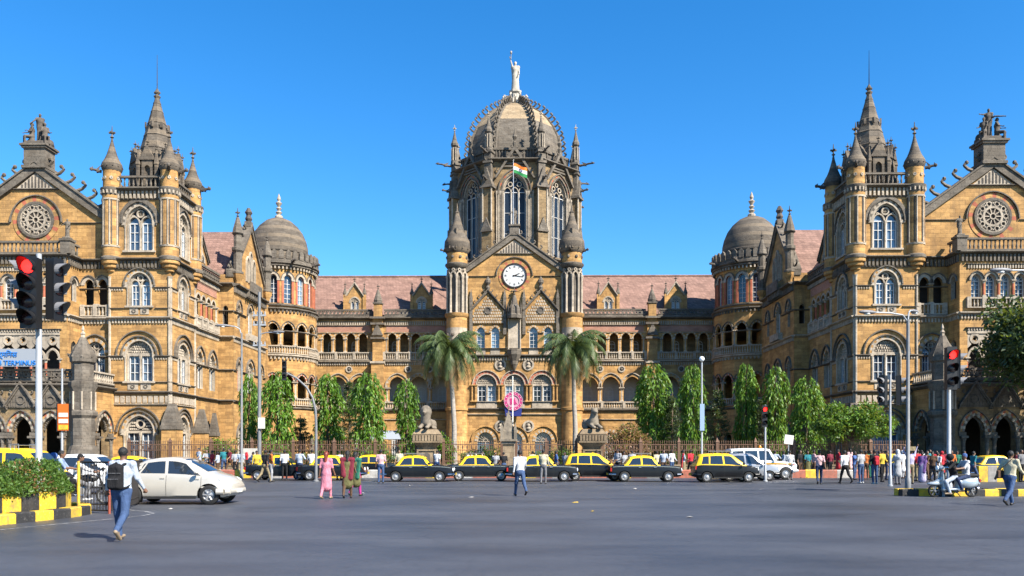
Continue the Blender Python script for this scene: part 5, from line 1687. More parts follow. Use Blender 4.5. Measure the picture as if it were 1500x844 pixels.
ash_spots = [(365, 549, 28, 66, 'slim'), (407, 545, 46, 63, 'broad'), (480, 547, 44, 66, ''), (541, 546, 46, 63, ''), (596, 556, 34, 66, ''),
             (957, 533, 48, 71, ''), (1015, 533, 40, 67, ''), (1093, 533, 32, 71, ''), (1136, 537, 36, 69, ''), (1181, 553, 46, 64, '')]
ash_lab = ['slim weeping ashoka tree half behind a lamp post next to a broader ashoka', 'broad weeping ashoka tree beside the tall grey pole with cross arms',
           'weeping ashoka tree behind the curved signal post', 'leafy weeping ashoka tree standing between dark conifer and grey shed roof',
           'short weeping ashoka tree just behind the shawl-headed stone lion', 'weeping ashoka tree beside the bare brown shrub',
           'weeping ashoka tree behind the pole with blue banner', 'narrow weeping ashoka tree beside the dark shaded conifer', 'weeping ashoka tree behind the red traffic signal on a thin pole',
           'weeping ashoka tree touching the spreading green tree by the wing']
for i, (x, y, w, D, _) in enumerate(ash_spots):
    h = pz(y, D); r = w / 2 / 1202 * D * .9
    o = thing('ashoka_tree', ash_lab[i], 'tree', (px(x, D), D, .1), rng.random() * 6, 'weeping ashoka trees in the station garden')
    c_ = link('crown', ASH[i % 4][0], o); t_ = link('trunk', ASH[i % 4][1], o)
    o.scale = (r / 1.2, r / 1.2, h / 8.0)
# palms
def palm(x, D, zc, L, seed, label, lean):
    rg = np.random.default_rng(seed)
    o = thing('palm_tree', label, 'palm', (px(x, D), D, .1), 0, 'tall palms before the clock gable')
    mb = MB(); pts = trunk(mb, zc, .27, .16, lean, 9, random.Random(seed), 10)
    for i in range(26):
        t = (i + .5) / 26; mb.lathe(lean[0] * t * t, lean[1] * t * t, [(.275 - .105 * t, zc * t - .03), (.275 - .105 * t, zc * t + .03)], 10)
    mb.build('trunk', 'palm_bark', o, smooth=50)
    top = np.array([lean[0], lean[1], zc])
    Q = []; MI = []
    rib = MB()
    nf = 46
    for i in range(nf):
        a = i * 2.399 + rg.normal() * .1
        e = R(78 - 108 * (i / nf) ** .9)         # start elevation: young fronds upright, old ones hanging
        out = np.array([math.cos(a), math.sin(a), 0]); up = np.array([0, 0, 1.0])
        K = 16; P = [top.copy()]; ang = e
        for k in range(K):
            st = L / K
            P.append(P[-1] + (out * math.cos(ang) + up * math.sin(ang)) * st)
            ang -= R(5.4 + 1.6 * (e > 0)) * (1 + .5 * k / K)
            ang = max(ang, R(-88))
        P = np.array(P)
        rib.path([tuple(p) for p in P[::2]], .035, 4, 0, .01)
        old = i > nf * .8
        for k in range(2, K * 3):
            t = k / (K * 3); j = min(K - 1, int(t * K)); f_ = t * K - j
            p = P[j] * (1 - f_) + P[j + 1] * f_
            d = P[j + 1] - P[j]; d /= np.linalg.norm(d)
            side = np.cross(d, up); side /= max(1e-6, np.linalg.norm(side)); nrm = np.cross(side, d)
            for s in (-1, 1):
                ln = (.95 * math.sin(PI * min(1, t * .9 + .1)) + .15) * (.8 + .4 * rg.random())
                dr = side * s * .75 + d * .55 - up * (.55 + .3 * rg.random()) + nrm * .1 * rg.normal()
                dr /= np.linalg.norm(dr)
                u = np.cross(dr, rg.normal(size=3)); u /= np.linalg.norm(u)
                w = .04
                Q.append([p - d * w, p + d * w, p + dr * ln * .6 + d * w * .7, p + dr * ln])
                MI.append(1 if (old and rg.random() < .8) else 0)
    link('frond_crown', quads('frond_crown', np.array(Q), ['leaf_palm', 'leaf_dry'], MI), o)
    rib.build('frond_ribs', 'leaf_palm', o)
    mb = MB()
    for i in range(14):
        a = i * .9; mb.path([tuple(top), tuple(top + np.array([math.cos(a) * .5, math.sin(a) * .5, -.3])), tuple(top + np.array([math.cos(a) * .62, math.sin(a) * .62, -1.2 - .4 * (i % 3)]))], .03, 4, 0)
    mb.build('hanging_stalks', 'leaf_dry', o)
palm(666, 76, 11.0, 4.3, 4, 'tall palm with leaning grey trunk beside the stone lion with rounded mane', (-.5, 0))
palm(843, 76, 11.1, 4.3, 9, 'tall palm beside the lion pier and bare brown shrub', (-.35, 0))
# conifers
def conifer(x, D, h, r, seed, label, mat='leaf_dark'):
    rg = np.random.default_rng(seed)
    o = thing('conifer', label, 'tree', (px(x, D), D, .1), 0, 'dark conifers in the garden')
    mb = MB(); trunk(mb, h, .14, .03, rng=random.Random(seed)); C = []; Dv = []
    lv = int(h / .42)
    for i in range(lv):
        z = .8 + (h - .9) * i / lv; rr = r * (1 - i / lv) ** .7 + .12
        for b in range(7):
            a = rg.random() * 2 * PI; out = np.array([math.cos(a), math.sin(a), .12])
            mb.tube((0, 0, z), tuple(np.array([0, 0, z]) + out * rr), .03, .01, 4)
            k = 44; s = rg.random(k)[:, None]
            C.append(np.array([0, 0, z]) + out * rr * (s ** .7) + rg.normal(size=(k, 3)) * .08)
            Dv.append(out * .6 + rg.normal(size=(k, 3)) * .6 + np.array([0, 0, -.15]))
    C = np.concatenate(C); Dv = unit(np.concatenate(Dv)); U = unit(np.cross(Dv, rg.normal(size=Dv.shape)))
    mb.build('trunk', 'bark', o)
    link('crown', quads('crown', leaves(C, Dv, U, np.full(len(C), .2), np.full(len(C), .06)), [mat]), o)
conifer(512, 68, 7.6, 1.1, 21, 'dark see-through conifer between two weeping ashoka trees on the lit side')
conifer(1052, 72, 7.2, 1.3, 22, 'dark conifer in the shade of the right wing')
conifer(1118, 73, 6.4, 1.2, 23, 'dark conifer tucked between two weeping ashoka trees behind the traffic signal')
conifer(985, 70, 6.6, 1.2, 24, 'dark conifer between the banner pole and the brown shrub')
conifer(440, 68, 4.6, 1.0, 25, 'low dark conifer behind the curved signal post near the turret')
# bushy plants and spreading trees
def bush(name, label, cat, loc, rad, n, leafL, mats, seed, stems=6, clumps=26, group=None, trunk_h=0, mi_p=None, leafW=.45, trunk_r=.1, hollow=.35):
    rg = np.random.default_rng(seed)
    o = thing(name, label, cat, loc, 0, group)
    rad = np.array(rad); ctr = np.array([0, 0, trunk_h + rad[2]])
    mb = MB(); cl = []
    rr = random.Random(seed)
    if trunk_h:
        tp = trunk(mb, trunk_h + rad[2] * .3, trunk_r, trunk_r * .65, (rr.uniform(-.2, .2), 0), 4, rr)
        root = np.array(tp[-1])
    else: root = np.array([0, 0, .05])
    for i in range(clumps):
        d = rg.normal(size=3); d /= np.linalg.norm(d)
        if d[2] < -.55: d[2] *= -.5
        p = ctr + d * rad * (hollow + (1 - hollow) * rg.random() ** .45) * (.82 + .3 * rg.random())
        cl.append(p)
        mid = (root + p) / 2 + rg.normal(size=3) * rad * .12 + np.array([0, 0, .06 * rad[2]])
        mb.path([tuple(root), tuple(mid), tuple(p)], max(.012, trunk_r * .45 if trunk_h else .02), 5, 0, .008)
    mb.build('trunk' if trunk_h else 'stems', 'bark', o)
    cl = np.array(cl); which = rg.integers(0, clumps, n)
    sz = rad.mean() * (2.1 / math.sqrt(clumps)) * (.7 + .6 * rg.random(clumps))
    off = rg.normal(size=(n, 3)); off = off / np.linalg.norm(off, axis=1, keepdims=True) * (rg.random(n) ** .5)[:, None]
    C = cl[which] + off * sz[which][:, None] * np.array([1, 1, .75])
    C[:, 2] = np.maximum(C[:, 2], .03)
    Dv = unit(off * .6 + rg.normal(size=(n, 3)) * .7 + np.array([0, 0, -.1])); U = unit(np.cross(Dv, rg.normal(size=(n, 3))))
    L = leafL * (.7 + .6 * rg.random(n))
    link('crown' if trunk_h else 'foliage', quads('crown', leaves(C, Dv, U, L, L * leafW), mats, None if len(mats) == 1 else (rg.random(n) < (mi_p or .3)).astype(int)), o)
    return o
D = 58.6
bush('spreading_tree', 'small spreading green tree at the end of the railings by the wing', 'tree', (px(1247, D), D, .1), (2.5, 2.0, 1.45), 9000, .24, ['leaf_bright', 'leaf_mid'], 31, clumps=46, trunk_h=1.9, mi_p=.4, trunk_r=.13)
bush('bare_shrub', 'bare brown twiggy shrub beside the lion pier', 'shrub', (px(921, 63), 63, .1), (1.75, 1.2, 1.95), 5200, .2, ['leaf_brown', 'leaf_mid'], 32, clumps=190, mi_p=.12, hollow=.2)
bush('garden_shrub', 'small green shrub growing out beside the shawl-headed stone lion pier', 'shrub', (px(650, 61.5), 61.5, .1), (.75, .6, 1.5), 1500, .2, ['leaf_bright'], 33)
bush('garden_shrub', 'leafy shrub growing over the railing before the left wing windows', 'shrub', (px(303, 58.8), 61.2, .1), (1.6, .7, 1.25), 1700, .2, ['leaf_bright'], 34)
SHL = ['low green shrub behind the railing before the lit side of the entrance', 'taller leafy shrub behind the railing beside the fan window', 'narrow green shrub behind the railing next to the pinnacled pier', 'low green shrub behind the railing between pinnacled pier and tiger',
       'rounded green shrub behind the railing next to the tiger pier', 'low shrub behind the railing under the grey shelter roof', 'wide low shrub behind the railing beside the banner pole', 'wide low shrub behind the railing under the dark shaded conifer',
       'wide low shrub behind the railing under the curved signal post', 'low shrub behind the railing by the pale notice board', 'wide low shrub behind the railing between the thin signal and spreading tree']
for i, (x, w, h) in enumerate(((690, .9, .95), (712, .8, 1.05), (735, .7, .9), (790, .8, .9), (820, .9, 1.0), (560, 1.2, .9), (1000, 1.6, .8), (1075, 1.6, .8), (450, 1.5, .8), (390, 1.3, .9), (1160, 1.5, .9))):
    bush('garden_shrub', SHL[i], 'shrub', (px(x, 61.6), 61.6, .1), (w, .7, h), 1000, .17, ['leaf_mid'], 40 + i, group='low shrubs behind the railings')
bush('rain_tree', 'large dark green street tree with foliage hanging over the shaded porch', 'tree', (42.0, 60, 0), (7.9, 5.6, 4.6), 27000, .4, ['leaf_mid', 'leaf_dark'], 51, clumps=60, trunk_h=4.8, mi_p=.95, trunk_r=.42)
bush('rain_tree', 'broad street tree throwing its shade over the forecourt', 'tree', (56, 57, 0), (9.5, 8.0, 4.0), 16000, .5, ['leaf_mid', 'leaf_dark'], 52, clumps=80, trunk_h=5.5, mi_p=.5, trunk_r=.5)
# clipped hedge in the planter
def hedge():
    rg = np.random.default_rng(61)
    o = thing('hedge', 'clipped green hedge growing in the black and yellow planter', 'hedge', (0, 0, .58))
    n = 36000
    # points through the island, a rounded top 0.75 m above the earth
    Y = rg.uniform(14.5, 22.9, n); edge = np.interp(Y, [14.2, 18.75, 21.0, 21.9, 22.9], [-13.1, -12.2, -11.75, -11.9, -12.7])
    X = edge - rg.random(n) ** 1.6 * 3.4 + .18
    ht = .74 + .1 * np.sin(X * 2.3 + Y * 1.7) + .07 * np.sin(Y * 5)
    fall = np.clip((edge - X + .25) / .4, .25, 1)
    Z = ht * fall * (1 - rg.random(n) ** 2.5 * .9) + rg.normal(size=n) * .02
    C = np.stack([X, Y, np.maximum(Z, .02)], 1)
    Dv = unit(rg.normal(size=(n, 3)) + np.array([.3, -.3, .45])); U = unit(np.cross(Dv, rg.normal(size=(n, 3))))
    L = .075 * (.7 + .6 * rg.random(n))
    dry = ((X > -13.6) & (np.abs(Y - 20.5) < .4) & (rg.random(n) < .3)).astype(int)
    link('foliage', quads('foliage', leaves(C, Dv, U, L, L * .6), ['leaf_mid', 'leaf_brown'], dry), o)
    mb = MB(); rr = random.Random(3)
    for i in range(60):
        y = rr.uniform(14.6, 22.6); x = -12.4 - rr.random() * 2.5
        mb.path([(x, y, -.04), (x + rr.uniform(-.15, .15), y + rr.uniform(-.15, .15), .35), (x + rr.uniform(-.25, .25), y + rr.uniform(-.25, .25), .62)], .014, 4, 0, .006)
    mb.build('stems', 'bark', o)
hedge()
# ------------------------------------------------------------------ organic shapes: smooth distance fields polygonised by surface nets
def v3(*a): return np.array(a, dtype=float)
def d_cone(P, a, b, ra, rb, sq=(1, 1, 1)):
    sq = np.array(sq, float)
    ba = (b - a)
    l2 = max(1e-9, float((ba * ba).sum()))
    pa = P - a
    t = np.clip((pa @ ba) / l2, 0, 1)
    q = (pa - t[..., None] * ba) / sq
    return (np.sqrt((q * q).sum(-1)) - (ra + (rb - ra) * t)) * sq.min()
def d_ell(P, c, r, rot=None):
    p = P - c
    if rot is not None: p = p @ rot
    r = np.array(r, float)
    k0 = np.sqrt(((p / r) ** 2).sum(-1)); k1 = np.sqrt(((p / (r * r)) ** 2).sum(-1))
    return k0 * (k0 - 1) / np.maximum(k1, 1e-6)
def d_box(P, c, r, rd=.02, rot=None):
    p = P - c
    if rot is not None: p = p @ rot
    q = np.abs(p) - (np.array(r, float) - rd)
    return np.sqrt((np.maximum(q, 0) ** 2).sum(-1)) + np.minimum(q.max(-1), 0) - rd
def prim_d(pr, P):
    t = pr[0]
    if t == 'c': return d_cone(P, *pr[1])
    if t == 'e': return d_ell(P, *pr[1])
    return d_box(P, *pr[1])
def prim_bb(pr):
    t, a = pr[0], pr[1]
    if t == 'c':
        sq = np.array(a[4] if len(a) > 4 else (1, 1, 1)); r = max(a[2], a[3]) * sq.max()
        return np.minimum(a[0], a[1]) - r, np.maximum(a[0], a[1]) + r
    r = np.array(a[1], float)
    if len(a) > 2 and a[-1] is not None and not np.isscalar(a[-1]): r = np.full(3, np.linalg.norm(r))
    return a[0] - r, a[0] + r
def polygonise(prims, h, name, mats, smooth=True, k=.03):
    """prims: (type, args, material[, k]); returns a mesh whose faces carry the nearest primitive's material"""
    lo = np.min([prim_bb(p)[0] for p in prims], 0) - 2.5 * h; hi = np.max([prim_bb(p)[1] for p in prims], 0) + 2.5 * h
    n = np.ceil((hi - lo) / h).astype(int) + 1
    ax = [lo[i] + h * np.arange(n[i]) for i in range(3)]
    F = np.full(tuple(n), 1.0)
    for p in prims:
        b0, b1 = prim_bb(p); kk = p[3] if len(p) > 3 else k
        m_ = kk + 2 * h
        i0 = np.clip(((b0 - m_ - lo) / h).astype(int), 0, n - 1); i1 = np.clip(((b1 + m_ - lo) / h).astype(int) + 2, 0, n)
        sl = tuple(slice(a, b) for a, b in zip(i0, i1))
        G = np.stack(np.meshgrid(*[ax[i][sl[i]] for i in range(3)], indexing='ij'), -1)
        d = prim_d(p, G); f = F[sl]
        hh = np.clip(.5 + .5 * (f - d) / kk, 0, 1)
        F[sl] = f + (d - f) * hh - kk * hh * (1 - hh)
    ins = F < 0
    c = np.zeros(tuple(n - 1), int)
    for dx in (0, 1):
        for dy in (0, 1):
            for dz in (0, 1):
                c += ins[dx:n[0] - 1 + dx, dy:n[1] - 1 + dy, dz:n[2] - 1 + dz]
    act = (c > 0) & (c < 8)
    cells = np.argwhere(act)
    idx = -np.ones(tuple(n - 1), int); idx[act] = np.arange(len(cells))
    acc = np.zeros((len(cells), 3)); cnt = np.zeros(len(cells))
    for axis in range(3):
        o1, o2 = [q for q in range(3) if q != axis]
        for a in (0, 1):
            for b in (0, 1):
                s = np.zeros(3, int); s[o1] = a; s[o2] = b; e = s.copy(); e[axis] = 1
                A = cells + s; Bq = cells + e
                fa = F[tuple(A.T)]; fb = F[tuple(Bq.T)]
                x = (fa < 0) != (fb < 0)
                t = np.where(x, fa / np.where(x, fa - fb, 1), 0)
                pt = A + (e - s) * t[:, None]
                acc[x] += pt[x]; cnt[x] += 1
    V = lo + h * acc / cnt[:, None]
    faces = []
    for axis in range(3):
        o1, o2 = (axis + 1) % 3, (axis + 2) % 3
        sl0 = [slice(None)] * 3; sl1 = [slice(None)] * 3
        sl0[axis] = slice(0, -1); sl1[axis] = slice(1, None)
        x = ins[tuple(sl0)] != ins[tuple(sl1)]
        E = np.argwhere(x)
        E = E[(E[:, o1] > 0) & (E[:, o2] > 0) & (E[:, o1] < n[o1] - 1) & (E[:, o2] < n[o2] - 1)]
        fl = ins[tuple(E.T)]
        q = []
        for a, b in ((-1, -1), (0, -1), (0, 0), (-1, 0)):
            C_ = E.copy(); C_[:, o1] += a; C_[:, o2] += b
            q.append(idx[tuple(C_.T)])
        q = np.stack(q, 1)
        q[~fl] = q[~fl][:, ::-1]
        faces.append(q)
    Fq = np.concatenate(faces)
    ctr = V[Fq].mean(1)
    best = np.full(len(ctr), 9e9); lab = np.zeros(len(ctr), int)
    for p in prims:
        d = prim_d(p, ctr) + (p[4] if len(p) > 4 else 0)
        w = d < best
        best[w] = d[w]; lab[w] = p[2]
    me = bpy.data.meshes.new(name)
    me.vertices.add(len(V)); me.vertices.foreach_set('co', V.reshape(-1).astype(np.float32))
    nf = len(Fq)
    me.loops.add(nf * 4); me.loops.foreach_set('vertex_index', Fq.reshape(-1).astype(np.int32))
    me.polygons.add(nf); me.polygons.foreach_set('loop_start', np.arange(0, nf * 4, 4, dtype=np.int32))
    for mm in mats: me.materials.append(MATS[mm] if isinstance(mm, str) else mm)
    me.polygons.foreach_set('material_index', lab.astype(np.int32))
    if smooth: me.polygons.foreach_set('use_smooth', np.ones(nf, bool))
    me.update(calc_edges=True)
    return me

# ------------------------------------------------------------------ people
SKIN, TOP, BOT, HAIR, SHOE, EXT = range(6)
def rx(v, a):
    c, s = math.cos(a), math.sin(a)
    return v3(v[0], v[1] * c - v[2] * s, v[1] * s + v[2] * c)
def body_prims(p, h=.022):
    """pose dict -> primitives of a figure facing -y; angles in degrees, forward positive"""
    g = lambda k, d=0: p.get(k, d)
    P = []
    fem = g('fem'); lean = R(g('lean'))
    fw = lambda a: v3(0, -math.sin(a), -math.cos(a))
    pel = v3(0, 0, .93)
    up = v3(0, -math.sin(lean), math.cos(lean))
    chest = pel + up * .33; neck = pel + up * .53
    sw = .175 if fem else .195
    shl = [neck + v3(s * sw, 0, 0) - up * .04 for s in (-1, 1)]
    loose = g('loose', 1.0)
    # torso
    P.append(('c', (pel + up * .02, chest, .135 * loose * (1.05 if fem else 1), .15 * loose, (1.12, .82, 1)), TOP, .05))
    P.append(('c', (chest, neck - up * .06, .15, .1, (1.25, .8, 1)), TOP, .05))
    P.append(('c', (shl[0], shl[1], .066, .066), TOP, .05))
    P.append(('c', (neck - up * .05, neck + up * .07, .052, .048), SKIN, .02))
    hd = neck + up * .165 + v3(0, -.015, 0)
    turn = R(g('turn')); nod = R(g('nod'))
    RT = np.array(Matrix.Rotation(turn, 3, 'Z') @ Matrix.Rotation(nod, 3, 'X'))
    loc = lambda x, y, z: hd + RT @ v3(x, y, z)
    P.append(('e', (hd, (.075, .092, .112), RT), SKIN, .02))
    P.append(('e', (loc(0, -.03, -.07), (.05, .055, .045), RT), SKIN, .02))            # jaw
    P.append(('c', (loc(0, -.088, .012), loc(0, -.105, -.022), .01, .015), SKIN, .012))  # nose
    P.append(('c', (loc(-.022, -.088, -.055), loc(.022, -.088, -.055), .009, .009), SKIN, .01, .002))
    for s in (-1, 1):
        P.append(('e', (loc(s * .078, .005, -.005), (.012, .022, .032), RT), SKIN, .01))
        P.append(('e', (loc(s * .03, -.086, .018), (.012, .008, .008), RT), HAIR, .004))
    hr = g('hair', 'short')
    if hr != 'none':
        P.append(('e', (loc(0, .018, .03), (.086, .092, .098), RT), HAIR, .012, -.004))
        if hr == 'long':
            P.append(('c', (loc(0, .075, -.0), loc(0, .1, -.25), .07, .05), HAIR, .03))
        if hr == 'bun': P.append(('e', (loc(0, .11, -.02), (.05, .045, .05), RT), HAIR, .02))
        if hr == 'cap': P.append(('c', (loc(0, -.06, .05), loc(0, -.14, .035), .06, .05, (1, 1, .2)), HAIR, .01))
        if hr == 'helmet': P.append(('e', (loc(0, .01, .035), (.125, .14, .125), RT), HAIR, .01, -.01))
        if hr == 'scarf': P += [('e', (loc(0, .02, .02), (.1, .105, .12), RT), EXT, .02, -.006), ('c', (loc(0, .06, -.1), neck - up * .1 + v3(0, .06, 0), .1, .15), EXT, .04)]
    # legs
    feet = []
    for i, s in enumerate((-1, 1)):
        th = R(g('legR' if s < 0 else 'legL')); kb = R(g('kneeR' if s < 0 else 'kneeL', 4))
        out = R(g('spread', 3)) * s
        hip = pel + v3(s * .088, 0, -.04)
        d1 = fw(th); d1 = v3(math.sin(out), d1[1], d1[2] * math.cos(out))
        knee = hip + d1 * .43
        d2 = fw(th - kb); ank = knee + d2 * .42
        tm = BOT if not g('shorts') else SKIN
        P.append(('c', (hip, knee, .092 * loose, .066 * loose), BOT, .04))
        P.append(('c', (knee, ank + v3(0, 0, .02), .064 * loose, .048 * loose), tm, .03))
        a = R(g('pitchR' if s < 0 else 'pitchL'))
        toe = rx(v3(0, -.17, -.045), -a) if False else v3(0, -.17 * math.cos(a), -.045 - .17 * math.sin(a))
        heel = v3(0, .05 * math.cos(a), -.045 + .05 * math.sin(a))
        P.append(('c', (ank + heel, ank + toe, .042, .036, (1, 1, .9)), SHOE, .015))
        P.append(('c', (ank, ank + v3(0, -.03, -.03), .042, .042), SHOE if not g('sandal') else SKIN, .015))
        feet += [ank + toe, ank + heel]
    P.append(('e', (pel + v3(0, .01, -.02), (.165 * loose, .125 * loose, .13)), BOT if not g('kurta') else TOP, .05))
    if g('kurta'):
        L = g('kurta')
        P.append(('c', (pel + up * .05, pel + v3(0, 0, -L), .14, .2 if L > .3 else .17, (1.05, .85, 1)), TOP, .04))
    if g('saree'):
        P.append(('c', (pel + v3(0, 0, .05), pel + v3(0, .02, -.8), .15, .2, (1.05, .9, 1)), BOT, .04))
        P.append(('c', (shl[0] + v3(0, .02, 0), pel + v3(.12, .06, .05), .075, .1), EXT, .03))
        P.append(('c', (shl[0] + v3(-.02, .08, .02), pel + v3(-.1, .14, -.35), .06, .09, (1, .5, 1)), EXT, .03))
    if g('shawl'):
        P.append(('c', (shl[0] + v3(-.02, .03, 0), shl[1] + v3(.02, .03, 0), .085, .085), EXT, .03, -.004))
        P.append(('c', (shl[0] + v3(-.02, .06, -.02), pel + v3(-.13, .12, -.2), .07, .09, (1, .6, 1)), EXT, .03))
        P.append(('c', (shl[1] + v3(.02, .06, -.02), pel + v3(.13, .12, -.1), .07, .09, (1, .6, 1)), EXT, .03))
    # arms
    fr_ = max(.0085, h * .5)
    for i, s in enumerate((-1, 1)):
        k = 'R' if s < 0 else 'L'
        th = R(g('arm' + k)); ab = R(g('abd' + k, 9)); eb = R(g('elb' + k, 18)); tw = R(g('in' + k, 0))
        sh = shl[i]
        d1 = v3(s * math.sin(ab), -math.sin(th) * math.cos(ab), -math.cos(th) * math.cos(ab))
        el = sh + d1 * .28
        d2 = v3(s * math.sin(ab - tw) * (1 if abs(th + eb) < 2.4 else 1), -math.sin(th + eb) * math.cos(ab - tw), -math.cos(th + eb) * math.cos(ab - tw))
        wr = el + d2 * .245
        P.append(('c', (sh, el, .058 * loose, .046 * loose), TOP, .03))
        P.append(('c', (el, wr, .044 * (loose if g('sleeve') else 1), .03), TOP if g('sleeve') else SKIN, .02))
        sd_ = np.cross(d2, v3(s, 0, 0)); sd_ = sd_ / max(1e-6, np.linalg.norm(sd_)); nr = np.cross(sd_, d2)
        palm = wr + d2 * .055
        P.append(('c', (wr, palm + d2 * .03, .028, .036, (1, 1, 1)), SKIN, .012))
        curl = g('curl', .5)
        inw = -s * v3(1, 0, 0)
        for q in range(4):
            b = palm + d2 * .03 + sd_ * (q - 1.5) * .019
            L = (.038, .044, .041, .032)[q]
            m1 = b + (d2 * math.cos(curl) + inw * math.sin(curl)) * L
            m2 = m1 + (d2 * math.cos(curl * 2.2) + inw * math.sin(curl * 2.2)) * L * .8
            P.append(('c', (b, m1, fr_, fr_), SKIN, .004)); P.append(('c', (m1, m2, fr_, fr_ * .85), SKIN, .004))
        tb = wr + d2 * .03 - sd_ * -.03
        P.append(('c', (tb, tb + d2 * .03 + sd_ * .03 + inw * .015, fr_ * 1.1, fr_), SKIN, .006))
        P.append(('c', (tb + d2 * .03 + sd_ * .03 + inw * .015, tb + d2 * .058 + sd_ * .03 + inw * .03, fr_, fr_ * .9), SKIN, .006))
    if not g('sit'):
        low = min(f[2] - .036 for f in feet)
    else: low = g('zoff', 0)
    for i, pr in enumerate(P):
        a = list(pr[1]); a[0] = a[0] - v3(0, 0, low)
        if pr[0] == 'c': a[1] = a[1] - v3(0, 0, low)
        P[i] = (pr[0], tuple(a)) + tuple(pr[2:])
    return P
def cloth(name, c, rough=.85):
    if name in MATS: return
    m, nt, bs = new_mat(name)
    c = dim(c)
    tc = N(nt, 'ShaderNodeTexCoord')
    no = noise(nt, scaled(nt, tc.outputs['Object'], (1, 1, .45)), 9, 5, .65)
    no2 = noise(nt, tc.outputs['Object'], 26, 3)
    d = tuple(x * .68 for x in c[:3]) + (1,)
    nt.links.new(ramp(nt, no.outputs[0], (.35, d), (.62, tuple(c[:3]) + (1,))), bs.inputs['Base Color'])
    bs.inputs['Roughness'].default_value = rough
    bs.inputs['Specular IOR Level'].default_value = .2
    add_bump(nt, bs, no.outputs[0], .8, .06)
for nm, c in dict(cloth_white=(.72, .73, .75), cloth_cream=(.66, .6, .42), cloth_sky=(.5, .57, .67), cloth_blue=(.07, .14, .36), cloth_denim=(.065, .115, .24), cloth_denim_dark=(.035, .055, .12),
                  cloth_black=(.018, .018, .02), cloth_grey=(.2, .2, .21), cloth_pink=(.78, .28, .36), cloth_pale_pink=(.72, .47, .48), cloth_red=(.55, .035, .05), cloth_orange=(.68, .2, .05),
                  cloth_maroon=(.22, .03, .05), cloth_purple=(.22, .12, .34), cloth_lavender=(.5, .47, .66), cloth_olive=(.16, .15, .06), cloth_green=(.04, .2, .13), cloth_teal=(.03, .22, .26),
                  cloth_yellow=(.7, .5, .06), cloth_khaki=(.33, .26, .15), cloth_brown=(.13, .075, .045), cloth_magenta=(.58, .05, .3), cloth_silver=(.45, .46, .48), cloth_stripe=(.3, .4, .6)).items():
    cloth(nm, c)
plain('skin_brown', (.21, .105, .06, 1), .55, var=.12); plain('skin_tan', (.3, .165, .1, 1), .55, var=.12); plain('skin_dark', (.13, .062, .036, 1), .55, var=.12)
plain('hair_black', (.012, .011, .011, 1), .6, var=.5, vscale=60, bump=.8); plain('hair_red', (.2, .035, .015, 1), .5, var=.3); plain('hair_grey', (.2, .19, .18, 1), .5)
plain('shoe_dark', (.025, .02, .018, 1), .5); plain('shoe_tan', (.3, .22, .14, 1), .6); plain('shoe_white', (.6, .6, .58, 1), .6)
POSES = dict(
    stand=dict(legR=2, legL=-2, armR=2, armL=-3, elbR=14, elbL=20),
    stand_hip=dict(legR=4, legL=-3, spread=6, armR=-18, elbR=75, abdR=38, inR=40, armL=5, elbL=20),
    stand_fold=dict(legR=2, legL=0, armR=22, elbR=85, inR=50, armL=22, elbL=85, inL=50, turn=20),
    walk=dict(legR=24, kneeR=8, legL=-20, kneeL=24, pitchL=30, armR=-22, armL=24, elbL=28, elbR=16, lean=4, pitchR=-10),
    walk2=dict(legL=22, kneeL=6, legR=-20, kneeR=28, pitchR=32, armL=-20, armR=22, elbR=32, lean=4, pitchL=-8, sleeve=1),
    stand_sleeve=dict(legR=3, legL=-5, sleeve=1, armR=4, armL=12, elbL=55, inL=30, turn=-25),
    woman_kurta=dict(fem=1, kurta=.5, legR=12, legL=-10, kneeL=16, pitchL=16, hair='long', armR=8, armL=-10, loose=1.03, sandal=1),
    woman_saree=dict(fem=1, saree=1, legR=4, legL=-4, hair='bun', armR=14, elbR=60, inR=30, sandal=1),
    woman_shawl=dict(fem=1, kurta=.42, shawl=1, legR=14, legL=-12, kneeL=18, pitchL=18, hair='long', armR=10, elbR=40, sandal=1),
    woman_scarf=dict(fem=1, kurta=.4, legR=2, legL=-2, hair='scarf', armL=20, elbL=60, sandal=1),
    carry=dict(legR=3, legL=-4, armR=165, abdR=18, elbR=28, armL=150, abdL=22, elbL=40, inL=25, sleeve=1),
    phone=dict(legR=3, legL=-2, armR=40, elbR=100, inR=20, nod=14, armL=0),
    cap=dict(hair='cap', legR=5, legL=-4, armR=-4, armL=10, elbL=40, sleeve=1),
)
_pcache = {}
def person_mesh(pose, h):
    key = (pose, h)
    if key not in _pcache:
        _pcache[key] = polygonise(body_prims(POSES[pose], h), h, 'person', ['skin_brown', 'cloth_white', 'cloth_black', 'hair_black', 'shoe_dark', 'cloth_red'])
    return _pcache[key]
def person(label, pose, loc, face, top, bot, skin='skin_brown', hair='hair_black', shoe='shoe_dark', ext='cloth_red', h=.024, scale=1.0, group=None):
    """face: degrees clockwise-free heading; 0 faces the camera, 180 walks away, 90 faces +x"""
    o = link('person', person_mesh(pose, h), None, loc, R(face))
    o.scale = (scale,) * 3
    for i, mm in enumerate((skin, top, bot, hair, shoe, ext)):
        o.material_slots[i].link = 'OBJECT'; o.material_slots[i].material = MATS[mm]
    return tag(o, label, 'person', group)
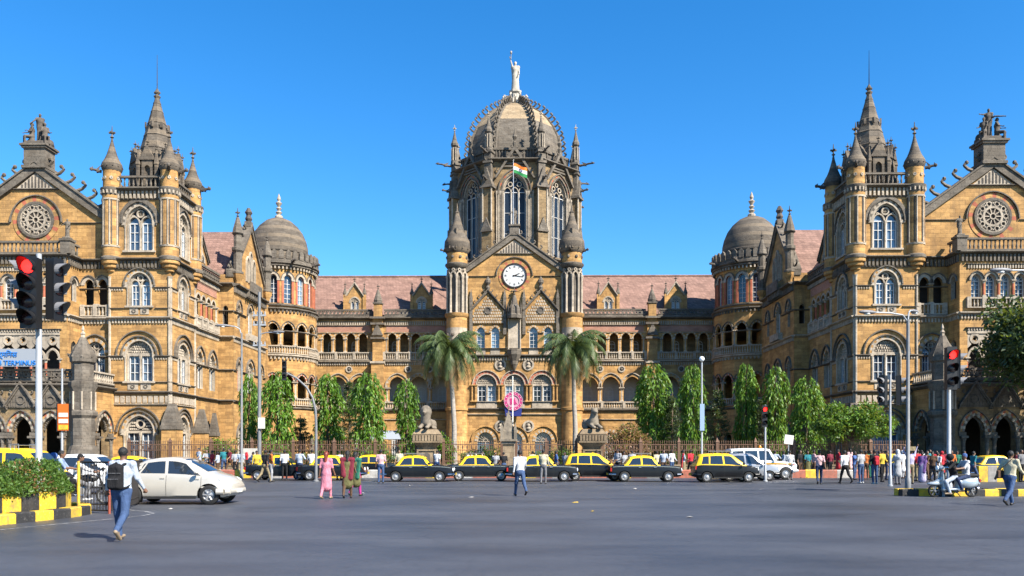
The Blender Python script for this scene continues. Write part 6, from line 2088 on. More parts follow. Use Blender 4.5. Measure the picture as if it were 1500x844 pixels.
# ------------------------------------------------------------------ the people in the street
POSES['backpacker'] = dict(legR=-13, kneeR=32, pitchR=42, legL=11, kneeL=4, pitchL=-5, armR=10, armL=-6, elbL=26, elbR=24, abdL=15, abdR=14, lean=5, loose=1.12, sleeve=1, curl=.9)
POSES['shoulder_bag_walk'] = dict(legL=27, kneeL=5, pitchL=-12, legR=-24, kneeR=24, pitchR=34, armL=-26, elbL=14, armR=20, elbR=30, abdL=16, lean=5, loose=1.1, sleeve=1)
bp = person('person with light blue shirt and black backpack striding away across the junction', 'backpacker', (px(178, 15.7), 15.7, 0), 178, 'cloth_sky', 'cloth_denim', 'skin_brown', 'hair_black', 'shoe_tan', h=.0135)
def backpack(label, loc, face, mats, sc=1.0, strap=True):
    o = thing('backpack', label, 'backpack', loc, R(face))
    P = [('b', (v3(0, .21, 1.22), (.135, .08, .235), .06), 0, .03), ('b', (v3(0, .29, 1.12), (.115, .05, .11), .04), 0, .02), ('e', (v3(0, .2, 1.42), (.13, .08, .07)), 0, .03)]
    link('bag_body', polygonise(P, .016, 'bag_body', mats), o)
    if strap:
        for s in (-1, 1):
            mb = MB(); mb.path([(s * .085, .19, 1.42), (s * .095, .09, 1.475), (s * .1, -.02, 1.478), (s * .11, -.1, 1.4), (s * .125, -.125, 1.26), (s * .15, -.07, 1.12), (s * .16, .08, 1.03), (s * .11, .17, 1.02)], .022, 6)
            mb.build('strap', mats[0], o, smooth=60)
        mb = MB(); mb.path([(-.03, .2, 1.47), (0, .2, 1.51), (.03, .2, 1.47)], .012, 5); mb.build('handle', mats[0], o)
        mb = MB(); mb.box(-.1, .1, .333, .345, 1.19, 1.2); mb.box(-.13, .13, .29, .3, 1.3, 1.31); mb.build('zip', 'cloth_grey', o)
    o.scale = (sc,) * 3
    return o
backpack('large black backpack worn by the light blue shirted walker', (px(178, 15.7), 15.7, -.02), 178, ['cloth_black'])
A = 46
def far(x, yfeet=None, D=None):
    D = D or 1.7 * 1202 / (yfeet - 661)
    return (px(x, D), D, 0)
P_ = person
P_('person in pink tunic and pink trousers with reddish hair walking away', 'woman_kurta', far(478, 731), 172, 'cloth_pink', 'cloth_pink', 'skin_brown', 'hair_red', 'shoe_tan', h=.017, scale=.95)
P_('person in dark patterned shawl over brown trousers beside the magenta trousers', 'woman_shawl', far(509, 730), 185, 'cloth_olive', 'cloth_brown', ext='cloth_maroon', h=.017, scale=.97)
P_('person in olive tunic with magenta trousers and maroon shawl', 'woman_shawl', far(521, 727), 165, 'cloth_olive', 'cloth_magenta', ext='cloth_green', h=.017, scale=.95)
P_('person in white shirt and blue jeans walking alone mid-road', 'walk2', far(762, 727), 195, 'cloth_white', 'cloth_denim', h=.017, scale=1.0)
P_('person in cream shirt and grey trousers in front of a taxi door', 'stand_sleeve', far(796, 709), 170, 'cloth_cream', 'cloth_grey', scale=1.0)
P_('person in pale pink shirt and blue jeans at the tail of a taxi', 'stand', far(558, 708), 180, 'cloth_pale_pink', 'cloth_denim', h=.02)
P_('person in cream shirt and blue jeans with brown shoulder bag striding by the striped kerb', 'shoulder_bag_walk', far(1479, 741), 122, 'cloth_cream', 'cloth_denim', h=.0145, scale=1.0)
o = thing('shoulder_bag', 'brown shoulder bag on the strap of the cream-shirted walker', 'bag', far(1479, 741), R(122))
link('bag_body', polygonise([('b', (v3(.23, .12, .98), (.05, .16, .13), .04), 0, .02)], .018, 'bag_body', ['cloth_brown']), o)
mb = MB(); mb.path([(.23, .0, 1.1), (.1, -.11, 1.3), (-.06, -.07, 1.47), (-.1, .08, 1.45), (.05, .17, 1.25), (.23, .24, 1.1)], .012, 5); mb.build('strap', 'cloth_brown', o)
P_('person in pale pink shirt and dark jeans carrying a sling bag past the spreading tree', 'walk', far(1200, 710), 165, 'cloth_pale_pink', 'cloth_denim_dark', h=.02)
o = thing('sling_bag', 'dark sling bag on the pink-shirted walker near the spreading tree', 'bag', far(1200, 710), R(165))
link('bag_body', polygonise([('b', (v3(-.2, .1, .98), (.05, .14, .11), .04), 0, .02)], .022, 'bag_body', ['cloth_black']), o)
mb = MB(); mb.path([(-.2, .02, 1.07), (-.05, -.13, 1.3), (.1, -.04, 1.48), (.05, .13, 1.35), (-.2, .2, 1.07)], .012, 5); mb.build('strap', 'cloth_black', o)
P_('person in white shirt and black trousers with dark bag strap near the red barrier end', 'walk2', far(1238, 709), 190, 'cloth_white', 'cloth_black', h=.02)
P_('person in silver grey shirt and jeans with white shoes at the crowd edge', 'stand', far(1261, 708), 200, 'cloth_silver', 'cloth_denim', shoe='shoe_white', h=.022)
P_('person in black top and blue jeans wearing a red backpack', 'stand', far(1281, 709), 185, 'cloth_black', 'cloth_denim', shoe='shoe_white', h=.022)
backpack('red backpack worn by a person in black top', far(1281, 709), 185, ['cloth_red'], .98, False)
P_('person in pale grey top with white headscarf before the thin signal pole', 'woman_scarf', far(1315, 710), 190, 'cloth_silver', 'cloth_grey', ext='cloth_white', h=.022)
cr = P_('person in lavender shirt with both arms raised holding a box on the head', 'carry', far(1334, 709), 180, 'cloth_lavender', 'cloth_khaki', h=.022)
mb = MB(); mb.box(-.2, .2, -.15, .15, 1.72, 1.94); mb.box(-.205, .205, -.03, .03, 1.718, 1.943)
tag(mb.build('carton', 'cloth_khaki', None, far(1334, 709)), 'small brown carton carried on the lavender-shirted person\'s head', 'box')
crowd = [  # x, feet y, pose, heading, top, bottom, extra, words
    (1292, 706, 'cap', 30, 'cloth_yellow', 'cloth_black', None, 'yellow top and cap'), (1299, 703, 'stand', 60, 'cloth_black', 'cloth_denim_dark', None, 'black top and dark jeans by the thin pole'),
    (1306, 702, 'stand_sleeve', 0, 'cloth_yellow', 'cloth_denim', None, 'yellow shirt and blue jeans'), (1322, 701, 'woman_scarf', 20, 'cloth_white', 'cloth_white', 'cloth_sky', 'white dress with pale blue headscarf'),
    (1344, 705, 'stand', 200, 'cloth_red', 'cloth_khaki', None, 'red shirt and khaki trousers'), (1351, 707, 'woman_saree', 150, 'cloth_purple', 'cloth_lavender', 'cloth_purple', 'purple saree'),
    (1358, 703, 'woman_shawl', 30, 'cloth_brown', 'cloth_brown', 'cloth_black', 'brown tunic and black shawl'), (1366, 707, 'phone', -30, 'cloth_brown', 'cloth_black', None, 'brown shirt looking at a phone'),
    (1373, 706, 'walk', 120, 'cloth_white', 'cloth_denim_dark', None, 'white top and dark jeans'), (1380, 703, 'woman_scarf', 40, 'cloth_red', 'cloth_maroon', 'cloth_red', 'red tunic and red headscarf'),
    (1386, 702, 'stand_hip', 10, 'cloth_maroon', 'cloth_black', None, 'maroon shirt with hand on hip'), (1340, 700, 'stand', 15, 'cloth_blue', 'cloth_black', None, 'dark blue shirt and black trousers'),
    (1328, 699, 'stand_fold', -10, 'cloth_cream', 'cloth_brown', None, 'cream shirt with folded arms'), (1362, 699, 'stand', 25, 'cloth_teal', 'cloth_black', None, 'teal shirt and black trousers'),
    (1394, 701, 'stand_sleeve', 0, 'cloth_orange', 'cloth_denim_dark', None, 'orange shirt and dark jeans'), (1402, 700, 'cap', -20, 'cloth_green', 'cloth_black', None, 'green shirt and cap'),
    (1275, 700, 'woman_saree', 10, 'cloth_green', 'cloth_green', 'cloth_yellow', 'green saree with yellow fall'), (1268, 702, 'stand', 150, 'cloth_orange', 'cloth_brown', None, 'orange shirt and brown trousers'),
    (1288, 699, 'stand_fold', 30, 'cloth_sky', 'cloth_grey', None, 'sky blue shirt with folded arms'), (1312, 698, 'stand', -15, 'cloth_magenta', 'cloth_black', None, 'magenta top and black trousers'),
    (1412, 702, 'stand', 60, 'cloth_black', 'cloth_black', None, 'all black clothes behind the scooter'), (1350, 697, 'cap', 0, 'cloth_white', 'cloth_grey', None, 'white shirt and cap'),
    (1252, 703, 'phone', 40, 'cloth_blue', 'cloth_denim', None, 'dark blue shirt and jeans looking down at a phone'), (1335, 696, 'woman_shawl', -20, 'cloth_magenta', 'cloth_magenta', 'cloth_pink', 'magenta tunic with pink shawl'),
    (1372, 697, 'stand', 0, 'cloth_red', 'cloth_black', None, 'red shirt and black trousers'), (1425, 706, 'walk', 100, 'cloth_teal', 'cloth_denim', None, 'teal shirt and jeans walking behind the scooter'),
    (1488, 703, 'walk', 60, 'cloth_maroon', 'cloth_denim_dark', None, 'maroon shirt beside the yellow-roofed taxi'), (1496, 706, 'stand', 20, 'cloth_grey', 'cloth_black', None, 'grey shirt beside the striped wall')]
for x, y, pose, f_, t, b, e, w in crowd:
    P_('person in %s in the waiting crowd' % w if 'beside' not in w and 'behind' not in w else 'person in ' + w, pose, far(x, y), f_, t, b, random.choice(['skin_brown', 'skin_tan', 'skin_dark']), ext=e or 'cloth_red', h=.026, scale=.94 + .08 * random.random(), group='crowd waiting by the signals')
mid = [  # along the taxi rank and behind it
    (388, 707, 'walk', 150, 'cloth_black', 'cloth_khaki', None, 'black shirt and khaki trousers beside an orange shirt'), (397, 706, 'stand', 120, 'cloth_orange', 'cloth_silver', None, 'orange shirt and pale trousers'),
    (417, 704, 'stand', 185, 'cloth_white', 'cloth_black', None, 'white shirt and black trousers leaning by a taxi'), (439, 704, 'stand_hip', 170, 'cloth_sky', 'cloth_denim_dark', None, 'sky blue shirt with hand on hip by a taxi'),
    (457, 704, 'stand_fold', 200, 'cloth_white', 'cloth_grey', None, 'white shirt and grey trousers with folded arms by a taxi'), (497, 703, 'stand', 160, 'cloth_white', 'cloth_denim', None, 'white shirt and blue jeans behind the shawled pair'),
    (376, 702, 'cap', 30, 'cloth_yellow', 'cloth_black', None, 'yellow shirt and cap'), (1157, 703, 'stand_sleeve', 170, 'cloth_white', 'cloth_grey', None, 'white shirt beside the spare wheel end of the striped jeep'),
    (1172, 700, 'stand', 30, 'cloth_black', 'cloth_brown', None, 'black shirt and brown trousers beside the jeep'), (1183, 700, 'woman_saree', 0, 'cloth_teal', 'cloth_olive', 'cloth_yellow', 'olive saree with yellow fall by the red barrier')]
for x, y, pose, f_, t, b, e, w in mid:
    P_('person in ' + w, pose, far(x, y), f_, t, b, random.choice(['skin_brown', 'skin_tan', 'skin_dark']), ext=e or 'cloth_red', h=.024, scale=.96 + .07 * random.random(), group='people about the taxi rank')
cols = ['cloth_white', 'cloth_sky', 'cloth_pale_pink', 'cloth_cream', 'cloth_silver', 'cloth_blue', 'cloth_red', 'cloth_green', 'cloth_black', 'cloth_lavender', 'cloth_stripe', 'cloth_teal', 'cloth_maroon']
bots = ['cloth_black', 'cloth_denim', 'cloth_grey', 'cloth_khaki', 'cloth_brown']
rb = random.Random(77); seen = set()
for x in (292, 303, 311, 319, 328, 337, 345, 353, 362, 371, 585, 640, 688, 697, 706, 726, 738, 780, 815, 828, 874, 905, 914, 926, 962, 972, 984, 1001, 1012, 1030, 1135, 1148, 1192, 1216, 1228, 1245):
    D = rb.uniform(53.4, 57.5) if x < 380 or x > 1130 else rb.uniform(53.0, 56.0)
    while True:
        t, b = rb.choice(cols[:5] if rb.random() < .6 else cols), rb.choice(bots); pose = rb.choice(['stand', 'walk', 'stand_sleeve', 'walk2', 'stand_fold', 'stand_hip', 'phone', 'cap', 'woman_kurta', 'woman_saree'])
        if (t, b, pose) not in seen: break
    seen.add((t, b, pose))
    where = 'near the railing shrub' if x < 380 else 'behind the taxi rank' if x < 1100 else 'near the jeep'
    doing = dict(stand='standing', walk='walking', stand_sleeve='with one arm bent', walk2='striding', stand_fold='with folded arms', stand_hip='with hand on hip', phone='looking at a phone', cap='in a cap', woman_kurta='with long hair', woman_saree='in a draped saree')[pose]
    P_('person in %s top and %s trousers %s %s' % (t[6:].replace('_', ' '), b[6:].replace('_', ' '), doing, where), pose, (px(x, D), D, 0 if D < 56.3 else .14), rb.choice([0, 30, -40, 90, -90, 160, 200]), t, b, rb.choice(['skin_brown', 'skin_tan', 'skin_dark']), ext=rb.choice(cols), h=.028, scale=.93 + .1 * rb.random(), group='people on the far side of the taxi rank')
# ------------------------------------------------------------------ vehicles
plain('car_black', (.006, .006, .007, 1), .38, coat=.15, var=.2, spec=.3)
plain('car_yellow', (1.1, .68, .01, 1), .35, coat=.5, var=.08)
plain('car_white', (.95, .95, .93, 1), .35, coat=.6, var=.06)
plain('car_beige', (.64, .6, .52, 1), .3, .2, coat=.8, var=.04)
plain('car_silver', (.45, .46, .48, 1), .3, .5, coat=.7)
plain('rubber', (.018, .018, .018, 1), .8, var=.3)
plain('chrome', (.75, .75, .75, 1), .15, 1.0)
plain('hub_steel', (.5, .5, .5, 1), .35, .6, var=.2)
plain('seat_cloth', (.1, .07, .05, 1), .9)
m, nt, bs = new_mat('car_glass')
bs.inputs['Base Color'].default_value = (.016, .022, .03, 1)
bs.inputs['Roughness'].default_value = .04
bs.inputs['Specular IOR Level'].default_value = 1.0
m, nt, bs = new_mat('lamp_glass')
bs.inputs['Base Color'].default_value = (.7, .72, .72, 1); bs.inputs['Roughness'].default_value = .08; bs.inputs['Specular IOR Level'].default_value = .9
plain('lamp_red', (.45, .02, .015, 1), .2); plain('lamp_amber', (.7, .25, .01, 1), .2)
plain('stripe_red', (.6, .03, .02, 1), .4); plain('plate_white', (.75, .73, .65, 1), .5); plain('plate_yellow', (.75, .5, .02, 1), .5)

def boolean_cut(me, cutters):
    ob = bpy.data.objects.new('tmp', me); COL.objects.link(ob)
    cs = []
    for c in cutters:
        co = bpy.data.objects.new('tmpc', c); COL.objects.link(co); cs.append(co)
        md = ob.modifiers.new('b', 'BOOLEAN'); md.operation = 'DIFFERENCE'; md.object = co; md.solver = 'EXACT'
    dg = bpy.context.evaluated_depsgraph_get()
    res = bpy.data.meshes.new_from_object(ob.evaluated_get(dg), depsgraph=dg)
    for o in [ob] + cs: bpy.data.objects.remove(o)
    return res
# cross-section of the shell, half: fraction table built from (x, zb, zs, zt, ws, wt): sill z, shoulder z, top z, shoulder half-width, top half-width
def car_shell(st, tumble, lower, upper, trim, cabin, wheels, rw, width):
    """st rows: x, z_bottom, z_belt, z_top, w_low, w_belt, w_top"""
    n = 9
    def ring(r):
        x, zb, zs, zt, wl, wb, wt = r
        zm = zb + (zs - zb) * .55
        half = [(0, zb), (wl * .9, zb), (wl * .985, zb + (zs - zb) * .13), (wl * 1.0, zm), ((wl * .35 + wb * .65), zm + (zs - zm) * .72), (wb, zs), (wt, zt - min(.07, (zt - zs) * .5)), (wt * .86, zt - .004), (0, zt + (.018 if zt > zs + .15 else .012))]
        return [(x, -y, z) for y, z in half] + [(x, y, z) for y, z in reversed(half[1:-1])]
    rings = [ring(r) for r in st]
    k = len(rings[0]); vs = [p for r in rings for p in r]
    fs = []; ms = []
    for i in range(len(rings) - 1):
        for j in range(k):
            fs.append((i * k + j, i * k + (j + 1) % k, (i + 1) * k + (j + 1) % k, (i + 1) * k + j))
            jj = j if j < 8 else k - 1 - j
            xm = (st[i][0] + st[i + 1][0]) / 2
            ms.append(1 if (jj >= 5 and cabin[0] < xm < cabin[1]) else 0)
    fs.append(tuple(range(k - 1, -1, -1))); ms.append(0)
    fs.append(tuple((len(rings) - 1) * k + j for j in range(k))); ms.append(0)
    b = MB(); b.v = vs; b.f = [list(f) for f in fs]; b.m = ms
    me = b.mesh('body', [lower, upper, trim])
    cut = []
    for wx in wheels:
        for s in (-1, 1):
            c = MB(); nn = 20
            poly = [(wx + (rw + .055) * math.cos(2 * PI * q / nn), rw + (rw + .055) * math.sin(2 * PI * q / nn)) for q in range(nn)]
            y0, y1 = sorted((s * (width - .27), s * (width + .3)))
            c.prism(poly, y0, y1, 2)
            cut.append(c.mesh('cut', [lower, upper, trim]))
    me = boolean_cut(me, cut)
    me.polygons.foreach_set('use_smooth', [True] * len(me.polygons)); me.set_sharp_from_angle(angle=R(34))
    return me
def lerp_st(st, x):
    for a, b in zip(st[:-1], st[1:]):
        if a[0] <= x <= b[0]:
            t = (x - a[0]) / max(1e-6, b[0] - a[0])
            return [p + (q - p) * t for p, q in zip(a, b)]
    return st[-1] if x > st[-1][0] else st[0]
def side_glass(st, pts, s, off=.009, t0=.1, t1=.9):
    """pts: (xb0, xb1, xt0, xt1) window corners at belt and roof"""
    xb0, xb1, xt0, xt1 = pts
    mb = MB(); g = []
    for v in (0, .5, 1):
        row = []
        for u in (0, .25, .5, .75, 1):
            x = (xb0 + (xb1 - xb0) * u) * (1 - v) + (xt0 + (xt1 - xt0) * u) * v
            r = lerp_st(st, x); zt = r[3] - min(.07, (r[3] - r[2]) * .5)
            t = t0 + (t1 - t0) * v
            row.append((x, s * (r[5] + (r[6] - r[5]) * t + off), r[2] + (zt - r[2]) * t))
        g.append(row)
    mb.v = [p for r in g for p in r]
    for i in range(2):
        for j in range(4): mb.f.append([i * 5 + j, i * 5 + j + 1, (i + 1) * 5 + j + 1, (i + 1) * 5 + j]); mb.m.append(0)
    return mb
def screen_glass(st, xa, xb, t0=.08, t1=.93, off=.012, inset=.86):
    mb = MB(); nrm = None
    a, b = lerp_st(st, xa), lerp_st(st, xb)
    rows = []
    for v in (t0, (t0 + t1) / 2, t1):
        x = xa + (xb - xa) * v; r = lerp_st(st, x)
        rows.append([(x, r[6] * inset * q, r[3] + .014 - .022 * abs(q) ** 3) for q in (-1, -.5, 0, .5, 1)])
    dx, dz = b[0] - a[0], b[3] - a[3]; l = math.hypot(dx, dz); nx, nz = -dz / l, dx / l
    if nz < 0: nx, nz = -nx, -nz
    mb.v = [(x + nx * off, y, z + nz * off) for r in rows for x, y, z in r]
    for i in range(2):
        for j in range(4): mb.f.append([i * 5 + j, i * 5 + j + 1, (i + 1) * 5 + j + 1, (i + 1) * 5 + j]); mb.m.append(0)
    return mb
_tyre = {}
def wheel(parent, x, y, r, w, hub='hub_steel', spokes=0):
    s = 1 if y > 0 else -1
    key = (r, w, hub, spokes, s)
    if key not in _tyre:
        t = MB(); t.lathe(0, 0, [(r * .62, -w / 2), (r * .9, -w / 2), (r, -w * .36), (r, w * .36), (r * .9, w / 2), (r * .62, w / 2)], 24, cap=False)
        t.xf(Matrix.Rotation(R(-90 * s), 4, 'X'))
        h = MB(); h.lathe(0, 0, [(r * .64, -w * .3), (r * .64, w * .44), (r * .56, w * .46), (r * .5, w * .3), (r * .3, w * .34), (r * .2, w * .44), (r * .12, w * .5), (.01, w * .5)], 20)
        if spokes:
            for k in range(spokes):
                a = 2 * PI * k / spokes
                h.tube((r * .18 * math.cos(a), r * .18 * math.sin(a), w * .43), (r * .56 * math.cos(a), r * .56 * math.sin(a), w * .43), r * .1, r * .12, 5)
        else:
            for k in range(8):
                a = 2 * PI * k / 8
                h.ball((r * .42 * math.cos(a), r * .42 * math.sin(a), w * .33), r * .05, 5)
        h.xf(Matrix.Rotation(R(-90 * s), 4, 'X'))
        _tyre[key] = (t.mesh('tyre', ['rubber'], 40), h.mesh('rim', [hub], 35))
    o = link('wheel', None, parent, (x, y, r))
    link('tyre', _tyre[key][0], o); link('rim', _tyre[key][1], o)
    return o
def disc_lamp(parent, x, y, z, r, mat, name, d=1):
    mb = MB(); mb.lathe(0, 0, [(r * 1.15, 0), (r * 1.15, .03), (r, .035), (r * .8, .05), (.01, .06)], 14); mb.xf(Matrix.Rotation(R(90 * d), 4, 'Y'))
    return mb.build(name, mat, parent, (x, y, z), smooth=40)
def box_part(parent, name, mat, *b, bev=0):
    mb = MB(); mb.box(*b); return mb.build(name, mat, parent)

def detail(o, st, C):
    """the parts every car carries"""
    W, L0, L1 = C['W'], st[0][0], st[-1][0]
    for wx in C['wheels']:
        for s in (-1, 1): wheel(o, wx, s * (W - .1), C['rw'], .17, C.get('hub', 'hub_steel'), C.get('spokes', 0))
    for s in (-1, 1):
        for wnd in C['win']: side_glass(st, wnd, s).build('side_window', 'car_glass', o)
        for (dx, hz) in C['doors']:
            r = lerp_st(st, dx)
            # shut line and handle
            mb = MB(); ys = [r[4] * .985, r[4], r[4] * .35 + r[5] * .65, r[5]]; zs = [r[1] + (r[2] - r[1]) * q for q in (.13, .55, .874, .985)]
            for i in range(3): mb.add([(dx - .006, s * (ys[i] + .004), zs[i]), (dx + .006, s * (ys[i] + .004), zs[i]), (dx + .006, s * (ys[i + 1] + .004), zs[i + 1]), (dx - .006, s * (ys[i + 1] + .004), zs[i + 1])], [(0, 1, 2, 3)])
            mb.build('door_seam', 'rubber', o)
            if hz:
                r2 = lerp_st(st, dx + hz * .12); zz = r2[1] + (r2[2] - r2[1]) * .86; y = s * (r2[4] * .35 + r2[5] * .65)
                mb = MB(); mb.box(dx + hz * .12 - .07, dx + hz * .12 + .07, min(y, y + s * .025), max(y, y + s * .025), zz - .015, zz + .015); mb.build('door_handle', C.get('handle', 'chrome'), o)
        if C.get('strip'):
            mb = MB(); xs = [L0 + .12 + (L1 - L0 - .24) * i / 14 for i in range(15)]
            P = []
            for x in xs:
                r = lerp_st(st, x); P.append((x, s * (r[4] * .35 + r[5] * .65 + .004), r[1] + (r[2] - r[1]) * C['strip'][0]))
            for a, b in zip(P[:-1], P[1:]):
                mb.add([(a[0], a[1] + s * .004, a[2] - C['strip'][1]), (b[0], b[1] + s * .004, b[2] - C['strip'][1]), (b[0], b[1] + s * .004, b[2] + C['strip'][1]), (a[0], a[1] + s * .004, a[2] + C['strip'][1])], [(0, 1, 2, 3)])
            mb.build('trim_strip', C['strip'][2], o)
        for z, r_, m_, x_ in C['head']:
            disc_lamp(o, x_ if x_ else L1 - .03, s * (W - .2), z, r_, m_, 'headlight')
        for z, m_ in C['tail']:
            mb = MB(); mb.box(L0 - .02, L0 + .06, s * (W - .14) - .07, s * (W - .14) + .07, z - .1, z + .1); mb.build('tail_light', m_, o)
        mx, mz = C['mirror']
        r = lerp_st(st, mx); mb = MB(); mb.tube((mx, s * r[5], mz - .05), (mx + .05, s * (r[5] + .1), mz), .015, None, 5); mb.ball((mx + .05, s * (r[5] + .16), mz + .01), .085, 8, 0, .75); mb.build('wing_mirror', C.get('mirror_mat', 'car_black'), o, smooth=50)
    screen_glass(st, C['cowl'], C['roof_f']).build('windscreen', 'car_glass', o)
    screen_glass(st, C['rear_b'], C['roof_r']).build('rear_window', 'car_glass', o)
    for x, d, nm in ((L1, 1, 'front_bumper'), (L0, -1, 'rear_bumper')):
        mb = MB(); zb = C['bump']; x0_ = x; x = x - d * C.get('bump_in', 0)
        mb.path([(x - d * .28, -W - .015, zb), (x - d * .06, -W * .97, zb), (x + d * .05, -W * .8, zb), (x + d * .08, 0, zb), (x + d * .05, W * .8, zb), (x - d * .06, W * .97, zb), (x - d * .28, W + .015, zb)], C.get('bump_r', .055), 8)
        mb.build(nm, C['bump_mat'], o, smooth=50)
        mb = MB(); q = x + d * (.1 + C.get('bump_r', .055) * .6)
        mb.box(min(q, q + d * .015), max(q, q + d * .015), -.24, .24, zb - .05, zb + .07); mb.build('number_plate', C.get('plate', 'plate_yellow'), o)
    for s in (-1, 1):
        mb = MB(); y = s * (W * .995); x_a, x_b = C['wheels'][0] + C['rw'] + .08, C['wheels'][1] - C['rw'] - .08
        mb.box(x_a, x_b, min(y, y + s * .012), max(y, y + s * .012), st[len(st) // 2][1] - .01, st[len(st) // 2][1] + .07); mb.build('sill_trim', 'rubber', o)
    if C.get('grille'):
        mb = MB(); z0, z1, w = C['grille']
        for i in range(6): mb.box(L1 - .015, L1 + .03, -w, w, z0 + (z1 - z0) * i / 6, z0 + (z1 - z0) * (i + .55) / 6)
        mb.build('grille', 'chrome', o)
def rack(o, x0, x1, w, z, mat='galvanised'):
    mb = MB()
    for s in (-1, 1):
        mb.tube((x0, s * w, z + .12), (x1, s * w, z + .12), .016); 
        for x in (x0, (x0 + x1) / 2, x1): mb.tube((x, s * w, z - .06), (x, s * w, z + .12), .012)
    for i in range(7):
        x = x0 + (x1 - x0) * i / 6; mb.tube((x, -w, z + .09), (x, w, z + .09), .012)
    mb.build('roof_rack', mat, o)

# stations: x, z_bottom, z_belt, z_top, w_low, w_belt, w_top
PAD = [(-1.95, .42, .78, .80, .58, .58, .5), (-1.88, .3, .86, .885, .68, .66, .58), (-1.6, .26, .89, .92, .725, .69, .62), (-1.2, .25, .9, .94, .735, .7, .63), (-1.12, .25, .9, 1.0, .735, .7, .62), (-.86, .25, .9, 1.36, .735, .7, .56), (-.6, .25, .9, 1.43, .735, .7, .55), (-.1, .25, .9, 1.455, .735, .7, .555),
       (.28, .25, .9, 1.425, .735, .7, .55), (.4, .25, .9, 1.36, .735, .7, .565), (.74, .25, .9, .98, .735, .7, .63), (.8, .25, .895, .93, .735, .7, .64), (1.3, .26, .88, .905, .73, .69, .62), (1.75, .28, .84, .865, .715, .67, .6), (1.92, .32, .79, .82, .69, .64, .57), (1.97, .42, .7, .72, .62, .6, .5)]
PADC = dict(W=.74, wheels=(-1.2, 1.22), rw=.29, win=[(-.98, -.28, -.74, -.3), (-.18, .62, -.2, .33)], doors=[(-.23, -1), (.62, -1)], strip=(.93, .018, 'chrome'), head=[(.66, .095, 'lamp_glass', 1.95)], tail=[(.68, 'lamp_red')], mirror=(.62, 1.0),
            cowl=.78, roof_f=.3, rear_b=-1.16, roof_r=-.74, bump=.42, bump_mat='chrome', grille=(.52, .72, .4), seats=(.05, -.72))
HAT = [(-1.72, .42, .84, .87, .62, .6, .5), (-1.68, .3, .9, 1.0, .7, .68, .56), (-1.5, .25, .94, 1.4, .745, .72, .56), (-1.3, .24, .95, 1.53, .755, .73, .58), (-.6, .24, .94, 1.58, .76, .73, .6), (.1, .24, .93, 1.56, .76, .73, .6), (.3, .24, .92, 1.49, .76, .73, .59), (.98, .24, .9, 1.0, .755, .73, .62), (1.06, .25, .895, .94, .755, .72, .62), (1.4, .26, .85, .89, .74, .7, .6), (1.66, .3, .76, .8, .7, .66, .55), (1.75, .42, .64, .66, .62, .58, .48)]
HATC = dict(W=.76, wheels=(-1.12, 1.14), rw=.285, win=[(-1.42, -1.02, -1.3, -1.0), (-.94, -.24, -.92, -.28), (-.14, .82, -.18, .22)], doors=[(-.98, 0), (-.19, -1), (.84, -1)], strip=None, head=[(.7, .11, 'lamp_glass', 1.66)], tail=[(.8, 'lamp_red')], mirror=(.78, 1.0),
            cowl=1.02, roof_f=.3, rear_b=-1.69, roof_r=-1.48, bump=.42, bump_mat='car_black', bump_r=.08, seats=(.0, -.8), handle='car_black')
SED = [(-2.08, .5, .92, .96, .6, .58, .48), (-2.03, .34, .99, 1.03, .72, .68, .58), (-1.85, .25, 1.02, 1.07, .795, .74, .63), (-1.55, .22, 1.0, 1.11, .82, .775, .645), (-1.3, .21, .98, 1.25, .83, .785, .63), (-.85, .2, .965, 1.43, .838, .79, .61), (-.45, .2, .955, 1.49, .84, .795, .605), (-.05, .2, .945, 1.505, .84, .795, .605), (.22, .2, .935, 1.475, .84, .795, .605),
       (.45, .2, .93, 1.4, .84, .795, .61), (.8, .2, .92, 1.21, .838, .79, .64), (1.12, .21, .905, 1.03, .833, .785, .67), (1.22, .21, .9, .975, .83, .78, .675), (1.42, .22, .87, .935, .82, .76, .65), (1.62, .24, .8, .86, .79, .72, .6), (1.78, .28, .69, .76, .73, .66, .54), (1.86, .4, .6, .65, .63, .57, .46)]
SEDC = dict(W=.84, wheels=(-1.26, 1.2), rw=.31, win=[(-1.5, -1.06, -1.06, -.86), (-.98, -.2, -.8, -.24), (-.1, .95, -.14, .42)], doors=[(-.15, -1), (-1.05, -1), (.96, -1)], strip=(.5, .025, 'car_beige'), head=[], tail=[(.84, 'lamp_red')], mirror=(.82, 1.02),
            cowl=1.16, roof_f=.28, rear_b=-1.62, roof_r=-.95, bump=.42, bump_mat='car_beige', bump_r=.1, bump_in=.12, plate='plate_white', seats=(.1, -.75), handle='car_beige', mirror_mat='car_beige', spokes=6)
SUV = [(-2.0, .5, 1.02, 1.06, .72, .72, .62), (-1.97, .42, 1.08, 1.6, .78, .77, .66), (-1.9, .4, 1.1, 1.82, .8, .78, .68), (-1.0, .38, 1.1, 1.86, .8, .78, .69), (.2, .38, 1.1, 1.86, .8, .78, .69), (.4, .38, 1.1, 1.8, .8, .78, .69), (.78, .38, 1.1, 1.17, .8, .78, .7), (.84, .38, 1.09, 1.12, .8, .78, .7), (1.5, .4, 1.05, 1.08, .78, .74, .68), (1.9, .42, 1.0, 1.03, .74, .68, .62), (1.98, .5, .9, .93, .66, .62, .56)]
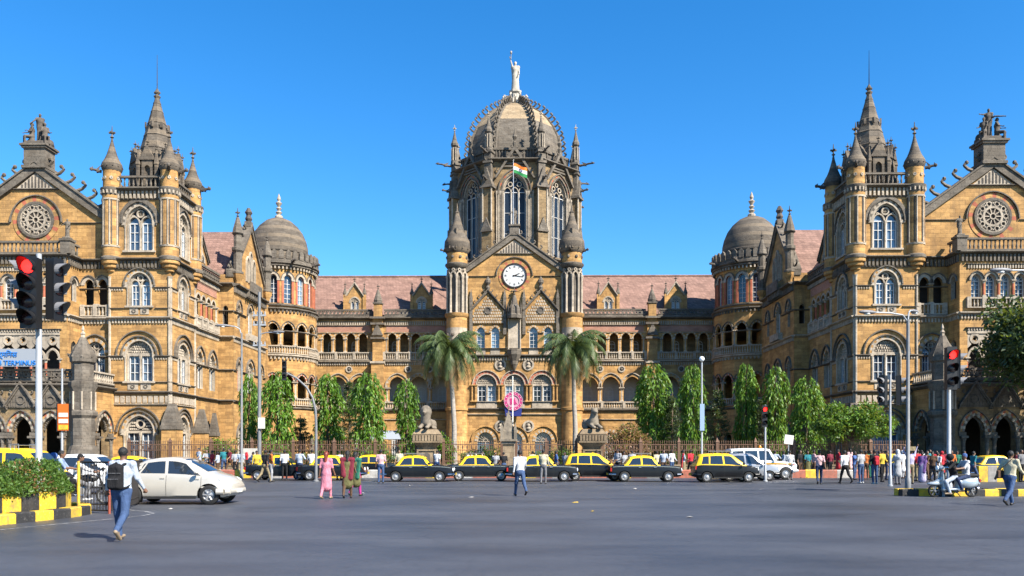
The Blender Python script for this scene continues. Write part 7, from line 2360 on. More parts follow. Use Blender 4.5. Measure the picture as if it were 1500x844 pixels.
SUVC = dict(W=.8, wheels=(-1.2, 1.3), rw=.36, win=[(-1.85, -1.2, -1.82, -1.2), (-1.1, -.35, -1.1, -.38), (-.25, .62, -.28, .3)], doors=[(-.3, -1), (.66, -1), (-1.15, 0)], strip=(.8, .05, 'stripe_red'), head=[(.82, .1, 'lamp_glass', 1.94)], tail=[(.9, 'lamp_red')], mirror=(.66, 1.25),
            cowl=.82, roof_f=.36, rear_b=-1.985, roof_r=-1.94, bump=.55, bump_mat='car_white', bump_r=.08, plate='plate_white', seats=(.0, -.8), handle='car_black', mirror_mat='car_white', grille=(.66, .9, .45))
VAN = [(-1.7, .42, .95, 1.0, .66, .66, .58), (-1.67, .32, 1.0, 1.55, .72, .71, .6), (-1.6, .26, 1.02, 1.74, .735, .72, .62), (-.6, .25, 1.02, 1.8, .74, .725, .64), (.5, .25, 1.02, 1.78, .74, .725, .64), (.82, .25, 1.02, 1.7, .74, .725, .63), (1.42, .26, 1.0, 1.1, .735, .715, .62), (1.5, .27, .98, 1.02, .73, .71, .62), (1.64, .3, .88, .92, .7, .68, .58), (1.7, .42, .72, .75, .62, .6, .5)]
VANC = dict(W=.74, wheels=(-1.05, 1.0), rw=.28, win=[(-1.55, -.85, -1.5, -.85), (-.75, .1, -.75, .08), (.2, 1.25, .18, .68)], doors=[(-.8, 0), (.15, -1), (1.28, -1)], strip=None, head=[(.7, .1, 'lamp_glass', 1.6)], tail=[(.85, 'lamp_red')], mirror=(1.2, 1.15),
            cowl=1.46, roof_f=.84, rear_b=-1.68, roof_r=-1.62, bump=.42, bump_mat='car_black', bump_r=.07, seats=(.3, -.6), handle='car_black')
PROTO = {}
def car(kind, label, loc, rz=0.0, racked=False, name='taxi', cat='taxi', paint=None, group=None):
    key = (kind, racked, paint)
    st, C = dict(pad=(PAD, PADC), hat=(HAT, HATC), sed=(SED, SEDC), suv=(SUV, SUVC), van=(VAN, VANC))[kind]
    if key in PROTO:
        o = copy_tree(PROTO[key]); o.name = name
    else:
        lo, up_ = paint or ('car_black', 'car_yellow')
        o = link(name, None)
        me = car_shell(st, 0, lo, up_, 'rubber', (C['rear_b'] - .05, C['cowl'] + .02), C['wheels'], C['rw'], C['W'])
        link('body', me, o)
        detail(o, st, C)
        if racked: rack(o, st[6][0] - .9 if kind == 'van' else -.75, .25, C['W'] * .72, max(r[3] for r in st))
        PROTO[key] = o
    o.location = loc; o.rotation_euler = (0, 0, rz); o.name = name
    if 'group' in o.keys(): del o['group']
    return tag(o, label, cat, group)
G = 'black and yellow taxis at the rank'
T = [('pad', 613, 46.0, True, 'black and yellow taxi with roof rack parked before the maned stone lion pier'), ('pad', 703, 47.3, True, 'black and yellow taxi with roof rack parked before the short railing'), ('pad', 793, 46.2, False, 'black and yellow taxi without rack standing before the pinnacled gate pier'),
     ('hat', 870, 47.6, False, 'black and yellow hatchback taxi parked before the tiger pier'), ('pad', 944, 46.0, True, 'black and yellow taxi with roof rack before the bare brown shrub'), ('hat', 1061, 45.2, True, 'black and yellow hatchback taxi with luggage rack ahead of the white jeep'),
     ('pad', 487, 48.0, False, 'black and yellow taxi half hidden by people in white shirts'), ('pad', 412, 48.4, True, 'black and yellow taxi with rack behind the orange-shirted person')]
for k, x, D, rk, lb in T:
    car(k, lb, (px(x, D), D, 0), R(random.uniform(-3, 3)), rk, group=G)
for x, D, lb in ((548, 55.3, 'yellow-roofed taxi behind the rank seen past the pink-shirted person'),
                (196, 41.5, 'yellow-roofed taxi passing behind the silver-beige saloon'), (1457, 49.2, 'yellow-roofed taxi behind the striped yellow wall')):
    car('pad', lb, (px(x, D), D, 0), R(random.uniform(-1.5, 1.5)), False, group='yellow-roofed taxis farther back')
car('sed', 'dusty beige saloon car driving past the walker with backpack', (px(266, 26.8), 26.8, 0), R(-1), False, 'saloon_car', 'car', ('car_beige', 'car_beige'))
car('suv', 'white jeep with red side stripe and amber roof light by the barrier', (px(1113, 49.3), 49.3, 0), R(1), False, 'jeep', 'car', ('car_white', 'car_white'))
car('hat', 'small silver hatchback half hidden by the jeep and a hatchback taxi', (px(1090, 47.6), 47.3, 0), 0, False, 'hatchback', 'car', ('car_silver', 'car_silver'))
car('hat', 'small white hatchback waiting behind the hedge planter', (px(137, 33), 33, 0), 0, False, 'hatchback', 'car', ('car_white', 'car_white'))
car('van', 'tall yellow taxi van with roof rack behind the clipped hedge', (px(10, 26.5), 26.8, 0), 0, True, 'taxi_van', 'taxi', ('car_black', 'car_yellow'))
# lamps and panels particular to single cars
def find(lab): return next(o for o in COL.objects if o.get('label', '').startswith(lab))
o = find('white jeep')
mb = MB(); mb.box(-.1, .1, -.16, .16, 1.88, 1.9); mb.lathe(0, 0, [(.1, 1.9), (.1, 1.98), (.06, 2.04), (.01, 2.05)], 10); mb.build('roof_light', 'lamp_amber', o, smooth=40)
mb = MB()
for s in (-1, 1): mb.box(-1.8, 1.6, min(s * .812, s * .818), max(s * .812, s * .818), .93, .965)
mb.build('yellow_stripe', 'car_yellow', o)
o = find('dusty beige')
for s in (-1, 1):
    link('headlight', polygonise([('e', (v3(1.6, s * .69, .77), (.17, .07, .065), np.array(Matrix.Rotation(R(s * -22), 3, 'Z') @ Matrix.Rotation(R(24), 3, 'Y'))), 0)], .02, 'headlight', ['lamp_glass']), o)
# ------------------------------------------------------------------ two-wheelers with riders
plain('scooter_blue', (.4, .47, .52, 1), .3, .3, coat=.6, var=.05)
plain('bike_dark', (.03, .03, .032, 1), .4, .2)
def two_wheel(parent, xs, r, w, spokes):
    for x in xs:
        t = MB(); t.lathe(0, 0, [(r * .78, -w / 2), (r * .92, -w / 2), (r, -w * .25), (r, w * .25), (r * .92, w / 2), (r * .78, w / 2)], 22, cap=False); t.xf(Matrix.Rotation(R(90), 4, 'X'))
        h = MB(); h.lathe(0, 0, [(r * .8, -w * .35), (r * .8, w * .35), (r * .72, w * .3), (r * .72, -w * .3)], 18, cap=False); h.lathe(0, 0, [(r * .18, -w * .6), (r * .18, w * .6)], 8)
        for k in range(spokes):
            a = 2 * PI * k / spokes; h.tube((r * .12 * math.cos(a), r * .12 * math.sin(a), 0), (r * .76 * math.cos(a), r * .76 * math.sin(a), 0), .02 if spokes < 9 else .006, None, 4)
        h.xf(Matrix.Rotation(R(90), 4, 'X'))
        o = link('wheel', None, parent, (x, 0, r)); t.build('tyre', 'rubber', o, smooth=40); h.build('rim', 'pole_grey', o, smooth=40)
def scooter(label, loc, rz, mat='scooter_blue'):
    o = thing('scooter', label, 'scooter', loc, rz)          # faces +x
    o.scale = (1.1, 1.1, 1.08)
    two_wheel(o, (-.62, .62), .22, .1, 6)
    B_ = [('c', (v3(.38, 0, .34), v3(.4, 0, .92), .17, .15, (.3, 1, 1)), 0, .05), ('e', (v3(.62, 0, .46), (.26, .09, .07)), 0, .03), ('c', (v3(.44, 0, .6), v3(.6, 0, .5), .08, .06), 0, .04), ('b', (v3(.12, 0, .27), (.32, .17, .04), .03), 0, .04),
          ('e', (v3(-.46, .11, .48), (.33, .11, .17)), 0, .04), ('e', (v3(-.46, -.11, .48), (.33, .11, .17)), 0, .04), ('b', (v3(-.44, 0, .58), (.36, .12, .09), .05), 0, .04), ('c', (v3(-.15, 0, .5), v3(-.12, 0, .3), .17, .17, (.4, 1, 1)), 0, .05), ('e', (v3(.42, 0, .98), (.12, .17, .09)), 0, .04), ('c', (v3(-.72, 0, .6), v3(-.86, 0, .46), .1, .05), 0, .03)]
    link('body', polygonise(B_, .022, 'body', [mat]), o)
    link('seat', polygonise([('b', (v3(-.42, 0, .74), (.42, .14, .055), .05), 0, .03), ('e', (v3(-.12, 0, .73), (.2, .12, .06)), 0, .03)], .025, 'seat', ['rubber']), o)
    mb = MB(); mb.path([(.32, -.34, 1.02), (.4, -.2, 1.03), (.42, 0, 1.02), (.4, .2, 1.03), (.32, .34, 1.02)], .018, 6); mb.tube((.42, 0, 1.0), (.62, 0, .22), .03); mb.build('handlebar', 'chrome', o)
    disc_lamp(o, .52, 0, .99, .075, 'lamp_glass', 'headlight')
    mb = MB(); mb.box(-.9, -.86, -.07, .07, .52, .62); mb.build('tail_light', 'lamp_red', o)
    for s in (-1, 1):
        mb = MB(); mb.tube((.36, s * .22, 1.04), (.34, s * .3, 1.18), .008); mb.ball((.34, s * .33, 1.2), .055, 8, 0, .8); mb.build('mirror', 'bike_dark', o)
    mb = MB(); mb.tube((-.5, -.13, .25), (-.95, -.15, .3), .045, .055, 8); mb.build('exhaust', 'chrome', o, smooth=40)
    mb = MB(); mb.tube((-.1, .0, .2), (-.16, .16, .03), .014); mb.build('stand', 'bike_dark', o)
    return o
def motorcycle(label, loc, rz, mat):
    o = thing('motorcycle', label, 'motorcycle', loc, rz)
    two_wheel(o, (-.62, .65), .29, .09, 14)
    link('body', polygonise([('e', (v3(.16, 0, .84), (.28, .13, .13)), 0, .04), ('c', (v3(-.1, 0, .8), v3(-.62, 0, .86), .09, .07), 0, .04), ('e', (v3(-.3, 0, .62), (.18, .11, .1)), 0, .03), ('c', (v3(-.62, 0, .84), v3(-.92, 0, .8), .07, .05), 0, .03), ('e', (v3(.65, 0, .62), (.24, .07, .04)), 0, .02)], .022, 'body', [mat]), o)
    link('engine', polygonise([('b', (v3(.05, 0, .45), (.17, .12, .15), .04), 0, .03), ('c', (v3(.08, 0, .5), v3(.2, 0, .68), .1, .1), 0, .03)], .025, 'engine', ['hub_steel']), o)
    link('seat', polygonise([('b', (v3(-.42, 0, .9), (.4, .13, .05), .045), 0, .03)], .025, 'seat', ['rubber']), o)
    mb = MB(); mb.path([(.22, -.36, 1.06), (.32, -.28, 1.08), (.42, 0, 1.02), (.32, .28, 1.08), (.22, .36, 1.06)], .016, 6)
    for s in (-1, 1): mb.tube((.42, s * .09, 1.0), (.65, s * .09, .29), .022)
    mb.tube((-.62, .08, .29), (-.1, .08, .4), .02); mb.tube((-.62, -.08, .29), (-.1, -.08, .4), .02); mb.build('frame', 'bike_dark', o)
    disc_lamp(o, .5, 0, .98, .085, 'lamp_glass', 'headlight')
    mb = MB(); mb.tube((.1, -.14, .3), (-.85, -.16, .36), .035, .05, 8); mb.build('exhaust', 'chrome', o)
    for s in (-1, 1):
        mb = MB(); mb.tube((.3, s * .24, 1.08), (.3, s * .34, 1.24), .008); mb.ball((.3, s * .36, 1.26), .055, 8, 0, .8); mb.build('mirror', 'bike_dark', o)
    return o
POSES['ride'] = dict(sit=1, legR=68, legL=68, kneeR=88, kneeL=88, spread=14, armR=52, armL=52, elbR=22, elbL=22, abdR=16, abdL=16, lean=10, sleeve=1, hair='helmet', zoff=.16)
POSES['ride_bare'] = dict(POSES['ride'], hair='short')
POSES['ride_cap'] = dict(POSES['ride'], hair='cap')
POSES['ride_foot'] = dict(POSES['ride'], legR=30, kneeR=24, spread=18)
POSES['pillion'] = dict(sit=1, legR=76, legL=76, kneeR=100, kneeL=100, spread=16, armR=35, armL=35, elbR=50, elbL=50, lean=4, hair='short', zoff=.12)
# face -y at rz 0; a bike facing +x needs its rider at rz +90; facing -x at -90
D = 30.4
sx = px(1396, D)
scooter('pale blue-grey scooter stopped with two riders beside the striped kerb', (sx, D, 0), R(180))
person('person in black jacket and dark helmet steering the scooter with one foot down', 'ride_foot', (sx + .02, D, 0), -90, 'cloth_black', 'cloth_sky', hair='cloth_black', shoe='shoe_tan', h=.019)
person('person in white top and dark jeans riding pillion on the scooter', 'pillion', (sx + .48, D, .0), -90, 'cloth_white', 'cloth_denim_dark', hair='cloth_blue', h=.019)
D = 26.0
bx = px(122, D)
motorcycle('dark motorcycle behind the black railing with a white-shirted rider', (bx, D, 0), R(20), 'bike_dark')
person('person in white shirt and cap riding the motorcycle behind the railing', 'ride_cap', (bx - .2, D - .05, .04), 110, 'cloth_white', 'cloth_grey', hair='cloth_black', shoe='shoe_white', h=.019)
person('person in striped blue shirt riding pillion behind the white-shirted motorcyclist', 'pillion', (bx - .62, D - .22, .1), 110, 'cloth_stripe', 'cloth_black', h=.021)
D = 31.0
bx = px(80, D)
motorcycle('red motorcycle beside the yellow taxi van', (bx, D, 0), R(30), 'stripe_red')
person('person in pale pink shirt and blue helmet on the motorcycle by the taxi van', 'ride', (bx - .15, D - .05, .04), 120, 'cloth_pale_pink', 'cloth_grey', hair='cloth_blue', h=.021)
# ------------------------------------------------------------------ poles, signals, signs
m, nt, bs = new_mat('signal_red'); bs.inputs['Base Color'].default_value = (.6, .01, .01, 1); bs.inputs['Emission Color'].default_value = (1, .015, .012, 1); bs.inputs['Emission Strength'].default_value = 2.2
plain('signal_off', (.03, .012, .012, 1), .25); plain('signal_black', (.012, .012, .013, 1), .45); plain('visor_grey', (.22, .22, .23, 1), .5)
plain('sign_orange', (.8, .16, .015, 1), .5); plain('sign_grey', (.33, .36, .4, 1), .5); plain('sign_blue', (.02, .22, .7, 1), .45); plain('banner_blue', (.3, .42, .6, 1), .5)
plain('magenta', (.55, .035, .19, 1), .5); plain('pale_pink', (.62, .3, .4, 1), .5); plain('deep_blue', (.02, .03, .2, 1), .5)
def head(o, loc, rz, sc=1.0, lit=True, vis='signal_black'):
    """three-lamp signal head facing -y"""
    mb = MB(); mb.box(-.165, .165, -.12, .12, -.76, .76); mb.box(-.18, .18, -.125, -.115, -.78, .78)
    mb.tube((0, .12, .4), (0, .3, .4), .03); mb.tube((0, .12, -.4), (0, .3, -.4), .03)
    h = mb.build('signal_head', 'signal_black', o, loc, rz); h.scale = (sc,) * 3
    for i, z in enumerate((.56, .19, -.19, -.56) if sc > 1.15 else (.48, 0, -.48)):
        b = MB(); b.lathe(0, 0, [(.15, 0), (.145, .02), (.11, .04), (.01, .05)], 18); b.xf(Matrix.Rotation(R(90), 4, 'X'))
        b.build('lamp', 'signal_red' if (lit and i == 0) else 'signal_off', h, (0, -.12, z), smooth=40)
        v = MB(); n = 14
        for k in range(n):
            a0, a1 = R(-40) + R(260) * k / n, R(-40) + R(260) * (k + 1) / n
            for r, fl in ((.165, 1), (.152, -1)):
                q = lambda a, y: (r * math.cos(a), y, z + r * math.sin(a))
                l0, l1 = .1 + .18 * max(0, math.sin(a0)), .1 + .18 * max(0, math.sin(a1))
                v.add([q(a0, -.12), q(a1, -.12), q(a1, -.14 - l1), q(a0, -.14 - l0)], [(0, 1, 2, 3)])
        v.build('visor', vis, h)
    return h
def pole(name, label, cat, x, D, h, r=.07, mat='pole_paint', r1=None):
    o = thing(name, label, cat, (px(x, D), D, 0))
    mb = MB(); mb.lathe(0, 0, [(r * 2.1, 0), (r * 2.1, .05), (r * 1.5, .07), (r * 1.45, .5), (r, .55), (r1 or r * .8, h)], 12)
    mb.build('post', mat, o, smooth=40)
    return o
def lamp_arm(o, z0, tip, r=.035):
    """bracket arm with a cobra-head lantern"""
    x, y, z = tip
    mb = MB(); mb.path([(0, 0, z0), (x * .15, y * .15, z0 + (z - z0) * .5 + .12), (x * .5, y * .5, z0 + (z - z0) * .85 + .06), (x, y, z)], r, 8); mb.build('arm', 'pole_paint', o, smooth=50)
    d = math.atan2(y, x)
    l = polygonise([('e', (v3(.3, 0, 0), (.42, .15, .085)), 0, .03), ('c', (v3(-.1, 0, .0), v3(.1, 0, 0), .05, .08), 0, .03)], .035, 'lantern', ['visor_grey'])
    h = link('lantern', l, o, (x, y, z), d)
    mb = MB(); mb.lathe(.3, 0, [(.12, -.1), (.13, -.07), (.12, -.05)], 12); mb.build('diffuser', 'lamp_glass', h)
# left signal mast in the planter
D = 21.6
o = pole('traffic_signal', 'grey signal mast with three black heads, one showing red, in the hedge planter', 'traffic light', 57, D, pz(372, D), .085)
s_ = 1.0
head(o, (-.02, -.3, pz(433, D)), 0, 1.2, True)
head(o, (.38, .05, pz(424, D)), R(80), 1.05, False, 'visor_grey')
head(o, (-.4, .15, pz(418, D)), R(-80), 1.05, False, 'visor_grey')
# right signal
D = 33
o = pole('traffic_signal', 'blue-grey signal mast showing red beside the scooter', 'traffic light', 1390, D, pz(519, D), .085)
head(o, (-.1, -.3, pz(541, D)), 0, 1.1, True); head(o, (.34, .1, pz(541, D)), R(75), 1.0, False, 'visor_grey')
D = 46
o = pole('traffic_signal', 'slim signal post showing red before the weeping ashoka trees', 'traffic light', 1121, D, pz(593, D), .06)
head(o, (-.12, -.22, pz(610, D)), 0, .78, True)
D = 40
o = pole('traffic_signal', 'thin pale pole with two dark signal heads over the crowd', 'traffic light', 1304, D, pz(549, D), .06)
head(o, (-.34, .0, pz(572, D)), R(-60), .95, False, 'visor_grey'); head(o, (.4, .0, pz(572, D)), R(70), .95, False, 'visor_grey')
D = 46
o = thing('traffic_signal', 'curved grey cantilever post carrying a signal head over the taxis', 'traffic light', (px(463, D), D, 0))
mb = MB(); mb.lathe(0, 0, [(.16, 0), (.16, .06), (.09, .1), (.085, 1.2)], 10)
mb.path([(0, 0, 1.1), (0, 0, 3.2), (-.03, 0, 4.0), (-.2, 0, 4.7), (-.55, 0, 5.3), (-1.1, 0, 5.8), (-1.7, 0, 6.1)], .08, 10, 0, .05); mb.build('post', 'pole_grey', o, smooth=50)
head(o, (-1.75, -.1, pz(543, D)), R(10), .72, False, 'visor_grey')
# lamp posts
D = 50
o = pole('street_lamp', 'slim street lamp with arm and lantern beside the slim ashoka tree', 'street lamp', 354, D, pz(488, D), .075, 'pole_grey'); lamp_arm(o, pz(492, D), (-.75, -.2, pz(478, D)))
D = 50.6
o = pole('street_lamp', 'tall grey utility pole with cross arms, box and a lantern', 'street lamp', 380, D, pz(428, D), .12, 'pole_grey', r1=.085)
lamp_arm(o, pz(496, D), (1.0, -.3, pz(488, D)))
for z in (pz(462, D), pz(476, D), pz(506, D)):
    mb = MB(); mb.box(-.4, .4, -.04, .04, z - .05, z + .05)
    for x in (-.34, -.12, .12, .34): mb.lathe(x, 0, [(.03, z + .05), (.05, z + .1), (.03, z + .16), (.045, z + .2), (.01, z + .24)], 6)
    mb.build('cross_arm', 'pole_paint', o)
mb = MB(); mb.box(-.02, .34, -.2, .02, pz(628, D), pz(612, D)); mb.build('meter_box', 'plate_white', o)
D = 48
o = pole('street_lamp', 'white pole with globe lamp and pale blue banner', 'street lamp', 1028, D, pz(531, D), .06, 'pole_paint')
mb = MB(); mb.ball((0, 0, pz(526, D)), .16, 12); mb.build('globe', 'lamp_glass', o, smooth=80)
mb = MB(); mb.box(-.13, .13, -.12, -.09, pz(631, D), pz(592, D)); mb.build('banner', 'banner_blue', o)
D = 36
o = pole('street_lamp', 'tall street lamp with long sloping arms rising over the crowd', 'street lamp', 1330, D, pz(468, D), .085, 'pole_grey')
lamp_arm(o, pz(472, D), (-1.7, -.4, pz(460, D))); lamp_arm(o, pz(472, D), (.5, .6, pz(452, D)))
D = 30
o = pole('street_lamp', 'street lamp whose long lantern arm reaches over the road at the tree', 'street lamp', 1535, D, pz(410, D), .09); lamp_arm(o, pz(410, D), (-1.5, -.1, pz(397, D)))
# orange sign, white board and small board
D = 30
o = pole('bus_stop_sign', 'narrow pole with an orange and white bus stop panel', 'sign', 91, D, pz(540, D), .04)
mb = MB(); mb.box(-.12, .3, -.08, .04, pz(631, D), pz(592, D)); mb.build('panel', 'sign_orange', o)
for i, (a, b) in enumerate(((605, 611), (614, 620))):
    mb = MB(); mb.box(-.08, .26, -.095, -.08, pz(b, D), pz(a, D)); mb.build('print_band', 'plate_white', o)
mb = MB(); mb.box(-.08, .26, -.095, -.08, pz(629.5, D), pz(623, D)); mb.build('print_band', 'kerb_yellow', o)
mb = MB(); mb.box(-.16, -.12, -.1, .06, pz(632, D), pz(591, D)); mb.box(.3, .32, -.1, .06, pz(632, D), pz(591, D)); mb.build('frame', 'signal_black', o)
D = 50
o = pole('notice_board', 'small tilted white board on a thin post by the jeep', 'sign', 1155, D, pz(640, D), .03)
mb = MB(); mb.box(-.26, .28, -.06, -.03, -.28, .28); b_ = mb.build('panel', 'plate_white', o, (0, 0, pz(644, D))); b_.rotation_euler = (0, R(8), 0)
D = 56.4
o = thing('notice_board', 'pale rectangular board standing before the railing near the utility pole', 'sign', (px(369, D), D, .14))
mb = MB(); mb.box(-.6, .6, -.03, .03, .75, 1.75); mb.build('panel', 'cream_wall', o)
for s in (-1, 1): mb = MB(); mb.box(s * .55 - .03, s * .55 + .03, .03, .08, 0, 1.75); mb.build('leg', 'iron', o)
# garden shed
D = 66
o = thing('garden_shed', 'low grey-roofed shelter among the ashoka trees behind the railing', 'shed', (px(566, D), D, .1))
mb = MB(); mb.add([(-1.3, -1, 2.55), (1.3, -1, 2.55), (1.3, 1, 2.55), (-1.3, 1, 2.55), (-.9, 0, 3.25), (.9, 0, 3.25)], [(0, 1, 5, 4), (1, 2, 5), (2, 3, 4, 5), (3, 0, 4), (3, 2, 1, 0)]); mb.build('roof', 'sign_grey', o)
for sx_ in (-1.1, 1.1):
    for sy in (-.8, .8): mb = MB(); mb.tube((sx_, sy, 0), (sx_, sy, 2.55), .05); mb.build('post', 'iron', o)
# crowd-control railing at the nose of the planter
o = thing('crowd_barrier', 'black steel bar barrier with a yellow post at the planter nose', 'barrier')
def panel(a, b, z0=.08, z1=1.4):
    d = Vector((b[0] - a[0], b[1] - a[1], 0)); L = d.length; mb = MB()
    mb.tube((0, 0, z0), (L, 0, z0), .022); mb.tube((0, 0, z1), (L, 0, z1), .026); mb.tube((0, 0, z0), (0, 0, z1), .026); mb.tube((L, 0, z0), (L, 0, z1), .03)
    mb.tube((0, 0, z0 + .16), (L, 0, z0 + .16), .014)
    mb.build('panel_frame', 'iron', o, (a[0], a[1], 0), math.atan2(d.y, d.x))
    n = int(L / .11)
    for k in range(1, n): mb = MB(); mb.tube((0, 0, z0), (0, 0, z1), .013, None, 5); q = mb.build('bar', 'iron', o, (a[0] + d.x * k / n, a[1] + d.y * k / n, 0))
panel((-12.0, 22.75), (-10.95, 22.3)); panel((-10.95, 22.3), (-11.45, 24.6)); panel((-11.45, 24.6), (-12.0, 26.6))
mb = MB(); mb.tube((0, 0, 0), (0, 0, 1.42), .04); mb.build('post', 'kerb_yellow', o, (-12.0, 22.72, 0))
mb = MB(); mb.tube((0, 0, 0), (0, 0, 1.42), .035); mb.build('post', 'wood_red', o, (-10.92, 22.26, 0))

# ------------------------------------------------------------------ lettering
def letters(parent, txt, size, loc, mat, rz=0.0, align='RIGHT', ext=.04):
    c = bpy.data.curves.new('lettering', 'FONT'); c.body = txt; c.size = size; c.extrude = ext; c.align_x = align
    t = bpy.data.objects.new('tmp', c); COL.objects.link(t)
    dg = bpy.context.evaluated_depsgraph_get()
    me = bpy.data.meshes.new_from_object(t.evaluated_get(dg), depsgraph=dg)
    bpy.data.objects.remove(t)
    me.materials.clear(); me.materials.append(MATS[mat])
    o = link('lettering', me, parent, loc); o.rotation_euler = (R(90), 0, rz)
    return o
D = 67.0
sg = thing('station_sign', 'grey roof sign with bright blue lettering on the porch terrace', 'sign', (px(54, D), D, 0))
mb = MB(); mb.box(-5.5, 0, 0, .08, pz(537, D), pz(511, D)); mb.build('board', 'sign_grey', sg)
mb = MB()
for x in (-5.2, -3.5, -1.8, -.2): mb.tube((x, .12, 8.4), (x, .12, pz(511, D)), .04)
mb.build('support', 'iron', sg)
letters(sg, 'SHIVAJI TERMINUS', .56, (-.08, -.02, pz(535, D)), 'sign_blue')
letters(sg, 'शिवाजी टर्मिनस', .6, (-1.6, -.02, pz(523, D)), 'sign_blue')
letters(ck, '', .1, (0, 0, 0), 'iron') if False else None
# round emblem over the entrance
em = thing('round_emblem', 'round magenta and white railway emblem on a blue base over the entrance', 'emblem', (px(752, 104.6), 104.3, pz(588, 104.6)))
mb = MB(); ringdisc(mb, 0, 0, .82, 1.2, -.16, 0, (0,), 28); disc(mb, 0, 0, 1.2, .0, 0, 28); mb.build('ring', 'magenta', em)
mb = MB(); ringdisc(mb, 0, 0, .74, .83, -.18, 0, (0,), 28); disc(mb, 0, 0, .75, -.1, 0, 24); ringdisc(mb, 0, 0, 1.12, 1.2, -.19, -.02, (0,), 28); mb.build('white_disc', 'pale_pink', em)
for k in range(14):
    a = 2 * PI * k / 14; mb = MB(); mb.ball((.98 * math.cos(a), -.17, .98 * math.sin(a)), .06, 6); mb.build('star', 'plate_white', em)
mb = MB(); mb.box(-.4, .28, -.14, -.1, -.25, .12); mb.box(-.44, -.16, -.14, -.1, .12, .34); mb.box(.08, .2, -.14, -.1, .12, .36); mb.prism([(.28, -.25), (.5, -.38), (.28, -.02)], -.14, -.1)
for x in (-.3, -.02, .24): ringdisc(mb, x, -.34, .0, .12, -.14, -.1, (0,), 10)
mb.build('locomotive', 'magenta', em)
mb = MB(); mb.prism([(-1.1, -.9), (1.1, -.9), (1.0, -1.9), (-1.0, -1.9)], -.06, .15); mb.build('base', 'deep_blue', em)
# flags
plain('saffron', (.85, .22, .02, 1), .7); plain('flag_green', (.015, .25, .06, 1), .7); plain('flag_white', (.78, .78, .76, 1), .7)
FD = 105
fl = thing('flag', 'Indian tricolour flag flying from the pole above the clock gable', 'flag', (px(752, FD), FD - .3, 30.4))
mb = MB(); mb.tube((0, 0, 0), (0, 0, pz(237, FD) - 30.4), .06, .04, 8); mb.ball((0, 0, pz(237, FD) - 30.35), .09, 8); mb.build('pole', 'galvanised', fl)
def wave(u, v):   # u along fly, v down
    return (.05 + u * 1.7, .22 * math.sin(u * 6 + v) * u, pz(240, FD) - 30.4 - v * 1.25 - u * .7 + .07 * math.sin(u * 7))
for i, mm in enumerate(('saffron', 'flag_white', 'flag_green')):
    mb = MB(); nu = 12
    for a in range(nu):
        for b in range(2):
            v0, v1 = (i + b / 2) / 3, (i + (b + 1) / 2) / 3
            mb.add([wave(a / nu, v0), wave((a + 1) / nu, v0), wave((a + 1) / nu, v1), wave(a / nu, v1)], [(0, 1, 2, 3)])
    mb.build('stripe', mm, fl)
for s in (-1, 1):
    mb = MB()
    for k in range(16):
        a0, a1 = 2 * PI * k / 16, 2 * PI * (k + 1) / 16
        pt = lambda r, a: (lambda w: (w[0], w[1] + s * .012, w[2]))(wave(.5 + r * math.cos(a) / 1.7, .5 + r * math.sin(a) / 1.25))
        mb.add([pt(.13, a0), pt(.13, a1), pt(.2, a1), pt(.2, a0)], [(0, 1, 2, 3)])
        if k % 2 == 0: mb.add([pt(0, a0), pt(.15, a0 - .08), pt(.15, a0 + .08)], [(0, 1, 2)])
    mb.build('chakra', 'deep_blue', fl)
o = pole('flagpole', 'plain white flagpole standing behind the pinnacled gate pier', 'pole', 751, 59.5, pz(551, 59.5), .055, 'plate_white')

# ------------------------------------------------------------------ statues
def moved(prims, off, sc=1.0, rz=0.0, mat=0):
    M = np.array(Matrix.Rotation(rz, 3, 'Z')); out = []
    for p in prims:
        a = list(p[1]); T = lambda q: M @ (q * sc) + off
        if p[0] == 'c':
            a[0], a[1] = T(a[0]), T(a[1]); a[2] *= sc; a[3] *= sc
        else:
            a[0] = T(a[0]); a[1] = tuple(np.array(a[1]) * sc)
            if p[0] == 'e': a = [a[0], a[1], (M @ a[2]) if len(a) > 2 and a[2] is not None else M]
        out.append((p[0], tuple(a), mat, (p[3] if len(p) > 3 else .03) * sc))
    return out
def world_of(u, v, z):
    return tuple(B.matrix_basis @ Vector((u, v, z)))
robe = dict(fem=1, kurta=.85, shawl=1, legR=2, legL=-2, spread=1, armR=168, abdR=14, elbR=8, armL=6, elbL=30, hair='bun', sleeve=1)
pr = moved(body_prims(robe, .03), v3(0, 0, 0), 2.4)
pr.append(('c', (v3(-.0, 0, .1), v3(0, 0, 2.1), .58, .4, (1, .85, 1)), 0, .2))
st_ = link('crowning_statue', polygonise(pr, .075, 'crowning_statue', ['statue_white']), None, world_of(0, 9.6, 53.7), R(-8))
tag(st_, 'white robed statue raising a torch on top of the central dome', 'statue')
mb = MB(); mb.lathe(0, 0, [(.04, -.35), (.05, .3), (.16, .42), (.05, .46)], 8); mb.ball((0, 0, .62), .15, 8, 0, 1.5)
hand = [q for q in pr][0]
mb.build('torch', 'statue_white', st_, (-.58, -.26, 4.95), smooth=50)
seat_p = dict(sit=1, fem=1, kurta=.3, legR=80, legL=80, kneeR=78, kneeL=78, armR=30, elbR=40, armL=20, elbL=60, hair='bun', sleeve=1, zoff=.42)
stand_p = dict(fem=1, kurta=.85, legR=2, legL=-2, armR=70, elbR=10, abdR=40, armL=10, elbL=60, hair='bun', sleeve=1, shawl=1)
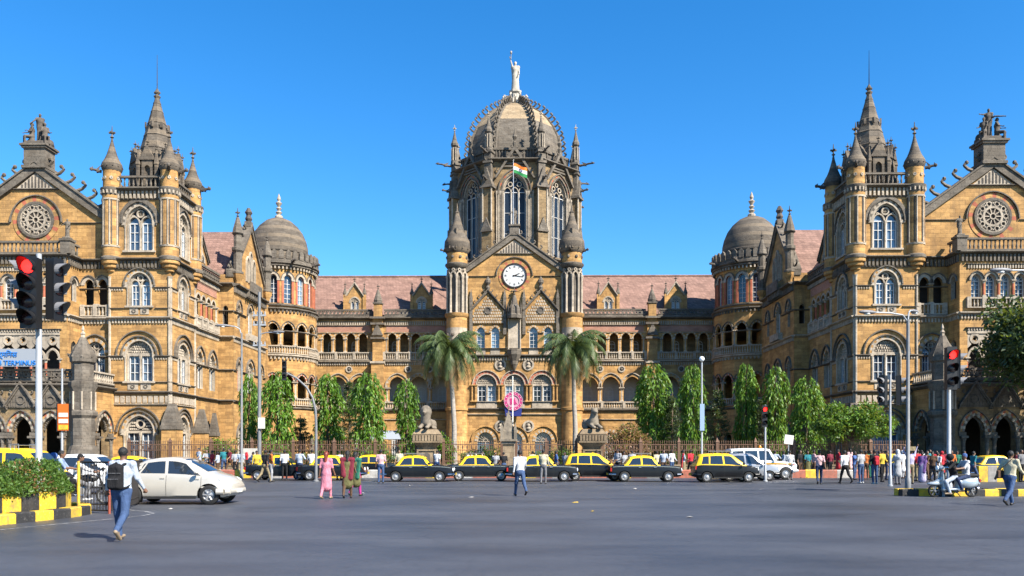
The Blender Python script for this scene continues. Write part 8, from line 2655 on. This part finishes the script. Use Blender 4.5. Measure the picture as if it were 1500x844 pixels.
for s in (-1, 1):
    pr = moved(body_prims(dict(stand_p, armR=75 if s > 0 else 20), .03), v3(0, .1, .4), 1.3, R(-25 * s)) + moved(body_prims(seat_p, .03), v3(-.55, -.15, .15), 1.35, R(-45)) + moved(body_prims(seat_p, .03), v3(.56, -.15, .12), 1.35, R(45))
    pr += [('b', (v3(0, 0, .16), (1.0, .6, .2), .08), 0, .06), ('e', (v3(-.8, .1, .35), (.3, .3, .35)), 0, .05), ('e', (v3(.85, .1, .3), (.3, .3, .32)), 0, .05)]
    if s > 0: pr.append(('c', (v3(.3, -.2, 2.0), v3(1.1, -.5, 1.9), .07, .05), 0, .03))
    o = link('statue_group', polygonise(pr, .055, 'statue_group', ['dark_stone']), None, world_of(s * 42.4, -35.75, 29.05), 0); o.scale = (1.05, 1.05, 1.12)
    tag(o, 'dark stone group of %s on a gable pedestal' % ('an upright figure and two seated figures' if s < 0 else 'a pointing figure and two seated figures'), 'statue', 'statue groups on the gables')
    for q in (-1, 1):
        if s * q > 0 and False: continue
        pr = moved(body_prims(dict(stand_p, armR=10), .03), v3(0, 0, .1), .95) + [('b', (v3(0, 0, .08), (.32, .3, .1), .04), 0, .05)]
        if q == -s:
            o = link('parapet_statue', polygonise(pr, .05, 'parapet_statue', ['grey_stone']), None, world_of(s * (42.4 - 3.9), -38.2, 20.1), 0)
            tag(o, 'small weathered statue on the balcony corner under the %s' % ('rose window beside the red signal lamp' if s < 0 else 'rose window beside the tall tree'), 'statue', 'balcony corner statues')
o = link('gable_statue', polygonise(moved(body_prims(dict(stand_p, armR=15), .03), v3(0, 0, 0), 1.25), .05, 'gable_statue', ['grey_stone']), None, world_of(.0, -3.85, 30.6), 0)
tag(o, 'small robed stone statue standing on the clock gable peak', 'statue')
# lions on their gate piers
def lion_prims(tiger=False):
    P = [('c', (v3(0, -.25, .5), v3(0, .75, .42), .36, .36), 0, .1), ('e', (v3(-.27, .65, .36), (.22, .42, .36)), 0, .08), ('e', (v3(.27, .65, .36), (.22, .42, .36)), 0, .08), ('c', (v3(0, -.3, .55), v3(0, -.42, 1.0), .38, .28), 0, .1)]
    for s in (-1, 1):
        P += [('c', (v3(s * .25, -.3, .35), v3(s * .26, -.95, .14), .15, .12), 0, .05), ('e', (v3(s * .26, -1.02, .12), (.15, .2, .12)), 0, .04), ('e', (v3(s * .4, .2, .12), (.13, .3, .12)), 0, .05),
              ('e', (v3(s * .17, -.5, 1.5), (.07, .06, .1)), 0, .03), ('e', (v3(s * .1, -.76, 1.33), (.035, .025, .03)), 0, .01)]
    P += [('e', (v3(0, -.52, 1.28), (.25, .26, .27)), 0, .05), ('e', (v3(0, -.78, 1.2), (.14, .15, .12)), 0, .04), ('c', (v3(-.05, -.92, 1.22), v3(.05, -.92, 1.22), .035, .035), 0, .01), ('c', (v3(0, -.8, 1.1), v3(0, -.82, 1.05), .09, .06), 0, .03)]
    if not tiger: P += [('e', (v3(0, -.38, 1.25), (.43, .28, .48)), 0, .05), ('e', (v3(0, -.4, .92), (.36, .26, .4)), 0, .06)]
    P.append(('c', (v3(.3, 1.0, .2), v3(.55, .4, .1), .07, .06), 0, .04))
    return P
for x, D, tg, lb in ((626, 58.2, False, 'seated maned stone lion on the gate pier beside the short ashoka tree'), (867, 58.2, True, 'crouching stone tiger on the gate pier beside the bare brown shrub')):
    X = px(x, D)
    o = thing('gate_pier', 'fluted sandstone gate pier carrying the %s' % ('maned stone lion' if not tg else 'stone tiger'), 'pier', (X, D, 0), 0, 'gate piers')
    mb = MB(); mb.box(-.72, .72, -.72, .72, 0, .5); mb.box(-.6, .6, -.6, .6, .5, 1.75); mb.box(-.68, .68, -.68, .68, 1.72, 1.82)
    for s in (-1, 1): mb.box(s * .62 - .06, s * .62 + .06, -.68, -.58, .5, 1.74)
    mb.build('shaft', 'pier_stone', o)
    mb = MB(); mb.lathe(0, 0, [(.62, 1.8), (.68, 2.0), (.95, 2.25), (.98, 2.3)], 16); mb.box(-.98, .98, -.98, .98, 2.3, 2.4)
    for k in range(-4, 5): mb.box(k * .21 - .075, k * .21 + .075, -1.0, -.9, 2.42, 2.85); mb.box(k * .21 - .075, k * .21 + .075, .9, 1.0, 2.42, 2.85); mb.box(-1.0, -.9, k * .21 - .075, k * .21 + .075, 2.42, 2.85); mb.box(.9, 1.0, k * .21 - .075, k * .21 + .075, 2.42, 2.85)
    mb.box(-.92, .92, -.92, .92, 2.4, 2.9); mb.taper(-.95, .95, -.95, .95, 2.9, 3.25, .72)
    mb.build('capital', 'pier_stone', o, smooth=40)
    mb = MB(); mb.box(-.25, .25, -.64, -.6, .9, 1.45); mb.prism([(-.25, 1.45), (.25, 1.45), (0, 1.65)], -.64, -.6); mb.build('shield', 'kerb_yellow' if tg else 'dark_stone', o)
    l = link('lion_statue' if not tg else 'tiger_statue', polygonise(lion_prims(tg), .05, 'lion', ['lion_stone']), None, (X, D, 3.24), R(-10 if not tg else 16))
    l.scale = (.98,) * 3
    tag(l, lb, 'statue')
D = 58.2
o = thing('gate_pier', 'slender gate pier with a crocketed Gothic pinnacle before the entrance', 'pier', (px(745, D), D, 0), 0, 'gate piers')
mb = MB(); mb.box(-.5, .5, -.5, .5, 0, .5); mb.box(-.4, .4, -.4, .4, .5, 2.2); mb.build('shaft', 'pier_stone', o)
mb = MB(); mb.box(-.5, .5, -.5, .5, 2.2, 2.4); mb.box(-.62, .62, -.62, .62, 2.4, 2.55); mb.box(-.45, .45, -.45, .45, 2.55, 3.1)
for sx_ in (-1, 1):
    for sy in (-1, 1): mb.box(sx_ * .48 - .1, sx_ * .48 + .1, sy * .48 - .1, sy * .48 + .1, 2.55, 3.2); mb.taper(sx_ * .48 - .11, sx_ * .48 + .11, sy * .48 - .11, sy * .48 + .11, 3.2, 3.75, .05)
mb.taper(-.42, .42, -.42, .42, 3.1, 4.5, .12)
for k in range(4):
    t = .15 + k * .22
    for a in range(4): an = PI / 4 + a * PI / 2; crocket(mb, (.55 * (1 - t) * math.cos(an), .55 * (1 - t) * math.sin(an), 3.1 + 1.4 * t), (math.cos(an), math.sin(an), 0), .14)
finial(mb, 0, 0, 4.45, .6); mb.build('pinnacle', 'lion_stone', o)
